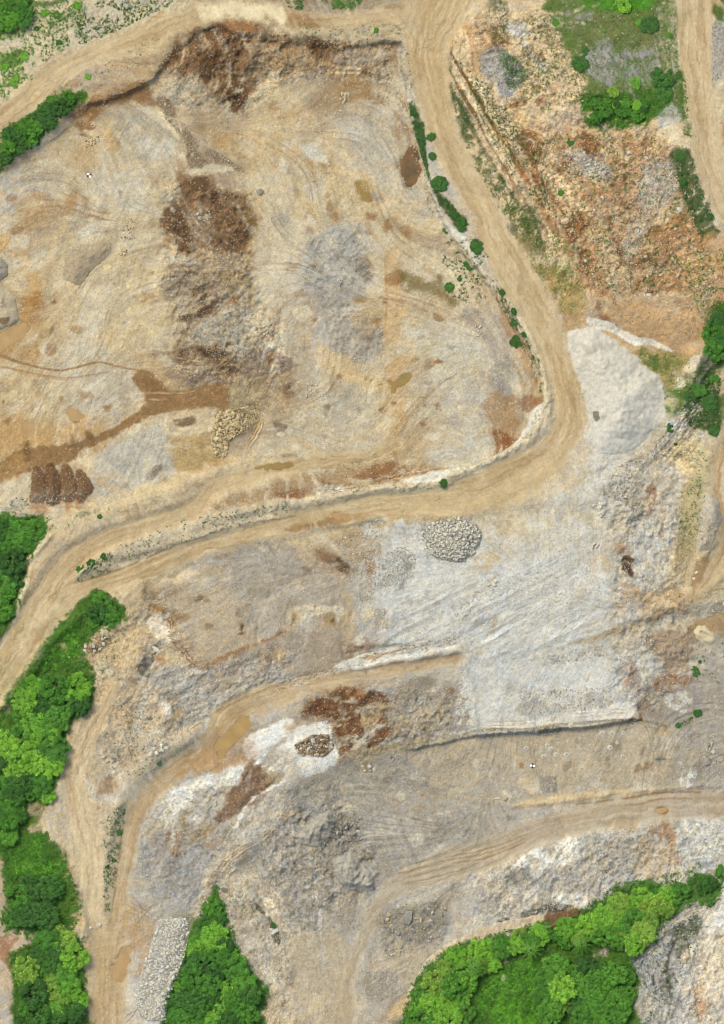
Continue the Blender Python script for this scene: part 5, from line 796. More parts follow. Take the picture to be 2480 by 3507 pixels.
for ri, r in enumerate(ROADS):
    m = qc == ri+1
    if m.any():
        o = tag(link(r[0], sub(r[0], m, M_road)), kind='structure'); o['label'] = r[1]
def zat(pts):
    """ground height under photograph pixels"""
    pts = np.atleast_2d(pts); u = np.clip((pts[:, 0]+MAR)/Q, 0, NX-1.001); v = np.clip((pts[:, 1]+MAR)/Q, 0, NY-1.001)
    i = u.astype(int); j = v.astype(int); fu = u-i; fv = v-j
    return HT[j, i]*(1-fu)*(1-fv)+HT[j, i+1]*fu*(1-fv)+HT[j+1, i]*(1-fu)*fv+HT[j+1, i+1]*fu*fv
HT = H.copy()
for (nm,lb,ct,c_,pt_,hm,slope,cc),(s,hh,d) in zip(HEAPS,HP):
    zz = H[s]+np.where(d > 0, hh, -.25); HT[s] = np.maximum(HT[s], zz)
    m = d > -Q*1.2; cell = m[:-1,:-1]&m[1:,:-1]&m[:-1,1:]&m[1:,1:]
    n2, n1_ = d.shape; vi = np.arange(n1_*n2).reshape(n2, n1_)
    q = np.stack([vi[1:,:-1],vi[1:,1:],vi[:-1,1:],vi[:-1,:-1]],-1)[cell]
    u, inv = np.unique(q, return_inverse=True)
    vv = np.stack([(X[s]-PW/2)*S,(PH/2-Y[s])*S,zz],-1).reshape(-1,3)[u]
    o = tag(link(nm, grid_mesh(nm, vv, inv.reshape(-1,4), ALB[s].reshape(-1,3)[u], M_sand if 'sand' in nm or 'stock' in nm else M_heap)), lb, ct, 'heaps standing on the quarry floor')
# muddy water
def mat_water(name, col, rough):
    m = bpy.data.materials.new(name); m.use_nodes = True; n = m.node_tree.nodes; l = m.node_tree.links; b = n['Principled BSDF']
    tc = n.new('ShaderNodeTexCoord'); n1 = n.new('ShaderNodeTexNoise'); n1.inputs['Scale'].default_value = .35; n1.inputs['Detail'].default_value = 4; l.new(tc.outputs['Object'], n1.inputs['Vector'])
    r = n.new('ShaderNodeValToRGB'); a = lin(col)/GAIN; r.color_ramp.elements[0].position = .3; r.color_ramp.elements[1].position = .72
    r.color_ramp.elements[0].color = (*(a*.86), 1); r.color_ramp.elements[1].color = (*np.minimum(lin((152,112,68))/GAIN if 'dark' in name else a*1.12, .8), 1)
    l.new(n1.outputs['Fac'], r.inputs[0]); l.new(r.outputs[0], b.inputs['Base Color']); b.inputs['Roughness'].default_value = rough; b.inputs['Specular IOR Level'].default_value = .35; b.inputs['IOR'].default_value = 1.33
    return m
MW = dict(ochre=mat_water('ochre_water',(182,150,98),.12), tan=mat_water('tan_water',(188,156,110),.15), olive=mat_water('olive_water',(160,134,82),.12), dark=mat_water('dark_water',(100,90,70),.08))
for (c_,pt_,kk,lb),z0 in zip(PUDDLES,PZ):
    q = spline(np.vstack([pp(c_,pt_), pp(c_,pt_)[:1]]), 5)[:-1]; ce = q.mean(0); q = ce+(q-ce)*1.22; q = q+rng.normal(0, .5, q.shape)
    wv = [(*world_xy(a), z0-.12) for a in q]; n_ = len(q)
    me = bpy.data.meshes.new('puddle'); me.from_pydata(wv, [], [tuple(range(n_))[::-1]]); me.materials.append(MW[kk])
    o = tag(link('puddle', me), kind='structure'); o['label'] = lb

# ------------------------------------------------------------------ stones
import bmesh
def hull(seed, npt, flat=.62):
    r = np.random.default_rng(900+seed); v = r.normal(size=(npt, 3)); v /= np.linalg.norm(v, axis=1)[:, None]
    v *= r.uniform(.78, 1.08, (npt, 1)); v *= np.array([1.0, r.uniform(.62, .92), flat*r.uniform(.8, 1.15)])
    bm = bmesh.new(); [bm.verts.new(q) for q in v]; bmesh.ops.convex_hull(bm, input=bm.verts[:])
    bmesh.ops.delete(bm, geom=[q for q in bm.verts if not q.link_faces], context='VERTS'); bmesh.ops.triangulate(bm, faces=bm.faces[:])
    bm.verts.ensure_lookup_table(); bm.verts.index_update()
    a = np.array([q.co[:] for q in bm.verts])*.5; f = np.array([[w_.index for w_ in q.verts] for q in bm.faces]); bm.free()
    return a, f
BIG = [hull(i, 16) for i in range(10)]; SMALL = [hull(50+i, 6, .8) for i in range(10)]
def mat_rock(name, cols):
    m = bpy.data.materials.new(name); m.use_nodes = True; n = m.node_tree.nodes; l = m.node_tree.links; b = n['Principled BSDF']
    oi = n.new('ShaderNodeObjectInfo'); r = n.new('ShaderNodeValToRGB'); e = r.color_ramp.elements
    for i, c in enumerate(cols):
        q = e[i] if i < 2 else e.new(.5); q.color = (*np.clip(lin(c)/GAIN, 0, .8), 1)
    for i in range(len(cols)): e[i].position = i/(len(cols)-1)
    l.new(oi.outputs['Random'], r.inputs[0])
    tc = n.new('ShaderNodeTexCoord'); n1 = n.new('ShaderNodeTexNoise'); n1.inputs['Scale'].default_value = 3.5; n1.inputs['Detail'].default_value = 6; l.new(tc.outputs['Object'], n1.inputs['Vector'])
    mr = n.new('ShaderNodeMapRange'); mr.inputs[1].default_value = .3; mr.inputs[2].default_value = .7; mr.inputs[3].default_value = .72; mr.inputs[4].default_value = 1.15; l.new(n1.outputs['Fac'], mr.inputs[0])
    mu = n.new('ShaderNodeVectorMath'); mu.operation = 'SCALE'; l.new(r.outputs[0], mu.inputs[0]); l.new(mr.outputs[0], mu.inputs['Scale']); l.new(mu.outputs[0], b.inputs['Base Color'])
    bp = n.new('ShaderNodeBump'); bp.inputs['Strength'].default_value = .6; bp.inputs['Distance'].default_value = .08; l.new(n1.outputs['Fac'], bp.inputs['Height']); l.new(bp.outputs[0], b.inputs['Normal'])
    b.inputs['Roughness'].default_value = .9; b.inputs['Specular IOR Level'].default_value = .2
    return m
PAL = dict(chalk=[(252,249,242),(242,238,228),(228,223,212),(240,228,206)], gold=[(230,208,160),(212,186,136),(196,168,120),(240,222,182)], white=[(246,242,232),(228,223,212),(208,203,192),(232,218,192)], grey=[(212,207,196),(178,173,163),(194,187,174),(158,153,144)], tan=[(226,208,172),(204,178,134),(186,162,124),(210,196,168)],
           brown=[(176,146,108),(150,120,88),(198,174,140),(128,104,80)], rust=[(228,203,164),(210,178,138),(190,152,112),(234,218,190)])
MR = {q: mat_rock(q+'_limestone', v) for q, v in PAL.items()}
RM = {}
for q in PAL:
    for i, (a, f) in enumerate(BIG):
        me = bpy.data.meshes.new('boulder'); me.from_pydata(a.tolist(), [], f.tolist()); me.materials.append(MR[q]); RM[q, i] = me
STONES = []
def boulders(c, pts, n, s0, s1, pal, name, cat, label, group, sink=.22, pile=0):
    """single stones, packed inside an outline; sizes in frame pixels across"""
    cand = inside(c, pts, n*6); got = []; sz = np.sort(s0+(s1-s0)*rng.random(n)**1.6)[::-1]/1.624
    ci = 0
    for d in sz:
        for _ in range(12):
            q = cand[ci % len(cand)]; ci += 1
            if all((q[0]-g[0])**2+(q[1]-g[1])**2 > (.42*(d+g[2]))**2 for g in got): break
        got.append((q[0], q[1], d))
    for x, y, d in got: STONES.append((d, x, y, pal, name, cat, label, group, sink, pile))
def set_stone(d, x, y, pal, name, cat, label, group, sink, pile):
    pl = pal if isinstance(pal, str) else random.choice(pal)
    o = link(name, RM[pl, random.randrange(10)]); D = d*S*1.12
    z = float(zat((x, y))[0]); wx = world_xy((x, y))
    o.location = (wx[0], wx[1], z+D*(.31-sink)+pile*random.random()*D*.5); o.scale = (D*random.uniform(.95, 1.25), D*random.uniform(.85, 1.1), D*random.uniform(.75, 1.1))
    o.rotation_euler = (random.uniform(-.5, .5), random.uniform(-.5, .5), random.uniform(0, 6.28)); tag(o, label, cat, group)
def boulder(c, x, y, w_, h_, ang, pal, label, name='boulder', sink=.2, tall=.7):
    o = link(name, RM[pal, random.randrange(10)]); q = pp(c, [(x, y)])[0]; wx = world_xy(q); k1 = S/1.624*1.1
    o.scale = (w_*k1, h_*k1*1.2, min(w_, h_)*k1*tall*1.4); o.location = (wx[0], wx[1], float(zat(q)[0])+o.scale[2]*(.31-sink)); o.rotation_euler = (0, 0, math.radians(ang)); tag(o, label, 'boulder')
M_rub = mat_ground('loose_stone', 4.0, .3, var=.15)
def rubble(label, areas, name='rubble', given=None):
    """loose stone too small to pick apart: one mesh of real little rocks. areas: (frame, outline, count, s0, s1, palette)"""
    VV, FF, CC = [], [], []; off = 0
    for c, pts, n, s0, s1, pal in areas:
        if given is None: n = int(n*(.7 if s1 <= 8 else .92)); P = inside(c, pts, n); d = (s0+(s1-s0)*rng.random(n)**2.2)/1.624*S*1.15
        else: P, d = pts, s0
        z = zat(P); W_ = world_xy(P)
        pc = np.array([lin(q) for w_ in (pal if isinstance(pal, tuple) else (pal,)) for q in PAL[w_]])/GAIN
        cc = pc[rng.integers(0, len(pc), n)]*rng.uniform(.78, 1.12, (n, 1)); kind = rng.integers(0, len(SMALL), n)
        for t in range(len(SMALL)):
            m = np.where(kind == t)[0]
            if not len(m): continue
            a, f = SMALL[t]; th = rng.uniform(0, 6.28, len(m)); cth, sth = np.cos(th)[:, None], np.sin(th)[:, None]
            x = a[None, :, 0]*rng.uniform(.9, 1.35, (len(m), 1)); y = a[None, :, 1]*rng.uniform(.8, 1.1, (len(m), 1)); zz = a[None, :, 2]
            tl = rng.normal(0, .35, (len(m), 1)); x2 = x*np.cos(tl)-zz*np.sin(tl); z2 = x*np.sin(tl)+zz*np.cos(tl)
            xx = x2*cth-y*sth; yy = x2*sth+y*cth; D = d[m][:, None]
            v = np.stack([W_[m, 0][:, None]+xx*D, W_[m, 1][:, None]+yy*D, z[m][:, None]+(z2+.12)*D], -1)
            VV.append(v.reshape(-1, 3)); CC.append(np.repeat(cc[m], len(a), 0)); FF.append((f[None]+(off+np.arange(len(m))*len(a))[:, None, None]).reshape(-1, 3)); off += len(m)*len(a)
    V = np.vstack(VV); F = np.vstack(FF); CO = np.vstack(CC)
    me = bpy.data.meshes.new(name); me.vertices.add(len(V)); me.vertices.foreach_set('co', V.astype(np.float32).ravel()); nf = len(F)
    me.loops.add(nf*3); me.loops.foreach_set('vertex_index', F.astype(np.int32).ravel()); me.polygons.add(nf); me.polygons.foreach_set('loop_start', np.arange(0, nf*3, 3, dtype=np.int32)); me.polygons.foreach_set('loop_total', np.full(nf, 3, np.int32))
    at = me.attributes.new('Col', 'FLOAT_COLOR', 'POINT'); c4 = np.ones((len(V), 4), np.float32); c4[:, :3] = np.clip(CO, 0, .8); at.data.foreach_set('color', c4.ravel()); me.update(calc_edges=True); me.materials.append(M_rub)
    tag(link(name, me), label, kind='stuff')
HWS = HEAPS[10][4]; HGS = HEAPS[9][4]
rubble('loose white stones covering the long heap by the wooded triangle', [('J',HWS,2300,10,18,'chalk'),('J',[(700,1640),(760,1300),(850,1010),(1060,1020),(1075,1180),(1010,1350),(950,1500),(940,1640)],420,5,13,'chalk')])
rubble('golden stone rubble bedding the dense boulder pile', [('D',[(1185,1070),(1210,945),(1290,925),(1450,900),(1440,1000),(1340,1060),(1275,1100),(1262,1185),(1200,1195),(1175,1120)],1400,9,20,('gold','gold','tan'))])
rubble('brown and white rubble bedding the boulder heap on white gravel', [('H',[(435,1450),(540,1388),(640,1398),(655,1460),(600,1515),(480,1506)],420,8,17,('brown','white'))])
rubble('loose grey white stones covering the round heap south of the haul road', [('H',HGS,1700,10,19,('chalk','white','grey')),('H',[(1100,270),(1180,190),(1350,160),(1450,190),(1510,290),(1460,410),(1340,460),(1180,420)],420,5,12,('white','grey'))])
rubble('pale loose stones scattered over the pit floor and its rubble trails', [
 ('A',[(870,540),(940,550),(985,650),(1060,730),(1110,850),(1200,840),(1350,940),(1340,960),(1230,900),(1060,930),(1030,800),(920,660)],900,5,14,('tan','grey')),('A',[(900,980),(1400,1080),(1410,1400),(1200,1400),(1050,1400),(900,1280)],1100,4,11,('tan','brown')),('A',[(900,300),(1400,180),(1420,600),(1200,600)],900,4,10,('tan','brown')),('A',[(640,1220),(760,1220),(750,1340),(640,1340)],120,5,13,('white','brown')),
 ('A',[(0,950),(800,600),(1624,600),(1624,1624),(0,1624)],1800,3,7,('tan','grey')),('B',[(220,200),(980,240),(960,600),(600,420),(220,430)],2000,4,11,('tan','brown')),('B',[(550,600),(1000,640),(1000,1000),(600,800)],700,4,9,('tan','grey')),('B',[(500,1330),(790,1250),(880,1550),(800,1624),(500,1600)],1300,4,10,('grey','white')),('B',[(0,600),(1200,600),(1300,1624),(0,1624)],2200,3,7,('tan','white')),
 ('D',[(920,180),(1390,170),(1390,560),(1080,560),(920,300)],1500,4,11,('tan','grey')),('D',[(1080,480),(1340,370),(1400,640),(1180,660)],1800,4,11,('tan','grey')),('D',[(960,600),(1380,600),(1380,760),(980,780)],900,4,10,('brown','tan')),('D',[(1270,770),(1500,760),(1500,900),(1350,1050),(1260,950)],900,5,13,('tan','grey')),('D',[(1380,600),(1624,640),(1624,900),(1380,760)],600,4,9,('grey','brown')),
 ('D',[(520,1190),(900,1000),(980,1290),(540,1430)],700,3,7,'white'),('D',[(160,1250),(480,1250),(530,1440),(160,1475)],900,4,11,('brown','brown','white')),('D',[(160,1400),(520,1390),(500,1450),(170,1480)],300,4,10,('grey','white')),('D',[(0,500),(1000,500),(1000,1000),(0,1000)],1000,3,6,('tan','grey')),('D',[(440,1460),(760,1370),(740,1400),(460,1500)],260,5,14,'white'),
 ('E',[(560,240),(930,430),(930,660),(640,620)],1200,4,9,('grey','tan')),('E',[(400,750),(900,800),(900,1200),(200,1100),(300,900)],1600,3,9,('tan','grey')),('E',[(1040,380),(1600,400),(1624,1000),(1560,1180),(1100,1240)],2200,3,8,('white','tan')),('E',[(760,1200),(1100,1220),(1070,1290),(760,1360),(300,1420),(300,1350)],900,4,11,('tan','brown'))])
rubble('tan and white rubble strewn over the stony hill', [('C',[(500,740),(860,740),(1200,740),(1400,1000),(1500,1330),(1660,1500),(1660,1640),(880,1640),(700,1200)],3800,5,19,('rust','tan','tan')),('C',[(720,830),(980,900),(960,1000),(740,960)],500,5,16,'white'),('C',[(1150,930),(1370,900),(1360,1060),(1130,1420),(1050,1420)],1200,4,13,'white'),
 ('C',[(270,280),(400,260),(500,380),(400,560)],500,4,12,'grey'),('C',[(420,110),(500,120),(640,390),(560,360)],250,4,12,'white'),('C',[(850,230),(1260,230),(1240,430),(900,430)],700,4,9,'grey'),('C',[(220,80),(420,30),(440,130),(240,200)],300,4,14,('rust','tan')),('C',[(200,600),(420,900),(700,1300),(400,1000)],600,4,9,'tan'),('C',[(1240,700),(1340,570),(1390,650)],260,4,11,'white'),
 ('F',[(900,-20),(1624,-20),(1624,400),(1500,560),(1100,480),(900,300)],3500,4,13,('rust','tan')),('C',[(1555,130),(1660,120),(1660,400),(1555,490)],500,4,12,'grey')])
rubble('grey and white rubble on the middle benches', [('F',[(1040,1240),(1180,1170),(1170,1400),(1160,1540),(1060,1440),(920,1400)],1100,5,14,('grey','white','tan')),('F',[(1180,1200),(1400,1250),(1400,1624),(1000,1624)],1300,4,9,('white','tan')),('F',[(1500,1400),(1580,1400),(1605,1500),(1590,1700),(1480,1720)],700,4,9,('white','tan')),('I',[(1470,200),(1600,200),(1540,380),(1470,340)],400,6,13,('white','tan')),
 ('H',[(640,320),(820,200),(945,190),(920,300),(900,560),(860,660),(790,640),(800,500),(740,540),(760,440)],1500,5,13,('white','tan')),('H',[(900,400),(1040,340),(1120,400),(1090,540),(900,580)],1000,5,12,'grey'),('H',[(880,700),(960,680),(960,800),(880,800)],260,5,12,('grey','tan')),('H',[(930,300),(1400,430),(1624,500),(1624,900),(980,900)],2200,3,8,'white'),('I',[(100,660),(300,560),(560,460),(740,340),(900,440),(1000,760),(300,800),(120,760)],2600,4,11,'white'),
 ('H',[(60,380),(700,450),(760,700),(440,960),(0,1160),(100,700)],2200,3,8,('grey','tan')),('G',[(870,1040),(1624,900),(1624,1080),(1000,1380)],1500,3,9,('grey','white')),('G',[(620,1200),(960,1400),(860,1560),(480,1600)],1000,4,10,('white','tan')),('G',[(480,890),(700,800),(700,1000),(520,960)],300,4,9,'tan'),('G',[(440,525),(560,440),(1000,235),(1624,90),(1624,135),(1050,300),(560,470)],700,4,11,('white','tan')),('J',[(700,460),(690,560),(614,1010),(588,1010),(576,600),(640,430)],420,4,10,('white','tan')),('H',[(480,1240),(700,1120),(960,1180),(1000,1380),(700,1530)],1100,4,11,('brown','brown','tan')),
 ('H',[(960,1200),(1100,1060),(1280,1090),(1440,1330),(1250,1390),(980,1400)],1800,4,11,('grey','tan')),('H',[(170,1420),(620,1330),(680,1540),(400,1624)],600,3,9,'white'),('I',[(0,830),(600,700),(980,1100),(900,1250),(200,1330),(0,1100)],2000,3,8,'white'),('I',[(480,1150),(1000,1120),(1000,1240),(480,1290)],900,4,11,('grey','brown')),('I',[(600,960),(960,880),(960,950),(640,1010)],500,5,12,('grey','white')),
 ('I',[(960,150),(1400,150),(1480,640),(1440,1060),(1180,1300),(1000,1150),(960,600)],3600,4,10,('white','tan')),('I',[(1240,1040),(1440,1040),(1430,1250),(1280,1230)],600,4,12,('white','rust')),('I',[(1380,640),(1624,560),(1624,720),(1400,760)],500,5,14,('white','tan')),('I',[(1280,800),(1624,860),(1624,1380),(1180,1300)],1200,3,8,('grey','tan'))])
def band(c, pts, off, half):
    q = np.array(pts, float); d = np.gradient(q, axis=0); n = np.stack([-d[:, 1], d[:, 0]], 1); n /= np.linalg.norm(n, axis=1)[:, None]
    return [tuple(a) for a in q+n*(off-half)]+[tuple(a) for a in (q+n*(off+half))[::-1]]
rubble('broken rock fallen along the foot of the cut faces', [(c_, band(c_, p_, o_, h_), n_, 5, 15, pl_) for c_, p_, o_, h_, n_, pl_ in (
  ('I',[(130,1405),(270,1366),(540,1362),(700,1337),(900,1315),(1100,1308),(1300,1340)],8,16,420,('tan','grey')),('H',[(680,1540),(760,1500),(1060,1452),(1280,1410),(1450,1385)],6,18,380,('tan','grey')),('J',[(1600,480),(1460,640),(1280,740),(1180,860),(1110,1010)],10,26,420,('grey','tan')),('E',[(330,1400),(560,1385),(760,1365),(950,1310),(1200,1275)],-8,22,420,('tan','white')),('B',[(1010,480),(1040,590),(1080,720),(1110,830),(1160,980),(1210,1130),(1290,1270)],12,18,320,('tan','white')),('F',[(330,150),(390,340),(470,490),(560,640),(600,800)],10,22,320,('tan','white')),('F',[(620,920),(560,1060),(440,1150),(330,1220),(100,1285)],10,20,380,'white'),('H',[(300,1140),(620,1050),(900,950),(1330,860)],0,26,600,('white','tan')),('A',[(380,600),(560,560),(740,460),(860,440),(900,330),(1080,190),(1240,150)],14,22,420,('rust','tan')),('B',[(0,150),(300,190),(520,215),(700,240),(980,235)],16,24,420,('tan','brown')),('G',[(930,730),(960,860),(1060,990),(1130,1020),(1320,940)],-6,24,340,('rust','tan')),('F',[(1520,880),(1380,1010),(1230,1210)],0,50,420,'grey'),('L',[(1110,1280),(1250,1160),(1340,1020),(1440,960)],14,30,300,'grey'),('L',[(300,1060),(620,1000),(900,960),(1010,880)],-20,26,360,'white'))])
rubble('grey broken stone on the lower floors', [('J',[(760,700),(870,560),(1100,600),(1200,680),(1040,1000),(900,970),(830,850)],2600,4,10,('grey','white')),('J',[(780,680),(830,850),(910,980),(860,960),(770,760)],260,7,14,'white'),('J',[(880,450),(1290,250),(1600,200),(1350,500),(1200,660),(900,600)],1500,4,10,('white','tan')),('J',[(430,60),(1000,60),(700,400),(600,700),(440,700)],1100,3,9,('tan','white')),
 ('K',[(440,260),(700,160),(1380,60),(1380,320),(700,480)],2600,4,9,('grey','tan')),('K',[(530,680),(640,440),(820,480),(820,600),(720,690)],700,5,14,'grey'),('K',[(330,800),(500,660),(900,900),(780,1130),(420,1100)],2400,4,10,'grey'),('K',[(1200,440),(1420,500),(1380,600),(1250,600)],500,4,10,'grey'),('K',[(870,1000),(1220,920),(1290,1080),(1240,1180),(940,1270)],1100,5,13,('grey','tan')),('K',[(830,1340),(1010,1330),(1000,1480),(840,1500)],400,5,12,('grey','tan')),('K',[(50,900),(330,820),(440,1440),(300,1440)],1000,4,9,('tan','grey')),('K',[(420,1150),(860,1150),(1000,1624),(440,1624)],1000,3,8,'tan'),
 ('L',[(0,60),(1340,40),(1340,330),(300,420)],1400,3,8,('grey','tan')),('L',[(1330,0),(1624,0),(1624,320),(1380,320)],900,4,11,('white','grey')),('L',[(590,245),(695,245),(695,335),(610,335)],300,4,9,'grey'),('L',[(300,800),(800,600),(1220,570),(1000,900),(300,1040)],2000,4,9,('grey','white')),('L',[(1330,490),(1624,480),(1624,720),(1400,720)],1400,4,13,'white'),('L',[(0,900),(60,900),(60,1200),(0,1200)],100,6,14,'grey')])
B_ = boulders
B_('J',HWS,150,15,24,'chalk','quarry_stone','stone','white angular stone on the long heap beside the wooded triangle','stones on the long white heap',pile=.5)
B_('H',HGS,130,15,23,('chalk','white'),'quarry_stone','stone','grey white angular stone on the round heap south of the haul road','stones on the round grey heap',pile=.5)
B_('D',[(1190,1070),(1210,950),(1290,930),(1340,970),(1300,1060),(1270,1100),(1260,1180),(1200,1190),(1180,1120)],170,16,32,('gold','gold','tan'),'boulder','boulder','golden tan boulder in the dense pile beside the ochre pit floor','boulders of the golden tan pile',pile=.4)
B_('D',[(1340,900),(1450,880),(1440,1000),(1340,1050),(1300,950)],50,9,18,('tan','grey'),'boulder','boulder','small tan boulder on the slope beside the dense golden pile','small boulders beside the golden tan pile')
B_('H',[(440,1450),(540,1392),(640,1402),(652,1460),(600,1510),(480,1502)],85,13,30,('brown','brown','white'),'boulder','boulder','brown and white boulder heaped on the white gravel','boulders heaped on the white gravel',pile=.5)
B_('A',[(870,540),(940,550),(985,650),(1060,730),(1100,800),(1110,850),(1060,900),(1030,850),(1030,780),(970,700),(920,660)],55,10,26,('tan','tan','brown'),'boulder','boulder','tan boulder in the trail running down from the rim of the pit','boulders in the trail from the rim')
B_('A',[(1060,880),(1200,840),(1350,940),(1340,960),(1230,900),(1060,930)],32,9,18,('white','tan'),'boulder','boulder','pale boulder along the ledge at the foot of the boulder trail','pale boulders along the ledge')
B_('A',[(475,785),(545,757),(552,790),(480,818)],22,13,24,'tan','boulder','boulder','tan boulder in the small pile below the brown bank','boulders below the brown bank')
B_('A',[(500,695),(535,695),(535,712),(505,712)],5,10,18,'tan','boulder','boulder','tan boulder just north of the small pile below the brown bank','few boulders above the small pile')
B_('A',[(668,1385),(712,1380),(716,1400),(690,1428),(668,1415)],9,18,28,'tan','boulder','boulder','large cream boulder in the compact pile near the grey mound','cream boulders near the grey mound')
B_('A',[(660,1260),(740,1250),(730,1330),(670,1340)],14,10,20,('white','brown'),'boulder','boulder','small pale boulder in the dark patch north of the compact cream pile','pale boulders in the dark patch')
B_('A',[(1095,1180),(1170,1175),(1180,1220),(1110,1245)],14,14,24,('tan','white'),'boulder','boulder','pale boulder clustered amid the dark brown soil of the pit','boulders amid the dark soil')
B_('B',[(688,522),(740,514),(745,558),(700,578)],13,16,30,'tan','boulder','boulder','tan boulder in the knot of rocks under the northern bank','boulders under the northern bank')
B_('B',[(800,630),(850,625),(855,670),(810,680)],14,8,16,('white','tan'),'boulder','boulder','small pale boulder south of the knot under the northern bank','small boulders south of the knot')
B_('D',[(1410,470),(1500,455),(1520,510),(1440,525)],26,12,24,('grey','tan'),'boulder','boulder','grey boulder in the cracked outcrop west of the tan path','boulders of the cracked outcrop')
B_('E',[(500,790),(570,775),(565,850),(500,855)],24,11,23,('tan','white'),'boulder','boulder','cream boulder in the loose pile beside the dark rubble mound','cream boulders by the dark mound')
B_('E',[(580,850),(635,845),(625,875),(585,880)],12,8,16,'white','boulder','boulder','small white boulder southeast of the loose cream pile','white boulders by the cream pile')
B_('E',[(1440,460),(1470,465),(1475,500),(1460,530),(1440,500)],9,16,26,'white','boulder','boulder','white boulder in the little stack on the raked grey floor','white boulders on raked floor')
B_('E',[(885,500),(925,490),(925,570),(895,575)],18,9,18,('white','tan'),'boulder','boulder','pale boulder at the rim of the grey gravel patch in the pit','boulders rimming the gravel patch')
B_('E',[(740,648),(880,640),(875,668),(745,668)],26,8,15,('white','grey'),'boulder','boulder','small grey boulder in the row along the southern rim of the gravel patch','row south of the gravel patch')
B_('E',[(675,205),(710,200),(712,230),(685,235)],9,11,18,'white','boulder','boulder','bright white boulder between two grey gravel patches in the pit','white boulders between gravel patches')
B_('F',[(880,1462),(960,1450),(965,1490),(940,1528),(920,1500)],17,19,38,'white','boulder','boulder','large white boulder in the group on the pale yard','white boulders on the pale yard')
B_('F',[(1050,1240),(1180,1180),(1170,1400),(1150,1540),(1060,1440),(930,1390)],50,11,20,('grey','white','tan'),'boulder','boulder','grey boulder in the broad scatter below the grey cliff','boulders below the grey cliff')
B_('H',[(1512,512),(1560,510),(1575,560),(1540,588),(1510,570)],13,17,32,'white','boulder','boulder','pale rounded boulder in the pile west of the white stone bank','rounded boulders by the stone bank')
B_('I',[(110,690),(200,640),(230,690),(150,770)],26,11,22,'white','boulder','boulder','white boulder in the spill at the lower end of the white stone bank','white boulders of the spill')
B_('I',[(885,330),(925,325),(925,342),(890,345)],3,16,32,'white','boulder','boulder','chalk white boulder of the trio on the grey yard','white trio on the yard')
B_('G',[(445,915),(490,860),(530,830),(610,850),(610,880),(540,925),(450,930)],34,12,30,('tan','white'),'boulder','boulder','cream boulder in the pile spilling into the greenery','cream boulders by the greenery')
B_('G',[(828,1490),(870,1455),(925,1445),(925,1480),(850,1505)],16,15,32,'white','boulder','boulder','white boulder in the group above the curving haul road','white boulders above the curve')
B_('G',[(740,1450),(790,1440),(780,1500),(745,1500)],9,12,24,('tan','white'),'boulder','boulder','cream boulder just west of the white group above the curve','cream boulders above the curve')
B_('K',[(640,480),(780,480),(815,560),(800,610),(720,660),(650,600)],50,12,26,'grey','boulder','boulder','grey boulder in the broken field north of the crested mound','grey boulders north of the mound')
B_('K',[(930,1030),(1010,980),(1280,960),(1260,1180),(970,1140)],46,12,30,('grey','grey','tan'),'boulder','boulder','grey boulder around the great pale rock by the fork','boulders around the great rock')
B_('K',[(930,1200),(1040,1190),(1030,1255),(940,1250)],20,11,24,('grey','white'),'boulder','boulder','grey boulder in the patch just south of the great pale rock','boulders south of the great rock')
B_('K',[(800,190),(885,185),(880,225),(820,230)],11,14,26,('tan','grey'),'boulder','boulder','tan boulder in the cluster on the grey gravel below the brown soil','tan cluster on grey gravel'); B_('K',[(965,140),(1028,125),(1030,150),(970,160)],7,14,28,('grey','tan'),'boulder','boulder','grey boulder in the cluster at the foot of the ochre scarp','cluster at the ochre scarp'); B_('K',[(700,230),(755,225),(750,250),(705,250)],6,14,22,'grey','boulder','boulder','grey boulder in the short row near the white gravel lip','short row near the lip')
B_('C',[(720,760),(960,760),(1200,760),(1380,1100),(1480,1330),(1624,1600),(900,1624),(720,1200)],110,13,30,('rust','rust','tan','white'),'boulder','boulder','buff boulder lying loose on the rust coloured rubble slope','boulders on the rust rubble slope')
B_('C',[(750,840),(860,850),(960,930),(950,980),(850,960)],30,12,24,'white','boulder','boulder','white boulder in the pale streak of the rust coloured slope','white boulders of the pale streak')
B_('F',[(960,200),(1400,100),(1500,380),(1100,440)],40,11,24,('rust','white'),'boulder','boulder','buff boulder on the slope above the thin white gravel strip','boulders above the white strip')
B_('I',[(1470,230),(1560,230),(1530,370),(1480,330)],22,12,20,('white','tan'),'boulder','boulder','pale boulder on the southern toe of the long gravel heap','boulders on the gravel heap toe'); B_('I',[(1545,660),(1624,630),(1624,720),(1570,720)],18,12,24,'white','boulder','boulder','pale boulder in the bank beside the ring shaped sand heap','boulders by the ring heap'); B_('I',[(1160,870),(1225,860),(1220,895),(1170,895)],12,11,20,'white','boulder','boulder','pale boulder in the bar between the tan path and brown gravel','pale boulders by the tan path')
B_('L',[(1500,610),(1600,570),(1624,640),(1540,650)],20,11,22,'white','boulder','boulder','white boulder in the white gravel above the eastern wood','white boulders above the eastern wood'); B_('L',[(1525,70),(1570,60),(1565,120),(1530,110)],10,13,28,'grey','boulder','boulder','grey boulder in the line running up to the big slab','grey line by the big slab')
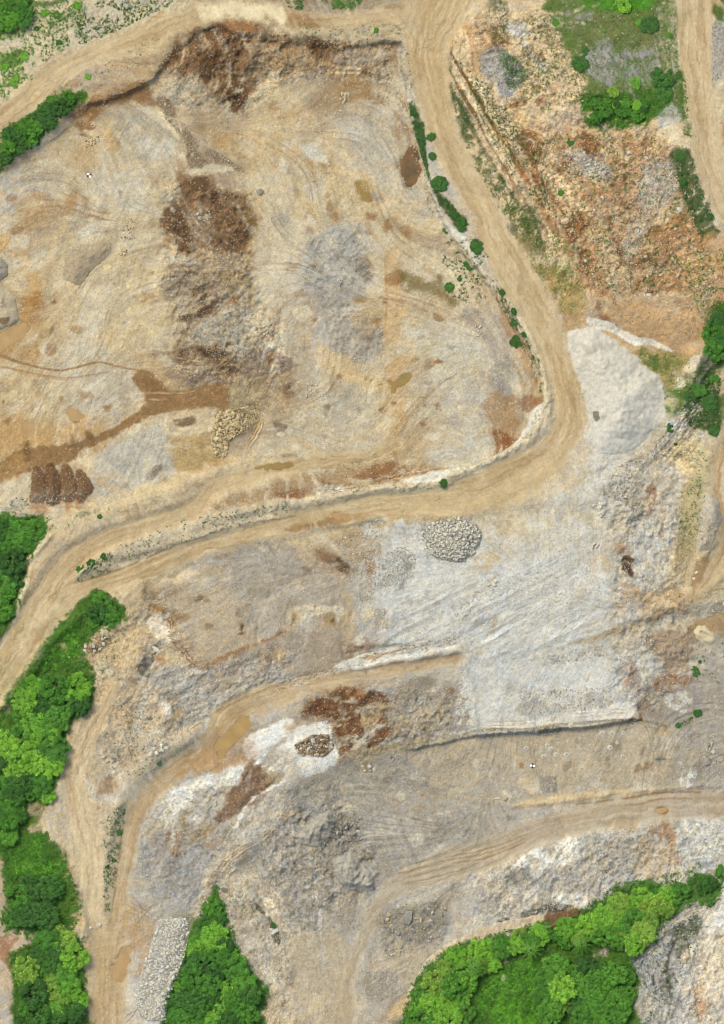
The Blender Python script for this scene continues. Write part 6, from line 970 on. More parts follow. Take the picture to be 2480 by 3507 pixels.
for a in (('C',448,548,38,30,20,'rust','rounded buff boulder with a dark cleft on the grassy rock knoll'),('C',410,545,26,18,80,'tan','small tan boulder west of the cleft boulder on the rock knoll'),('C',740,1228,52,34,15,'rust','big squared buff boulder above the red soil scar'),('C',710,1190,36,26,0,'rust','buff slab touching the big squared boulder above the red scar'),('C',770,1190,20,34,10,'tan','upright tan slab east of the squared boulder'),('C',925,1320,52,36,10,'tan','flat cream slab half buried in the rubble slope'),('C',755,780,46,22,15,'rust','long buff slab at the head of the rubble slope'),
  ('G',868,918,60,26,-40,'white','long pale boulder lodged in the dark rock cleft'),('G',386,958,24,14,0,'white','lone white boulder in the grass beside the road'),('K',1060,1035,96,80,70,'grey','great pale rock beside the fork of the lowest haul road'),('L',360,370,38,16,0,'white','long pale boulder lying beside a squarer one on the grey floor'),('L',408,374,40,24,30,'tan','squarish pale boulder beside the long one on the grey floor'),('L',1530,160,46,66,0,'grey','big pointed grey slab near the white spill'),('J',412,1022,26,18,-30,'tan','cream boulder at the edge of the wood beside the old road'),('J',500,1088,30,14,0,'white','flat cream boulder at the foot of the old road'),('J',552,1074,28,22,0,'grey','grey boulder at the foot of the old road'),
  ('J',805,714,20,14,20,'rust','orange tan boulder at the edge of grey gravel'),('A',843,492,28,20,0,'tan','lone golden boulder at the head of the boulder trail'),('B',694,616,22,16,0,'tan','lone golden boulder south of the rocks under the northern bank'),('I',1472,490,26,22,40,'white','white block at the edge of the brown eastern track'),('I',1456,522,20,16,0,'white','small white block just below the other by the brown track'),('B',242,1065,46,46,30,'grey','rounded dark grey boulder beside white rubble on the pit floor'),('I',540,1172,18,12,0,'white','lone white block on the speckled grey bench'),('I',386,932,14,22,0,'white','upright white block in the grey bench'),('L',1155,572,16,14,0,'white','tiny white block beside the rutted haul road'),('C',860,248,18,20,0,'rust','orange boulder standing on the green plateau')):
    boulder(*a)

# the 280 largest boulders stand as things of their own; the smaller ones are joined
big = sorted([q for q in STONES if q[5] == 'boulder'], key=lambda q: -q[0]); keep = big[:270]; rest = big[270:]
for q in keep+[q for q in STONES if q[5] == 'stone']: set_stone(*q)
byp = {}
for q in rest: byp.setdefault(q[3], []).append(q)
rubble('smaller loose boulders among the rock piles', [(None, np.array([[q[1], q[2]] for q in v]), len(v), np.array([q[0]*S*1.15 for q in v]), None, pl) for pl, v in byp.items()], 'small_boulders', True)

# ------------------------------------------------------------------ plants
def mat_leaf(name, c0, c1):
    m = bpy.data.materials.new(name); m.use_nodes = True; n = m.node_tree.nodes; l = m.node_tree.links; b = n['Principled BSDF']
    oi = n.new('ShaderNodeObjectInfo'); mx = n.new('ShaderNodeMix'); mx.data_type = 'RGBA'; mx.inputs[6].default_value = (*lin(c0), 1); mx.inputs[7].default_value = (*lin(c1), 1); l.new(oi.outputs['Random'], mx.inputs[0])
    at = n.new('ShaderNodeAttribute'); at.attribute_name = 'Col'
    mu = n.new('ShaderNodeMix'); mu.data_type = 'RGBA'; mu.blend_type = 'MULTIPLY'; mu.inputs[0].default_value = 1; l.new(mx.outputs[2], mu.inputs[6]); l.new(at.outputs['Color'], mu.inputs[7]); l.new(mu.outputs[2], b.inputs['Base Color'])
    b.inputs['Roughness'].default_value = .55; b.inputs['Specular IOR Level'].default_value = .25
    return m
ML = dict(mid=mat_leaf('mid_leaf',(50,98,20),(68,118,26)), bright=mat_leaf('bright_leaf',(74,126,26),(98,146,36)), dark=mat_leaf('dark_leaf',(36,76,18),(48,92,22)), olive=mat_leaf('olive_leaf',(86,122,36),(104,138,44)), weed=mat_leaf('weed_leaf',(64,100,36),(64,100,36)), palm=mat_leaf('palm_leaf',(70,116,34),(86,132,40)), dry=mat_leaf('dry_leaf',(120,84,58),(120,84,58)))
M_bark = mat_rock('bark', [(96,80,62),(120,100,78)])
def leaf_mesh(name, P, N, size, col, mat, asp=1.0):
    """rhombic leaf faces at P, facing N"""
    n = len(P); N = N/np.linalg.norm(N, axis=1)[:, None]; r = rng.normal(size=(n, 3)); u = np.cross(N, r); u /= np.linalg.norm(u, axis=1)[:, None]; v = np.cross(N, u)
    a = size[:, None]; V = np.stack([P-u*a, P-v*a*.55*asp+N*a*.12, P+u*a, P+v*a*.55*asp+N*a*.12], 1).reshape(-1, 3)
    me = bpy.data.meshes.new(name); me.vertices.add(4*n); me.vertices.foreach_set('co', V.astype(np.float32).ravel()); me.loops.add(4*n); me.loops.foreach_set('vertex_index', np.arange(4*n, dtype=np.int32)); me.polygons.add(n)
    me.polygons.foreach_set('loop_start', np.arange(0, 4*n, 4, dtype=np.int32)); me.polygons.foreach_set('loop_total', np.full(n, 4, np.int32))
    at = me.attributes.new('Col', 'FLOAT_COLOR', 'POINT'); c4 = np.ones((4*n, 4), np.float32); c4[:, :3] = np.repeat(col, 4, 0); at.data.foreach_set('color', c4.ravel()); me.update(calc_edges=True); me.materials.append(mat)
    return me
def lobes(seed, R, Hh, nl, spread):
    """rounded branch masses of one crown: centres and radii"""
    r = np.random.default_rng(seed); out = []
    for i in range(nl):
        a = r.uniform(0, 6.28); d = R*spread*math.sqrt(r.random()); rr = R*r.uniform(.09, .22)
        out.append((d*math.cos(a), d*math.sin(a), Hh*(.5+.4*r.random())-.10*d, rr))
    return out
def leaves_on(lb, dens, seed, size, jit=.2):
    r = np.random.default_rng(seed); P, N, Cc = [], [], []
    for x, y, z, rr in lb:
        n = int(dens*rr*rr*7); q = r.normal(size=(n, 3)); q /= np.linalg.norm(q, axis=1)[:, None]; q[:, 2] = np.where(q[:, 2] < -.25, -q[:, 2], q[:, 2])
        rad = rr*(1-1.6*jit*r.random((n, 1))**1.2+.22*r.normal(size=(n, 1)).clip(-1, 1.6)); P.append(np.array([x, y, z])+q*rad*np.array([1, 1, .8])); N.append(q*.6+r.normal(0, .6, (n, 3))+np.array([0, 0, .75]))
        Cc.append(np.clip(r.uniform(.55, 1.45, (n, 1))*r.uniform(.8, 1.2)*np.array([1, 1, .9])*np.stack([1+r.normal(0, .08, n), np.ones(n), np.ones(n)], -1), .2, 2))
    P = np.vstack(P); return P, np.vstack(N), r.uniform(size[0], size[1], len(P)), np.vstack(Cc)
def trunk_mesh(seed, Hh, rad):
    r = random.Random(seed); bm = bmesh.new()
    def tube(p0, p1, r0, r1):
        d = Vector(p1)-Vector(p0); q = d.to_track_quat('Z', 'Y'); ring = []
        for p_, rr in ((p0, r0), (p1, r1)): ring.append([bm.verts.new(Vector(p_)+q @ Vector((rr*math.cos(a*1.257), rr*math.sin(a*1.257), 0))) for a in range(5)])
        for a in range(5): bm.faces.new((ring[0][a], ring[0][(a+1) % 5], ring[1][(a+1) % 5], ring[1][a]))
    top = (r.uniform(-.2, .2), r.uniform(-.2, .2), Hh*.55); tube((0, 0, -.4), top, rad, rad*.6)
    for i in range(4):
        a = i*1.57+r.random(); tube(top, (math.cos(a)*Hh*.28, math.sin(a)*Hh*.28, Hh*.8), rad*.5, rad*.15)
    me = bpy.data.meshes.new('trunk'); bm.to_mesh(me); bm.free(); me.materials.append(M_bark); return me
TV = []
for i in range(9):
    lb = lobes(300+i, 1.0*2.6, 4.6, 78+4*(i % 4), .94); TV.append((leaves_on(lb, 60, 400+i, (.10, .24) if i % 3 else (.14, .32)), trunk_mesh(i, 4.6, .16)))
for i in range(6):
    lb = [(x, y, z*.7, q*1.05) for x, y, z, q in lobes(340+i, 2.6, 4.0, 40+6*i, .92)]; TV.append((leaves_on(lb, 52, 440+i, (.16, .34), .34), trunk_mesh(20+i, 3.0, .12)))
CM = {}
def crown(kind, i):
    if i not in CM:
        P, N, s_, c_ = TV[i][0]; CM[i] = leaf_mesh('crown', P, N, s_, c_, ML['mid'])
    return CM[i]
def tree(q, R, kind, label, group, name='broadleaf_tree', cat='tree', hs=1.0):
    i = random.randrange(9, 15) if name == 'bush' else random.randrange(9); k1 = R/2.6; q = np.asarray(q, float); z = float(zat(q)[0]); wx = world_xy(q)
    e = bpy.data.objects.new(name, None); COL.objects.link(e); e.location = (wx[0], wx[1], z); e.rotation_euler = (0, 0, random.uniform(0, 6.28)); e.scale = (k1*random.uniform(.9, 1.12), k1*random.uniform(.9, 1.12), k1*hs*.52*random.uniform(.8, 1.15)); tag(e, label, cat, group)
    if name == 'bush': e.scale = (e.scale[0]*random.uniform(.75, 1.3), e.scale[1]*random.uniform(.75, 1.2), e.scale[2])
    link('trunk', TV[i][1], e); o = link('crown', crown(kind, i), e); o.material_slots[0].link = 'OBJECT'; o.material_slots[0].material = ML[kind]
HOLES = [pp(c, [(x, y)])[0].tolist()+[r] for c, x, y, r in (('G',350,905,26),('J',195,425,34),('J',205,520,36),('L',925,1230,30),('L',400,1365,18),('L',410,1275,16),('J',410,1015,22),('G',420,700,14),('G',40,1330,26),('J',340,960,24),('J',150,1240,20))]
def scatter(c, pts, n, r0, r1, sep=.56):
    r0, r1 = r0*1.08, r1*1.12
    PO = pp(c, pts); cand = inside(c, pts, n*40); out = []; rr = np.sort(r0+(r1-r0)*rng.random(n)**1.3)[::-1]/S; ci = 0
    for d in rr:
        for _ in range(60):
            if ci >= len(cand): return out
            q = cand[ci]; ci += 1
            if any((q[0]-h[0])**2+(q[1]-h[1])**2 < (h[2]+.7*d)**2 for h in HOLES): continue
            if seg_dist(np.array([q[0]]), np.array([q[1]]), PO, True)[0] > .42*d and all((q[0]-g[0])**2+(q[1]-g[1])**2 > (sep*(d+g[2]))**2 for g in out): out.append((q[0], q[1], d)); break
    return out
WOODS = [ # frame, outline, trees, radius range, crown kinds, label tail, group
 ('G',[(150,1080),(330,1040),(480,1040),(510,1140),(470,1230),(370,1350),(310,1600),(280,1740),(230,1830),(60,1880),(-30,1880),(-30,1420),(80,1300),(60,1190)],46,2.1,3.9,('mid','mid','dark','bright'),'tree in the wood between the haul road and the old road'),
 ('J',[(0,330),(120,380),(120,500),(60,640),(0,640)],8,1.8,3.0,('bright','mid'),'tree at the weedy western edge of the wood'),
 ('J',[(60,860),(150,830),(330,820),(420,960),(400,1030),(250,1060),(60,1050),(40,950)],22,1.9,3.4,('dark','mid','dark'),'tree in the middle of the western wood'),
 ('J',[(260,1080),(390,1080),(440,1200),(450,1400),(460,1624),(120,1624),(110,1420),(90,1270),(180,1200)],32,2.0,3.6,('dark','mid','olive','bright'),'tree in the southern end of the western wood'),
 ('G',[(-30,200),(120,180),(230,200),(230,260),(165,360),(110,520),(80,640),(60,720),(-30,800)],22,1.9,3.3,('mid','mid','dark'),'tree in the small wood west of the road junction'),
 ('G',[(540,610),(630,650),(680,730),(600,780),(520,800),(460,700)],9,1.7,2.8,('mid','dark'),'tree in the leafy tongue above the sandy mound'),
 ('J',[(1195,890),(1250,1020),(1270,1140),(1330,1270),(1390,1360),(1470,1450),(1430,1560),(1430,1640),(950,1640),(950,1480),(1010,1350),(1070,1180),(1110,1060)],40,1.8,3.4,('mid','dark','bright','mid'),'tree in the wooded triangle beside the long white heap'),
 ('L',[(10,1290),(150,1200),(350,1145),(500,1110),(640,1090),(600,1200),(480,1260),(300,1330),(230,1420),(200,1640),(-150,1650),(-140,1590),(-90,1440),(-40,1350)],34,1.9,3.5,('mid','bright','bright','olive'),'tree in the wood along the foot of the pale cut bank'),
 ('L',[(600,1280),(730,1260),(760,1430),(740,1560),(600,1624),(560,1560),(600,1430)],16,2.2,3.6,('olive','bright','mid'),'tree in the belt beside the open grass of the southern wood'),
 ('L',[(660,1090),(820,1020),(960,960),(1010,900),(1130,890),(1280,870),(1400,870),(1420,930),(1320,1000),(1250,1090),(1210,1150),(1090,1240),(930,1180),(900,1130),(830,1180),(700,1200)],40,1.9,3.3,('bright','olive','bright','mid'),'tree in the wood below the white slope'),
 ('L',[(780,1270),(1080,1270),(1130,1400),(1090,1560),(1090,1640),(780,1640),(760,1450)],32,1.7,3.0,('mid','dark','mid'),'tree in the wood beside the bare white cliff'),
 ('L',[(1490,830),(1600,810),(1610,880),(1550,950),(1480,940)],8,2.0,3.2,('mid','dark'),'tree in the grove on the shoulder of the bare white cliff'),
 ('A',[(0,900),(0,770),(60,710),(190,650),(250,570),(380,520),(460,540),(330,640),(250,740),(180,800),(60,880)],26,1.3,2.4,('mid','dark','mid'),'tree in the hedge below the upper haul road'),
 ('A',[(-30,-30),(160,-30),(150,120),(60,140),(-30,180)],12,1.9,3.0,('mid','bright'),'tree in the corner thicket above the upper haul road'),
 ('F',[(1540,480),(1550,400),(1640,350),(1640,620),(1590,640),(1530,600)],9,2.0,3.2,('mid','dark'),'tree in the grove below the rust coloured slope'),
 ('C',[(850,560),(950,520),(1080,560),(1250,560),(1270,630),(1060,690),(870,670)],12,1.0,1.9,('mid','bright','dark'),'tree in the thicket at the southern end of the green plateau'),
]
WORD = dict(mid='green',bright='bright green',dark='dark green',olive='yellow green')
for c_,pt_,n_,r0,r1,kinds,lt in WOODS:
    for x,y,d in scatter(c_,pt_,n_,r0,r1):
        kd = random.choice(kinds); tree((x,y), d*S, kd, ('big ' if d*S > r0+.66*(r1-r0) else 'small ' if d*S < r0+.28*(r1-r0) else '')+WORD[kd]+' '+lt, lt.replace('tree','trees',1))
for c_,x,y,r_,kd,lb in (('B',1242,1022,2.35,'dark','round dark green bush between the pond and the haul road'),('B',1196,760,1.25,'dark','small round bush on the verge north of the round bush'),('B',1202,868,.95,'dark','smallest round bush on the verge beside the haul road'),('B',1365,1250,2.0,'dark','spiky dark bush beside the narrow part of the verge'),('B',1275,1285,.8,'dark','little dark bush below the spiky bush'),
   ('C',1130,463,1.7,'bright','round bright green bush standing alone on the plateau'),('C',1010,510,1.9,'olive','yellow green bush beside the plateau thicket'),('C',1280,430,3.0,'dark','large dark crown beside the eastern haul road'),('C',1290,515,2.5,'dark','dull dark crown south of the large one by the eastern road'),('C',1372,418,1.0,'dark','small dark bush on the edge of the eastern haul road'),('C',1210,140,2.2,'dark','dark spreading tree at the top of the green plateau'),('C',1150,127,.8,'bright','small bright bush west of the dark spreading tree'),('C',1060,20,2.6,'bright','bright green tree at the northern end of the plateau'),('C',825,350,1.9,'dark','dark bush on the western rim of the plateau'),('C',850,285,1.2,'dark','small dark bush beside an orange boulder on the plateau rim'),('C',1320,195,1.0,'mid','small green bush near the straight eastern road'),('C',1030,580,1.3,'bright','bright bush in the middle of the plateau thicket'),('C',690,125,.9,'mid','small bush on the weedy slope west of the plateau'),('C',1548,1205,.9,'dark','small dark bush at the southern end of the roadside scrub'),('C',718,1075,.9,'mid','small bush among the rubble beside the cream ledge'),('C',770,790,.9,'dark','small bush below the long buff slab'),('C',1380,870,1.4,'dark','dark scrub bush beside the straight eastern road'),('C',1395,1010,1.3,'dark','dark scrub bush halfway down the roadside scrub'),
   ('E',1265,1335,1.1,'dark','dark bush on the berm of the haul road bend'),('F',470,555,1.4,'dark','dark bush at the foot of the eastern pit wall'),('F',515,515,1.1,'dark','dark bush on the rim of the eastern pit wall'),('F',455,385,1.0,'dark','dark bush higher on the rim of the pit wall'),('F',460,440,.9,'dark','dark bush between two others on the pit wall rim'),('F',250,25,1.6,'dark','dark sprawling bush on the verge where it widens'),('F',200,130,1.3,'dark','dark bush on the pale patch below the verge'),('F',155,200,.9,'dark','small bush on the pale patch below the verge'),('F',95,250,1.3,'dark','dark scrub at the end of the olive wet patch'),('F',390,280,1.0,'dark','dark bush clinging to the bedded rock'),
   ('F',1540,890,2.0,'dark','dark tree below the white chute'),('F',1570,1045,1.3,'dark','dark bush beside the wet eastern track'),('F',1490,820,1.9,'mid','green tree on the grey cliff top'),('F',1440,860,1.5,'dark','dark tree leaning over the grey cliff'),('F',1570,760,1.6,'mid','green tree between the grove and the white chute'),('F',1330,1030,1.1,'dark','dark bush on the lower end of the grey cliff'),('F',1360,1120,.8,'dark','small bush on the foot of the grey cliff'),('F',65,1340,1.1,'dark','dark bush on the white lip of the pit'),
   ('G',505,435,1.1,'dark','round bush on the bank between the two roads'),('G',450,470,1.3,'dark','bush at the western end of the bank between the roads'),('G',575,395,.9,'dark','small bush on the bank between the two roads'),('G',555,178,.6,'dark','tiny bush on the northern verge of the ramp road'),('I',1370,1340,.9,'dark','dark bush on the grey shelf beside a row of weeds'),('I',1478,1270,1.1,'dark','dark bush at the upper end of the row of weeds'),('I',1465,1040,1.2,'dark','dark bush beside the brown gravel shelf'),('I',1490,985,.6,'dark','small bush above the one beside the brown gravel'),
   ('A',318,85,1.1,'mid','bush in the weedy field above the upper haul road'),('A',205,158,.8,'dark','dark bush in the weedy field near the corner thicket'),('A',330,235,.8,'dark','small dark bush in the middle of the weedy field'),('A',135,315,1.0,'bright','bright bush in the lower weedy field'),('A',80,450,1.4,'bright','bright sprawling bush beside the upper haul road'),('A',490,425,.8,'bright','bright small bush between the road and the hedge'),('A',430,30,1.3,'bright','bright bush at the northern edge of the weedy field'),('A',250,70,1.2,'bright','bright bush near the corner thicket'),('A',20,380,1.2,'bright','bright bush at the western end of the weedy field'),('B',890,168,.8,'mid','small bush on the strip between the top road and the pit'),
   ('K',320,1075,.8,'dark','dark bush beside a white rock on the bare slope'),('J',662,558,.9,'dark','bush on the weedy bank beside the haul road'),('J',634,715,.6,'dark','small bush lower on the weedy bank'),('J',600,750,.6,'dark','small bush on the western side of the weedy bank'),('J',885,172,.6,'dark','small bush on the dark bank above the curve'),('L',1600,770,1.4,'mid','green bush on the edge of the white gravel')):
    tree(pp(c_,[(x,y)])[0], r_, kd, lb, None, 'bush', 'bush', .7)
# palms among the broadleaf trees
def palm_mesh(i):
    r = np.random.default_rng(700+i); P, N, s_ = [], [], []
    for f_ in range(13):
        a = f_*.483+r.uniform(-.12, .12); L_ = r.uniform(2.0, 2.8)
        for t in np.linspace(.12, 1, 22):
            x = L_*t; z = 3.6+.9*t-1.6*t*t
            for sd_ in (-1, 1):
                o_ = .34*(1-.55*t); P.append((x*math.cos(a)-sd_*o_*math.sin(a)*.6, x*math.sin(a)+sd_*o_*math.cos(a)*.6, z-.05)); N.append((.3*math.cos(a), .3*math.sin(a), 1)); s_.append(.2*(1.1-.5*t))
    P = np.array(P); return leaf_mesh('crown', P, np.array(N)+r.normal(0, .15, P.shape), np.array(s_), r.uniform(.6, 1.35, (len(P), 1))*np.ones(3), ML['palm'], .6)
for i,(x,y,lb) in enumerate(((240,1310,'feathery palm near the foot of the pale cut bank'),(550,1215,'feathery palm at the head of the open grass'),(830,1180,'feathery palm beside the narrow green clearing'))):
    q = pp('L',[(x,y)])[0]; wx = world_xy(q); e = bpy.data.objects.new('palm_tree', None); COL.objects.link(e); e.location = (wx[0], wx[1], float(zat(q)[0])); e.scale = (1.25,)*3; tag(e, lb, 'palm', 'palms of the southern wood')
    link('trunk', trunk_mesh(40+i, 4.4, .14), e); link('crown', palm_mesh(i), e)
# undergrowth, grass and weeds
def cover(label, areas, name='undergrowth', mat='weed'):
    """areas: frame, outline, clumps, leaves per clump, clump radius m, leaf size m, colour"""
    Ps, Ns, Ss, Cs = [], [], [], []
    for c, pts, n, per, rad, sz, col in areas:
        q = inside(c, pts, n); q = q[np.all([(q[:, 0]-h[0])**2+(q[:, 1]-h[1])**2 > h[2]**2 for h in HOLES], 0)]
        if len(q) < 2: continue
        dens = fbm(q[:, 0], q[:, 1], 50, 3, 77); q = q[(dens > np.quantile(dens, .25))]; n = len(q)
        w_ = world_xy(q); rad, sz = (rad*1.45, sz*1.25) if name == 'weeds' else (rad, sz); R_ = rad*rng.uniform(.5, 1.3, n); k1 = rng.normal(size=(n, per, 3)); k1 /= np.linalg.norm(k1, axis=2)[..., None]; k1[..., 2] = np.abs(k1[..., 2])
        u = rng.random((n, per, 1))**.4; off = k1*u*R_[:, None, None]*np.array([1, 1, .7]); base = np.concatenate([w_, zat(q)[:, None]], 1)
        Ps.append((base[:, None]+off).reshape(-1, 3)); Ns.append((k1*.7+rng.normal(0, .4, k1.shape)+np.array([0, 0, .6])).reshape(-1, 3)); Ss.append(rng.uniform(sz*.6, sz*1.3, n*per))
        cc = lin(col)/lin((120,84,58) if mat == 'dry' else (64,100,36))*rng.uniform(.7, 1.35, (n, 1, 1))*rng.uniform(.75, 1.25, (n, per, 1)); Cs.append((cc*np.ones((n, per, 3))).reshape(-1, 3))
    tag(link(name, leaf_mesh(name, np.vstack(Ps), np.vstack(Ns), np.concatenate(Ss), np.vstack(Cs), ML[mat])), label, kind='stuff')
def ring(key, n, rad=.7):
    c, pts = VEG[key]; q = np.array(pts, float); cen = q.mean(0); out = []
    for i in range(len(q)):
        a, b = q[i], q[(i+1) % len(q)]; d = b-a; L = np.hypot(*d)
        if L < 4: continue
        nn = np.array([-d[1], d[0]])/L*16; out.append((c, [tuple(a-nn), tuple(b-nn), tuple(b+nn), tuple(a+nn)], max(3, int(n*L/100)), 15, rad, .19, G1))
    return out
G1, G2, G3, G4 = (62,106,30), (94,154,38), (52,86,32), (96,116,52)
cover('ragged scrub along the margins of the woods', ring('jw',20)+ring('tri',20)+ring('br',20)+ring('w1',18)+ring('ah',16,.55)+ring('atl',16), 'edge_scrub')
cover('low green undergrowth filling the woods', [(*VEG['jw'],3000,13,.7,.17,G1),(*VEG['w1'],450,13,.7,.17,G1),(*VEG['tri'],900,13,.7,.17,G1),(*VEG['br'],2400,13,.7,.17,G1),(*VEG['ah'],420,13,.6,.15,G3),(*VEG['atl'],160,13,.7,.17,G1),(*VEG['fr'],140,13,.7,.17,G1),
  ('L',[(280,1430),(460,1270),(580,1290),(600,1600),(440,1660),(260,1560)],900,10,.4,.13,G2),('L',[(250,1430),(460,1260),(600,1290),(620,1600),(440,1660),(230,1560)],150,26,.9,.2,G1),('J',[(40,560),(240,560),(350,720),(330,860),(60,900)],160,26,.9,.2,G1),('G',[(230,1040),(400,740),(470,800),(460,950)],90,26,.9,.2,G1),('L',[(830,1090),(900,1020),(930,1050),(900,1130),(830,1160)],160,10,.4,.13,G2),('G',[(300,900),(380,770),(450,800),(440,950),(330,1000),(230,1040)],400,10,.5,.14,G2),('J',[(60,700),(220,580),(240,700),(340,720),(320,800),(120,860)],500,10,.5,.14,G2),('F',[(1420,1020),(1400,870),(1500,660),(1600,700),(1600,1040),(1500,1060)],500,12,.6,.16,G3)])
cover('grass and low scrub over the green plateau and slope', [('C',[(660,-10),(1330,-10),(1380,400),(1400,650),(1290,650),(1060,720),(860,700),(840,520),(860,420),(780,280),(720,140)],2600,7,.35,.13,(82,116,44)),('C',[(860,520),(1280,500),(1290,640),(1060,710),(850,680)],500,14,.6,.16,G1),('C',[(500,100),(660,20),(860,420),(830,560),(620,620),(490,560)],1500,7,.36,.13,(70,100,40)),('C',[(100,370),(110,560),(210,880),(380,1170),(600,1400),(620,1340),(400,1000),(200,640)],900,7,.35,.12,G3),('C',[(380,290),(470,330),(500,440),(440,520),(390,400)],160,9,.35,.12,G3),('C',[(340,1100),(460,1120),(760,1340),(860,1624),(640,1624),(480,1350)],1300,7,.34,.12,G4),('C',[(1340,840),(1420,830),(1600,1290),(1500,1330),(1370,1050)],600,10,.45,.14,G3),('C',[(520,740),(1240,740),(1500,1300),(1624,1624),(880,1624),(700,1200)],1300,9,.42,.15,G1),('C',[(1380,420),(1410,420),(1440,760),(1400,760)],120,8,.35,.13,G1),('C',[(1250,40),(1340,40),(1385,380),(1260,360)],260,6,.3,.11,G4),
  ('F',[(560,130),(760,130),(860,300),(850,400),(730,400),(600,170)],600,5,.24,.10,(98,112,50)),('F',[(1140,600),(1440,640),(1400,960),(1300,970),(1270,740),(1170,670)],700,6,.28,.11,G1),('F',[(1300,60),(1624,40),(1624,340),(1500,420)],420,8,.42,.14,G1),('C',[(100,300),(480,620),(720,1260),(440,1000)],1300,8,.36,.13,G3),('C',[(300,0),(420,0),(420,220),(330,200)],110,7,.3,.12,G3)], 'scrub')
cover('scattered weed tufts on verges, banks and field', [('A',[(170,0),(560,0),(430,240),(290,310),(180,420),(0,560),(0,200)],1300,7,.30,.13,G1),('A',[(430,100),(560,0),(1000,0),(640,180),(440,250)],700,8,.28,.12,G3),('A',[(0,180),(170,150),(200,420),(0,560)],160,10,.45,.14,G2),('A',[(400,480),(500,410),(900,170),(860,320),(560,440)],60,6,.22,.1,G3),('A',[(180,640),(260,560),(300,500),(480,420),(520,500),(400,560)],90,8,.35,.12,G1),('B',[(340,130),(1060,130),(1060,200),(700,240),(400,200)],170,6,.22,.10,G1),('B',[(560,0),(820,0),(760,50),(620,50)],120,9,.4,.14,G1),('B',[(390,0),(500,0),(480,60),(410,50)],50,7,.3,.12,G3),
  ('B',[(1010,240),(1060,220),(1100,560),(1040,480)],60,6,.22,.10,G3),('B',[(1075,570),(1150,680),(1190,1000),(1260,1080),(1400,1250),(1340,1260),(1250,1140),(1180,980),(1090,680)],900,10,.42,.14,G3),('F',[(60,-20),(300,-20),(340,300),(160,330),(60,250)],240,9,.38,.13,G3),('F',[(330,200),(360,200),(620,700),(620,880),(560,700),(420,420)],220,8,.32,.13,G3),('G',[(420,520),(560,400),(1000,200),(1624,80),(1624,150),(1050,310),(430,550)],300,7,.24,.12,G3),('G',[(440,500),(560,400),(700,320),(640,400),(480,500)],70,8,.35,.13,G3),('E',[(540,1380),(1280,1330),(1280,1370),(540,1410)],40,6,.26,.12,G3),
  ('G',[(240,200),(700,100),(760,110),(300,260)],50,6,.22,.11,G1),('G',[(500,930),(600,830),(720,780),(700,900),(560,1080),(500,1100)],60,8,.3,.12,G1),('G',[(680,1180),(860,1180),(960,1500),(700,1624),(620,1500)],90,6,.24,.11,G3),('J',[(570,500),(700,380),(680,600),(610,1000),(580,1000)],420,6,.26,.12,G3),('J',[(600,60),(1080,20),(800,280),(600,280)],90,6,.24,.11,G3),('J',[(450,1100),(480,1100),(490,1624),(460,1624)],90,8,.3,.12,G1),('I',[(1380,0),(1500,0),(1480,220),(1440,430),(1360,450)],190,6,.24,.11,G1),('I',[(1440,900),(1624,880),(1624,1100),(1440,1100)],50,6,.28,.12,G3),('I',[(1370,1330),(1500,1250),(1500,1280),(1390,1350)],40,8,.34,.12,G3),
  ('K',[(60,880),(240,920),(230,1020),(90,1080)],50,6,.22,.11,G1),('L',[(1010,840),(1380,780),(1500,720),(1500,800),(1250,850)],150,8,.34,.13,G1),('L',[(1120,1260),(1300,1110),(1480,1010),(1480,1180),(1320,1480),(1200,1624),(1130,1500)],300,8,.3,.12,G3),('L',[(900,640),(1180,640),(1160,800),(940,780)],60,6,.2,.1,G3),('D',[(60,1420),(160,1420),(160,1520),(60,1510)],40,7,.3,.12,G3),('D',[(0,1540),(300,1500),(300,1600),(0,1624)],60,8,.3,.13,G1),('F',[(1440,1100),(1540,1200),(1500,1624),(1380,1624)],160,6,.24,.11,G1)], 'weeds')
cover('dry brown brushwood at the edge of the southern wood', [('L',[(630,1010),(740,1000),(830,990),(780,1040),(700,1080),(640,1070)],130,14,.6,.14,(122,88,62))], 'brushwood', 'dry')
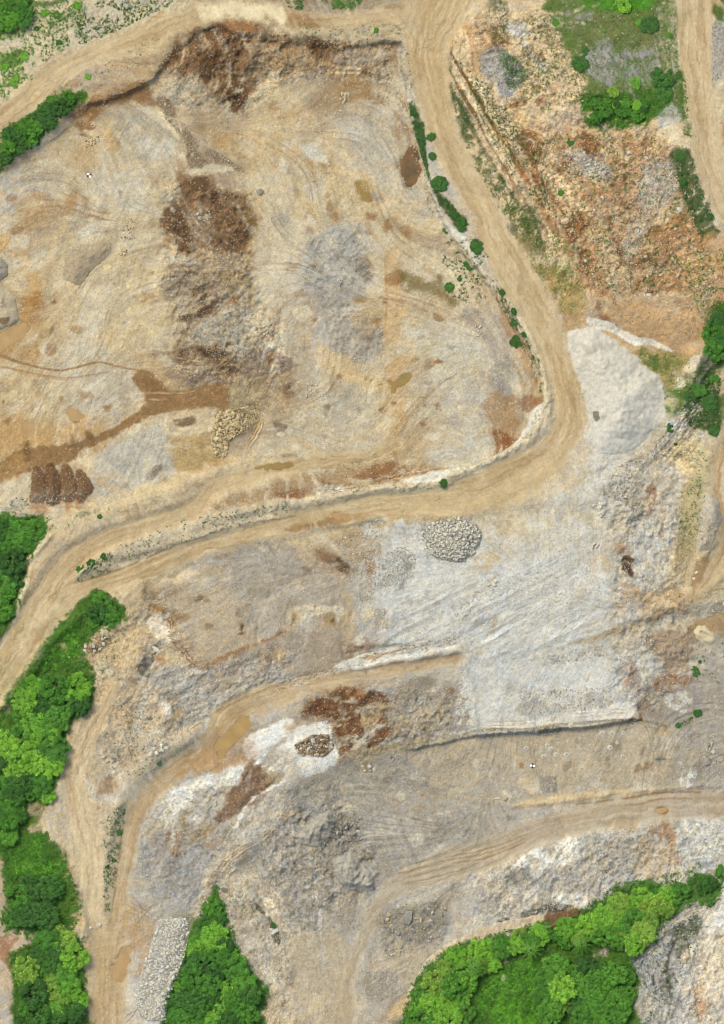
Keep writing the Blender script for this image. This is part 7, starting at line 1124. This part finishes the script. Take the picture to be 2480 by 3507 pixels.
# ------------------------------------------------------------------ blast holes ringed with drill cuttings, survey targets
M_cut = mat_rock('drill_cuttings', [(206,200,188),(184,178,168),(214,206,190)]); M_blk = bpy.data.materials.new('black_panel'); M_wht = bpy.data.materials.new('white_panel')
for m_, v_ in ((M_blk, .02), (M_wht, .8)):
    m_.use_nodes = True; m_.node_tree.nodes['Principled BSDF'].inputs['Base Color'].default_value = (v_, v_, v_, 1); m_.node_tree.nodes['Principled BSDF'].inputs['Roughness'].default_value = .6
rv = [(0.0,-.05),(.09,-.05),(.10,.10),(.18,.17),(.42,.06),(.62,-.06)]; nv = 14; vv = []; ff = []
for i,(r_,z_) in enumerate(rv):
    for a in range(nv): w_ = 1+.12*math.sin(a*2.3+i); vv.append((r_*w_*math.cos(a*6.283/nv), r_*w_*math.sin(a*6.283/nv), z_))
for i in range(1,len(rv)-1):
    for a in range(nv): ff.append((i*nv+a,(i+1)*nv+a,(i+1)*nv+(a+1)%nv,i*nv+(a+1)%nv))
hm_ = bpy.data.meshes.new('cuttings_ring'); hm_.from_pydata(vv,[],ff); hm_.materials.append(M_cut)
dm_ = bpy.data.meshes.new('hole'); dm_.from_pydata([(.1*math.cos(a*.7854),.1*math.sin(a*.7854),.02) for a in range(8)],[],[tuple(range(8))]); dm_.materials.append(M_blk)
for x,y in ((512,1392),(575,1452),(525,1466),(640,1450),(704,1440),(760,1426),(825,1415),(690,1502),(748,1500),(620,1512),(945,1382),(1002,1382),(1066,1380),(990,1462),(1030,1432),(1060,1512),(770,1340),(880,1450),(910,1402),(660,1470)):
    q = pp('I',[(x,y)])[0]; wx = world_xy(q); e = bpy.data.objects.new('blast_hole', None); COL.objects.link(e); e.location = (wx[0], wx[1], float(zat(q)[0])+.03); s_ = random.uniform(.8,1.35); e.scale = (s_*random.uniform(.9,1.3),s_,1); e.rotation_euler = (0,0,random.uniform(0,6))
    tag(e,'drilled blast hole ringed with pale cuttings on the tan bench','blast hole','blast holes on the tan bench'); link('cuttings_ring',hm_,e); link('hole',dm_,e)
def target(c,x,y,ang,label):
    q = pp(c,[(x,y)])[0]; wx = world_xy(q); e = bpy.data.objects.new('survey_target', None); COL.objects.link(e); e.location = (wx[0], wx[1], float(zat(q)[0])+.12); e.rotation_euler = (0,0,math.radians(ang)); tag(e,label,'survey target','survey targets laid on the quarry floors')
    for i in (0,1):
        for j in (0,1):
            h_ = .28; x0,y0 = (i-1)*2*h_, (j-1)*2*h_; bm = bmesh.new(); bmesh.ops.create_cube(bm,size=1); bmesh.ops.scale(bm,vec=(2*h_-.004,2*h_-.004,.02),verts=bm.verts); bmesh.ops.translate(bm,vec=(x0+h_,y0+h_,0),verts=bm.verts)
            me = bpy.data.meshes.new('panel'); bm.to_mesh(me); bm.free(); me.materials.append(M_blk if i == j else M_wht); link('panel',me,e)
target('A',496,975,-12,'black and white checkered survey target on the western pit floor'); target('L',559,188,38,'black and white checkered survey target on the tan bench')
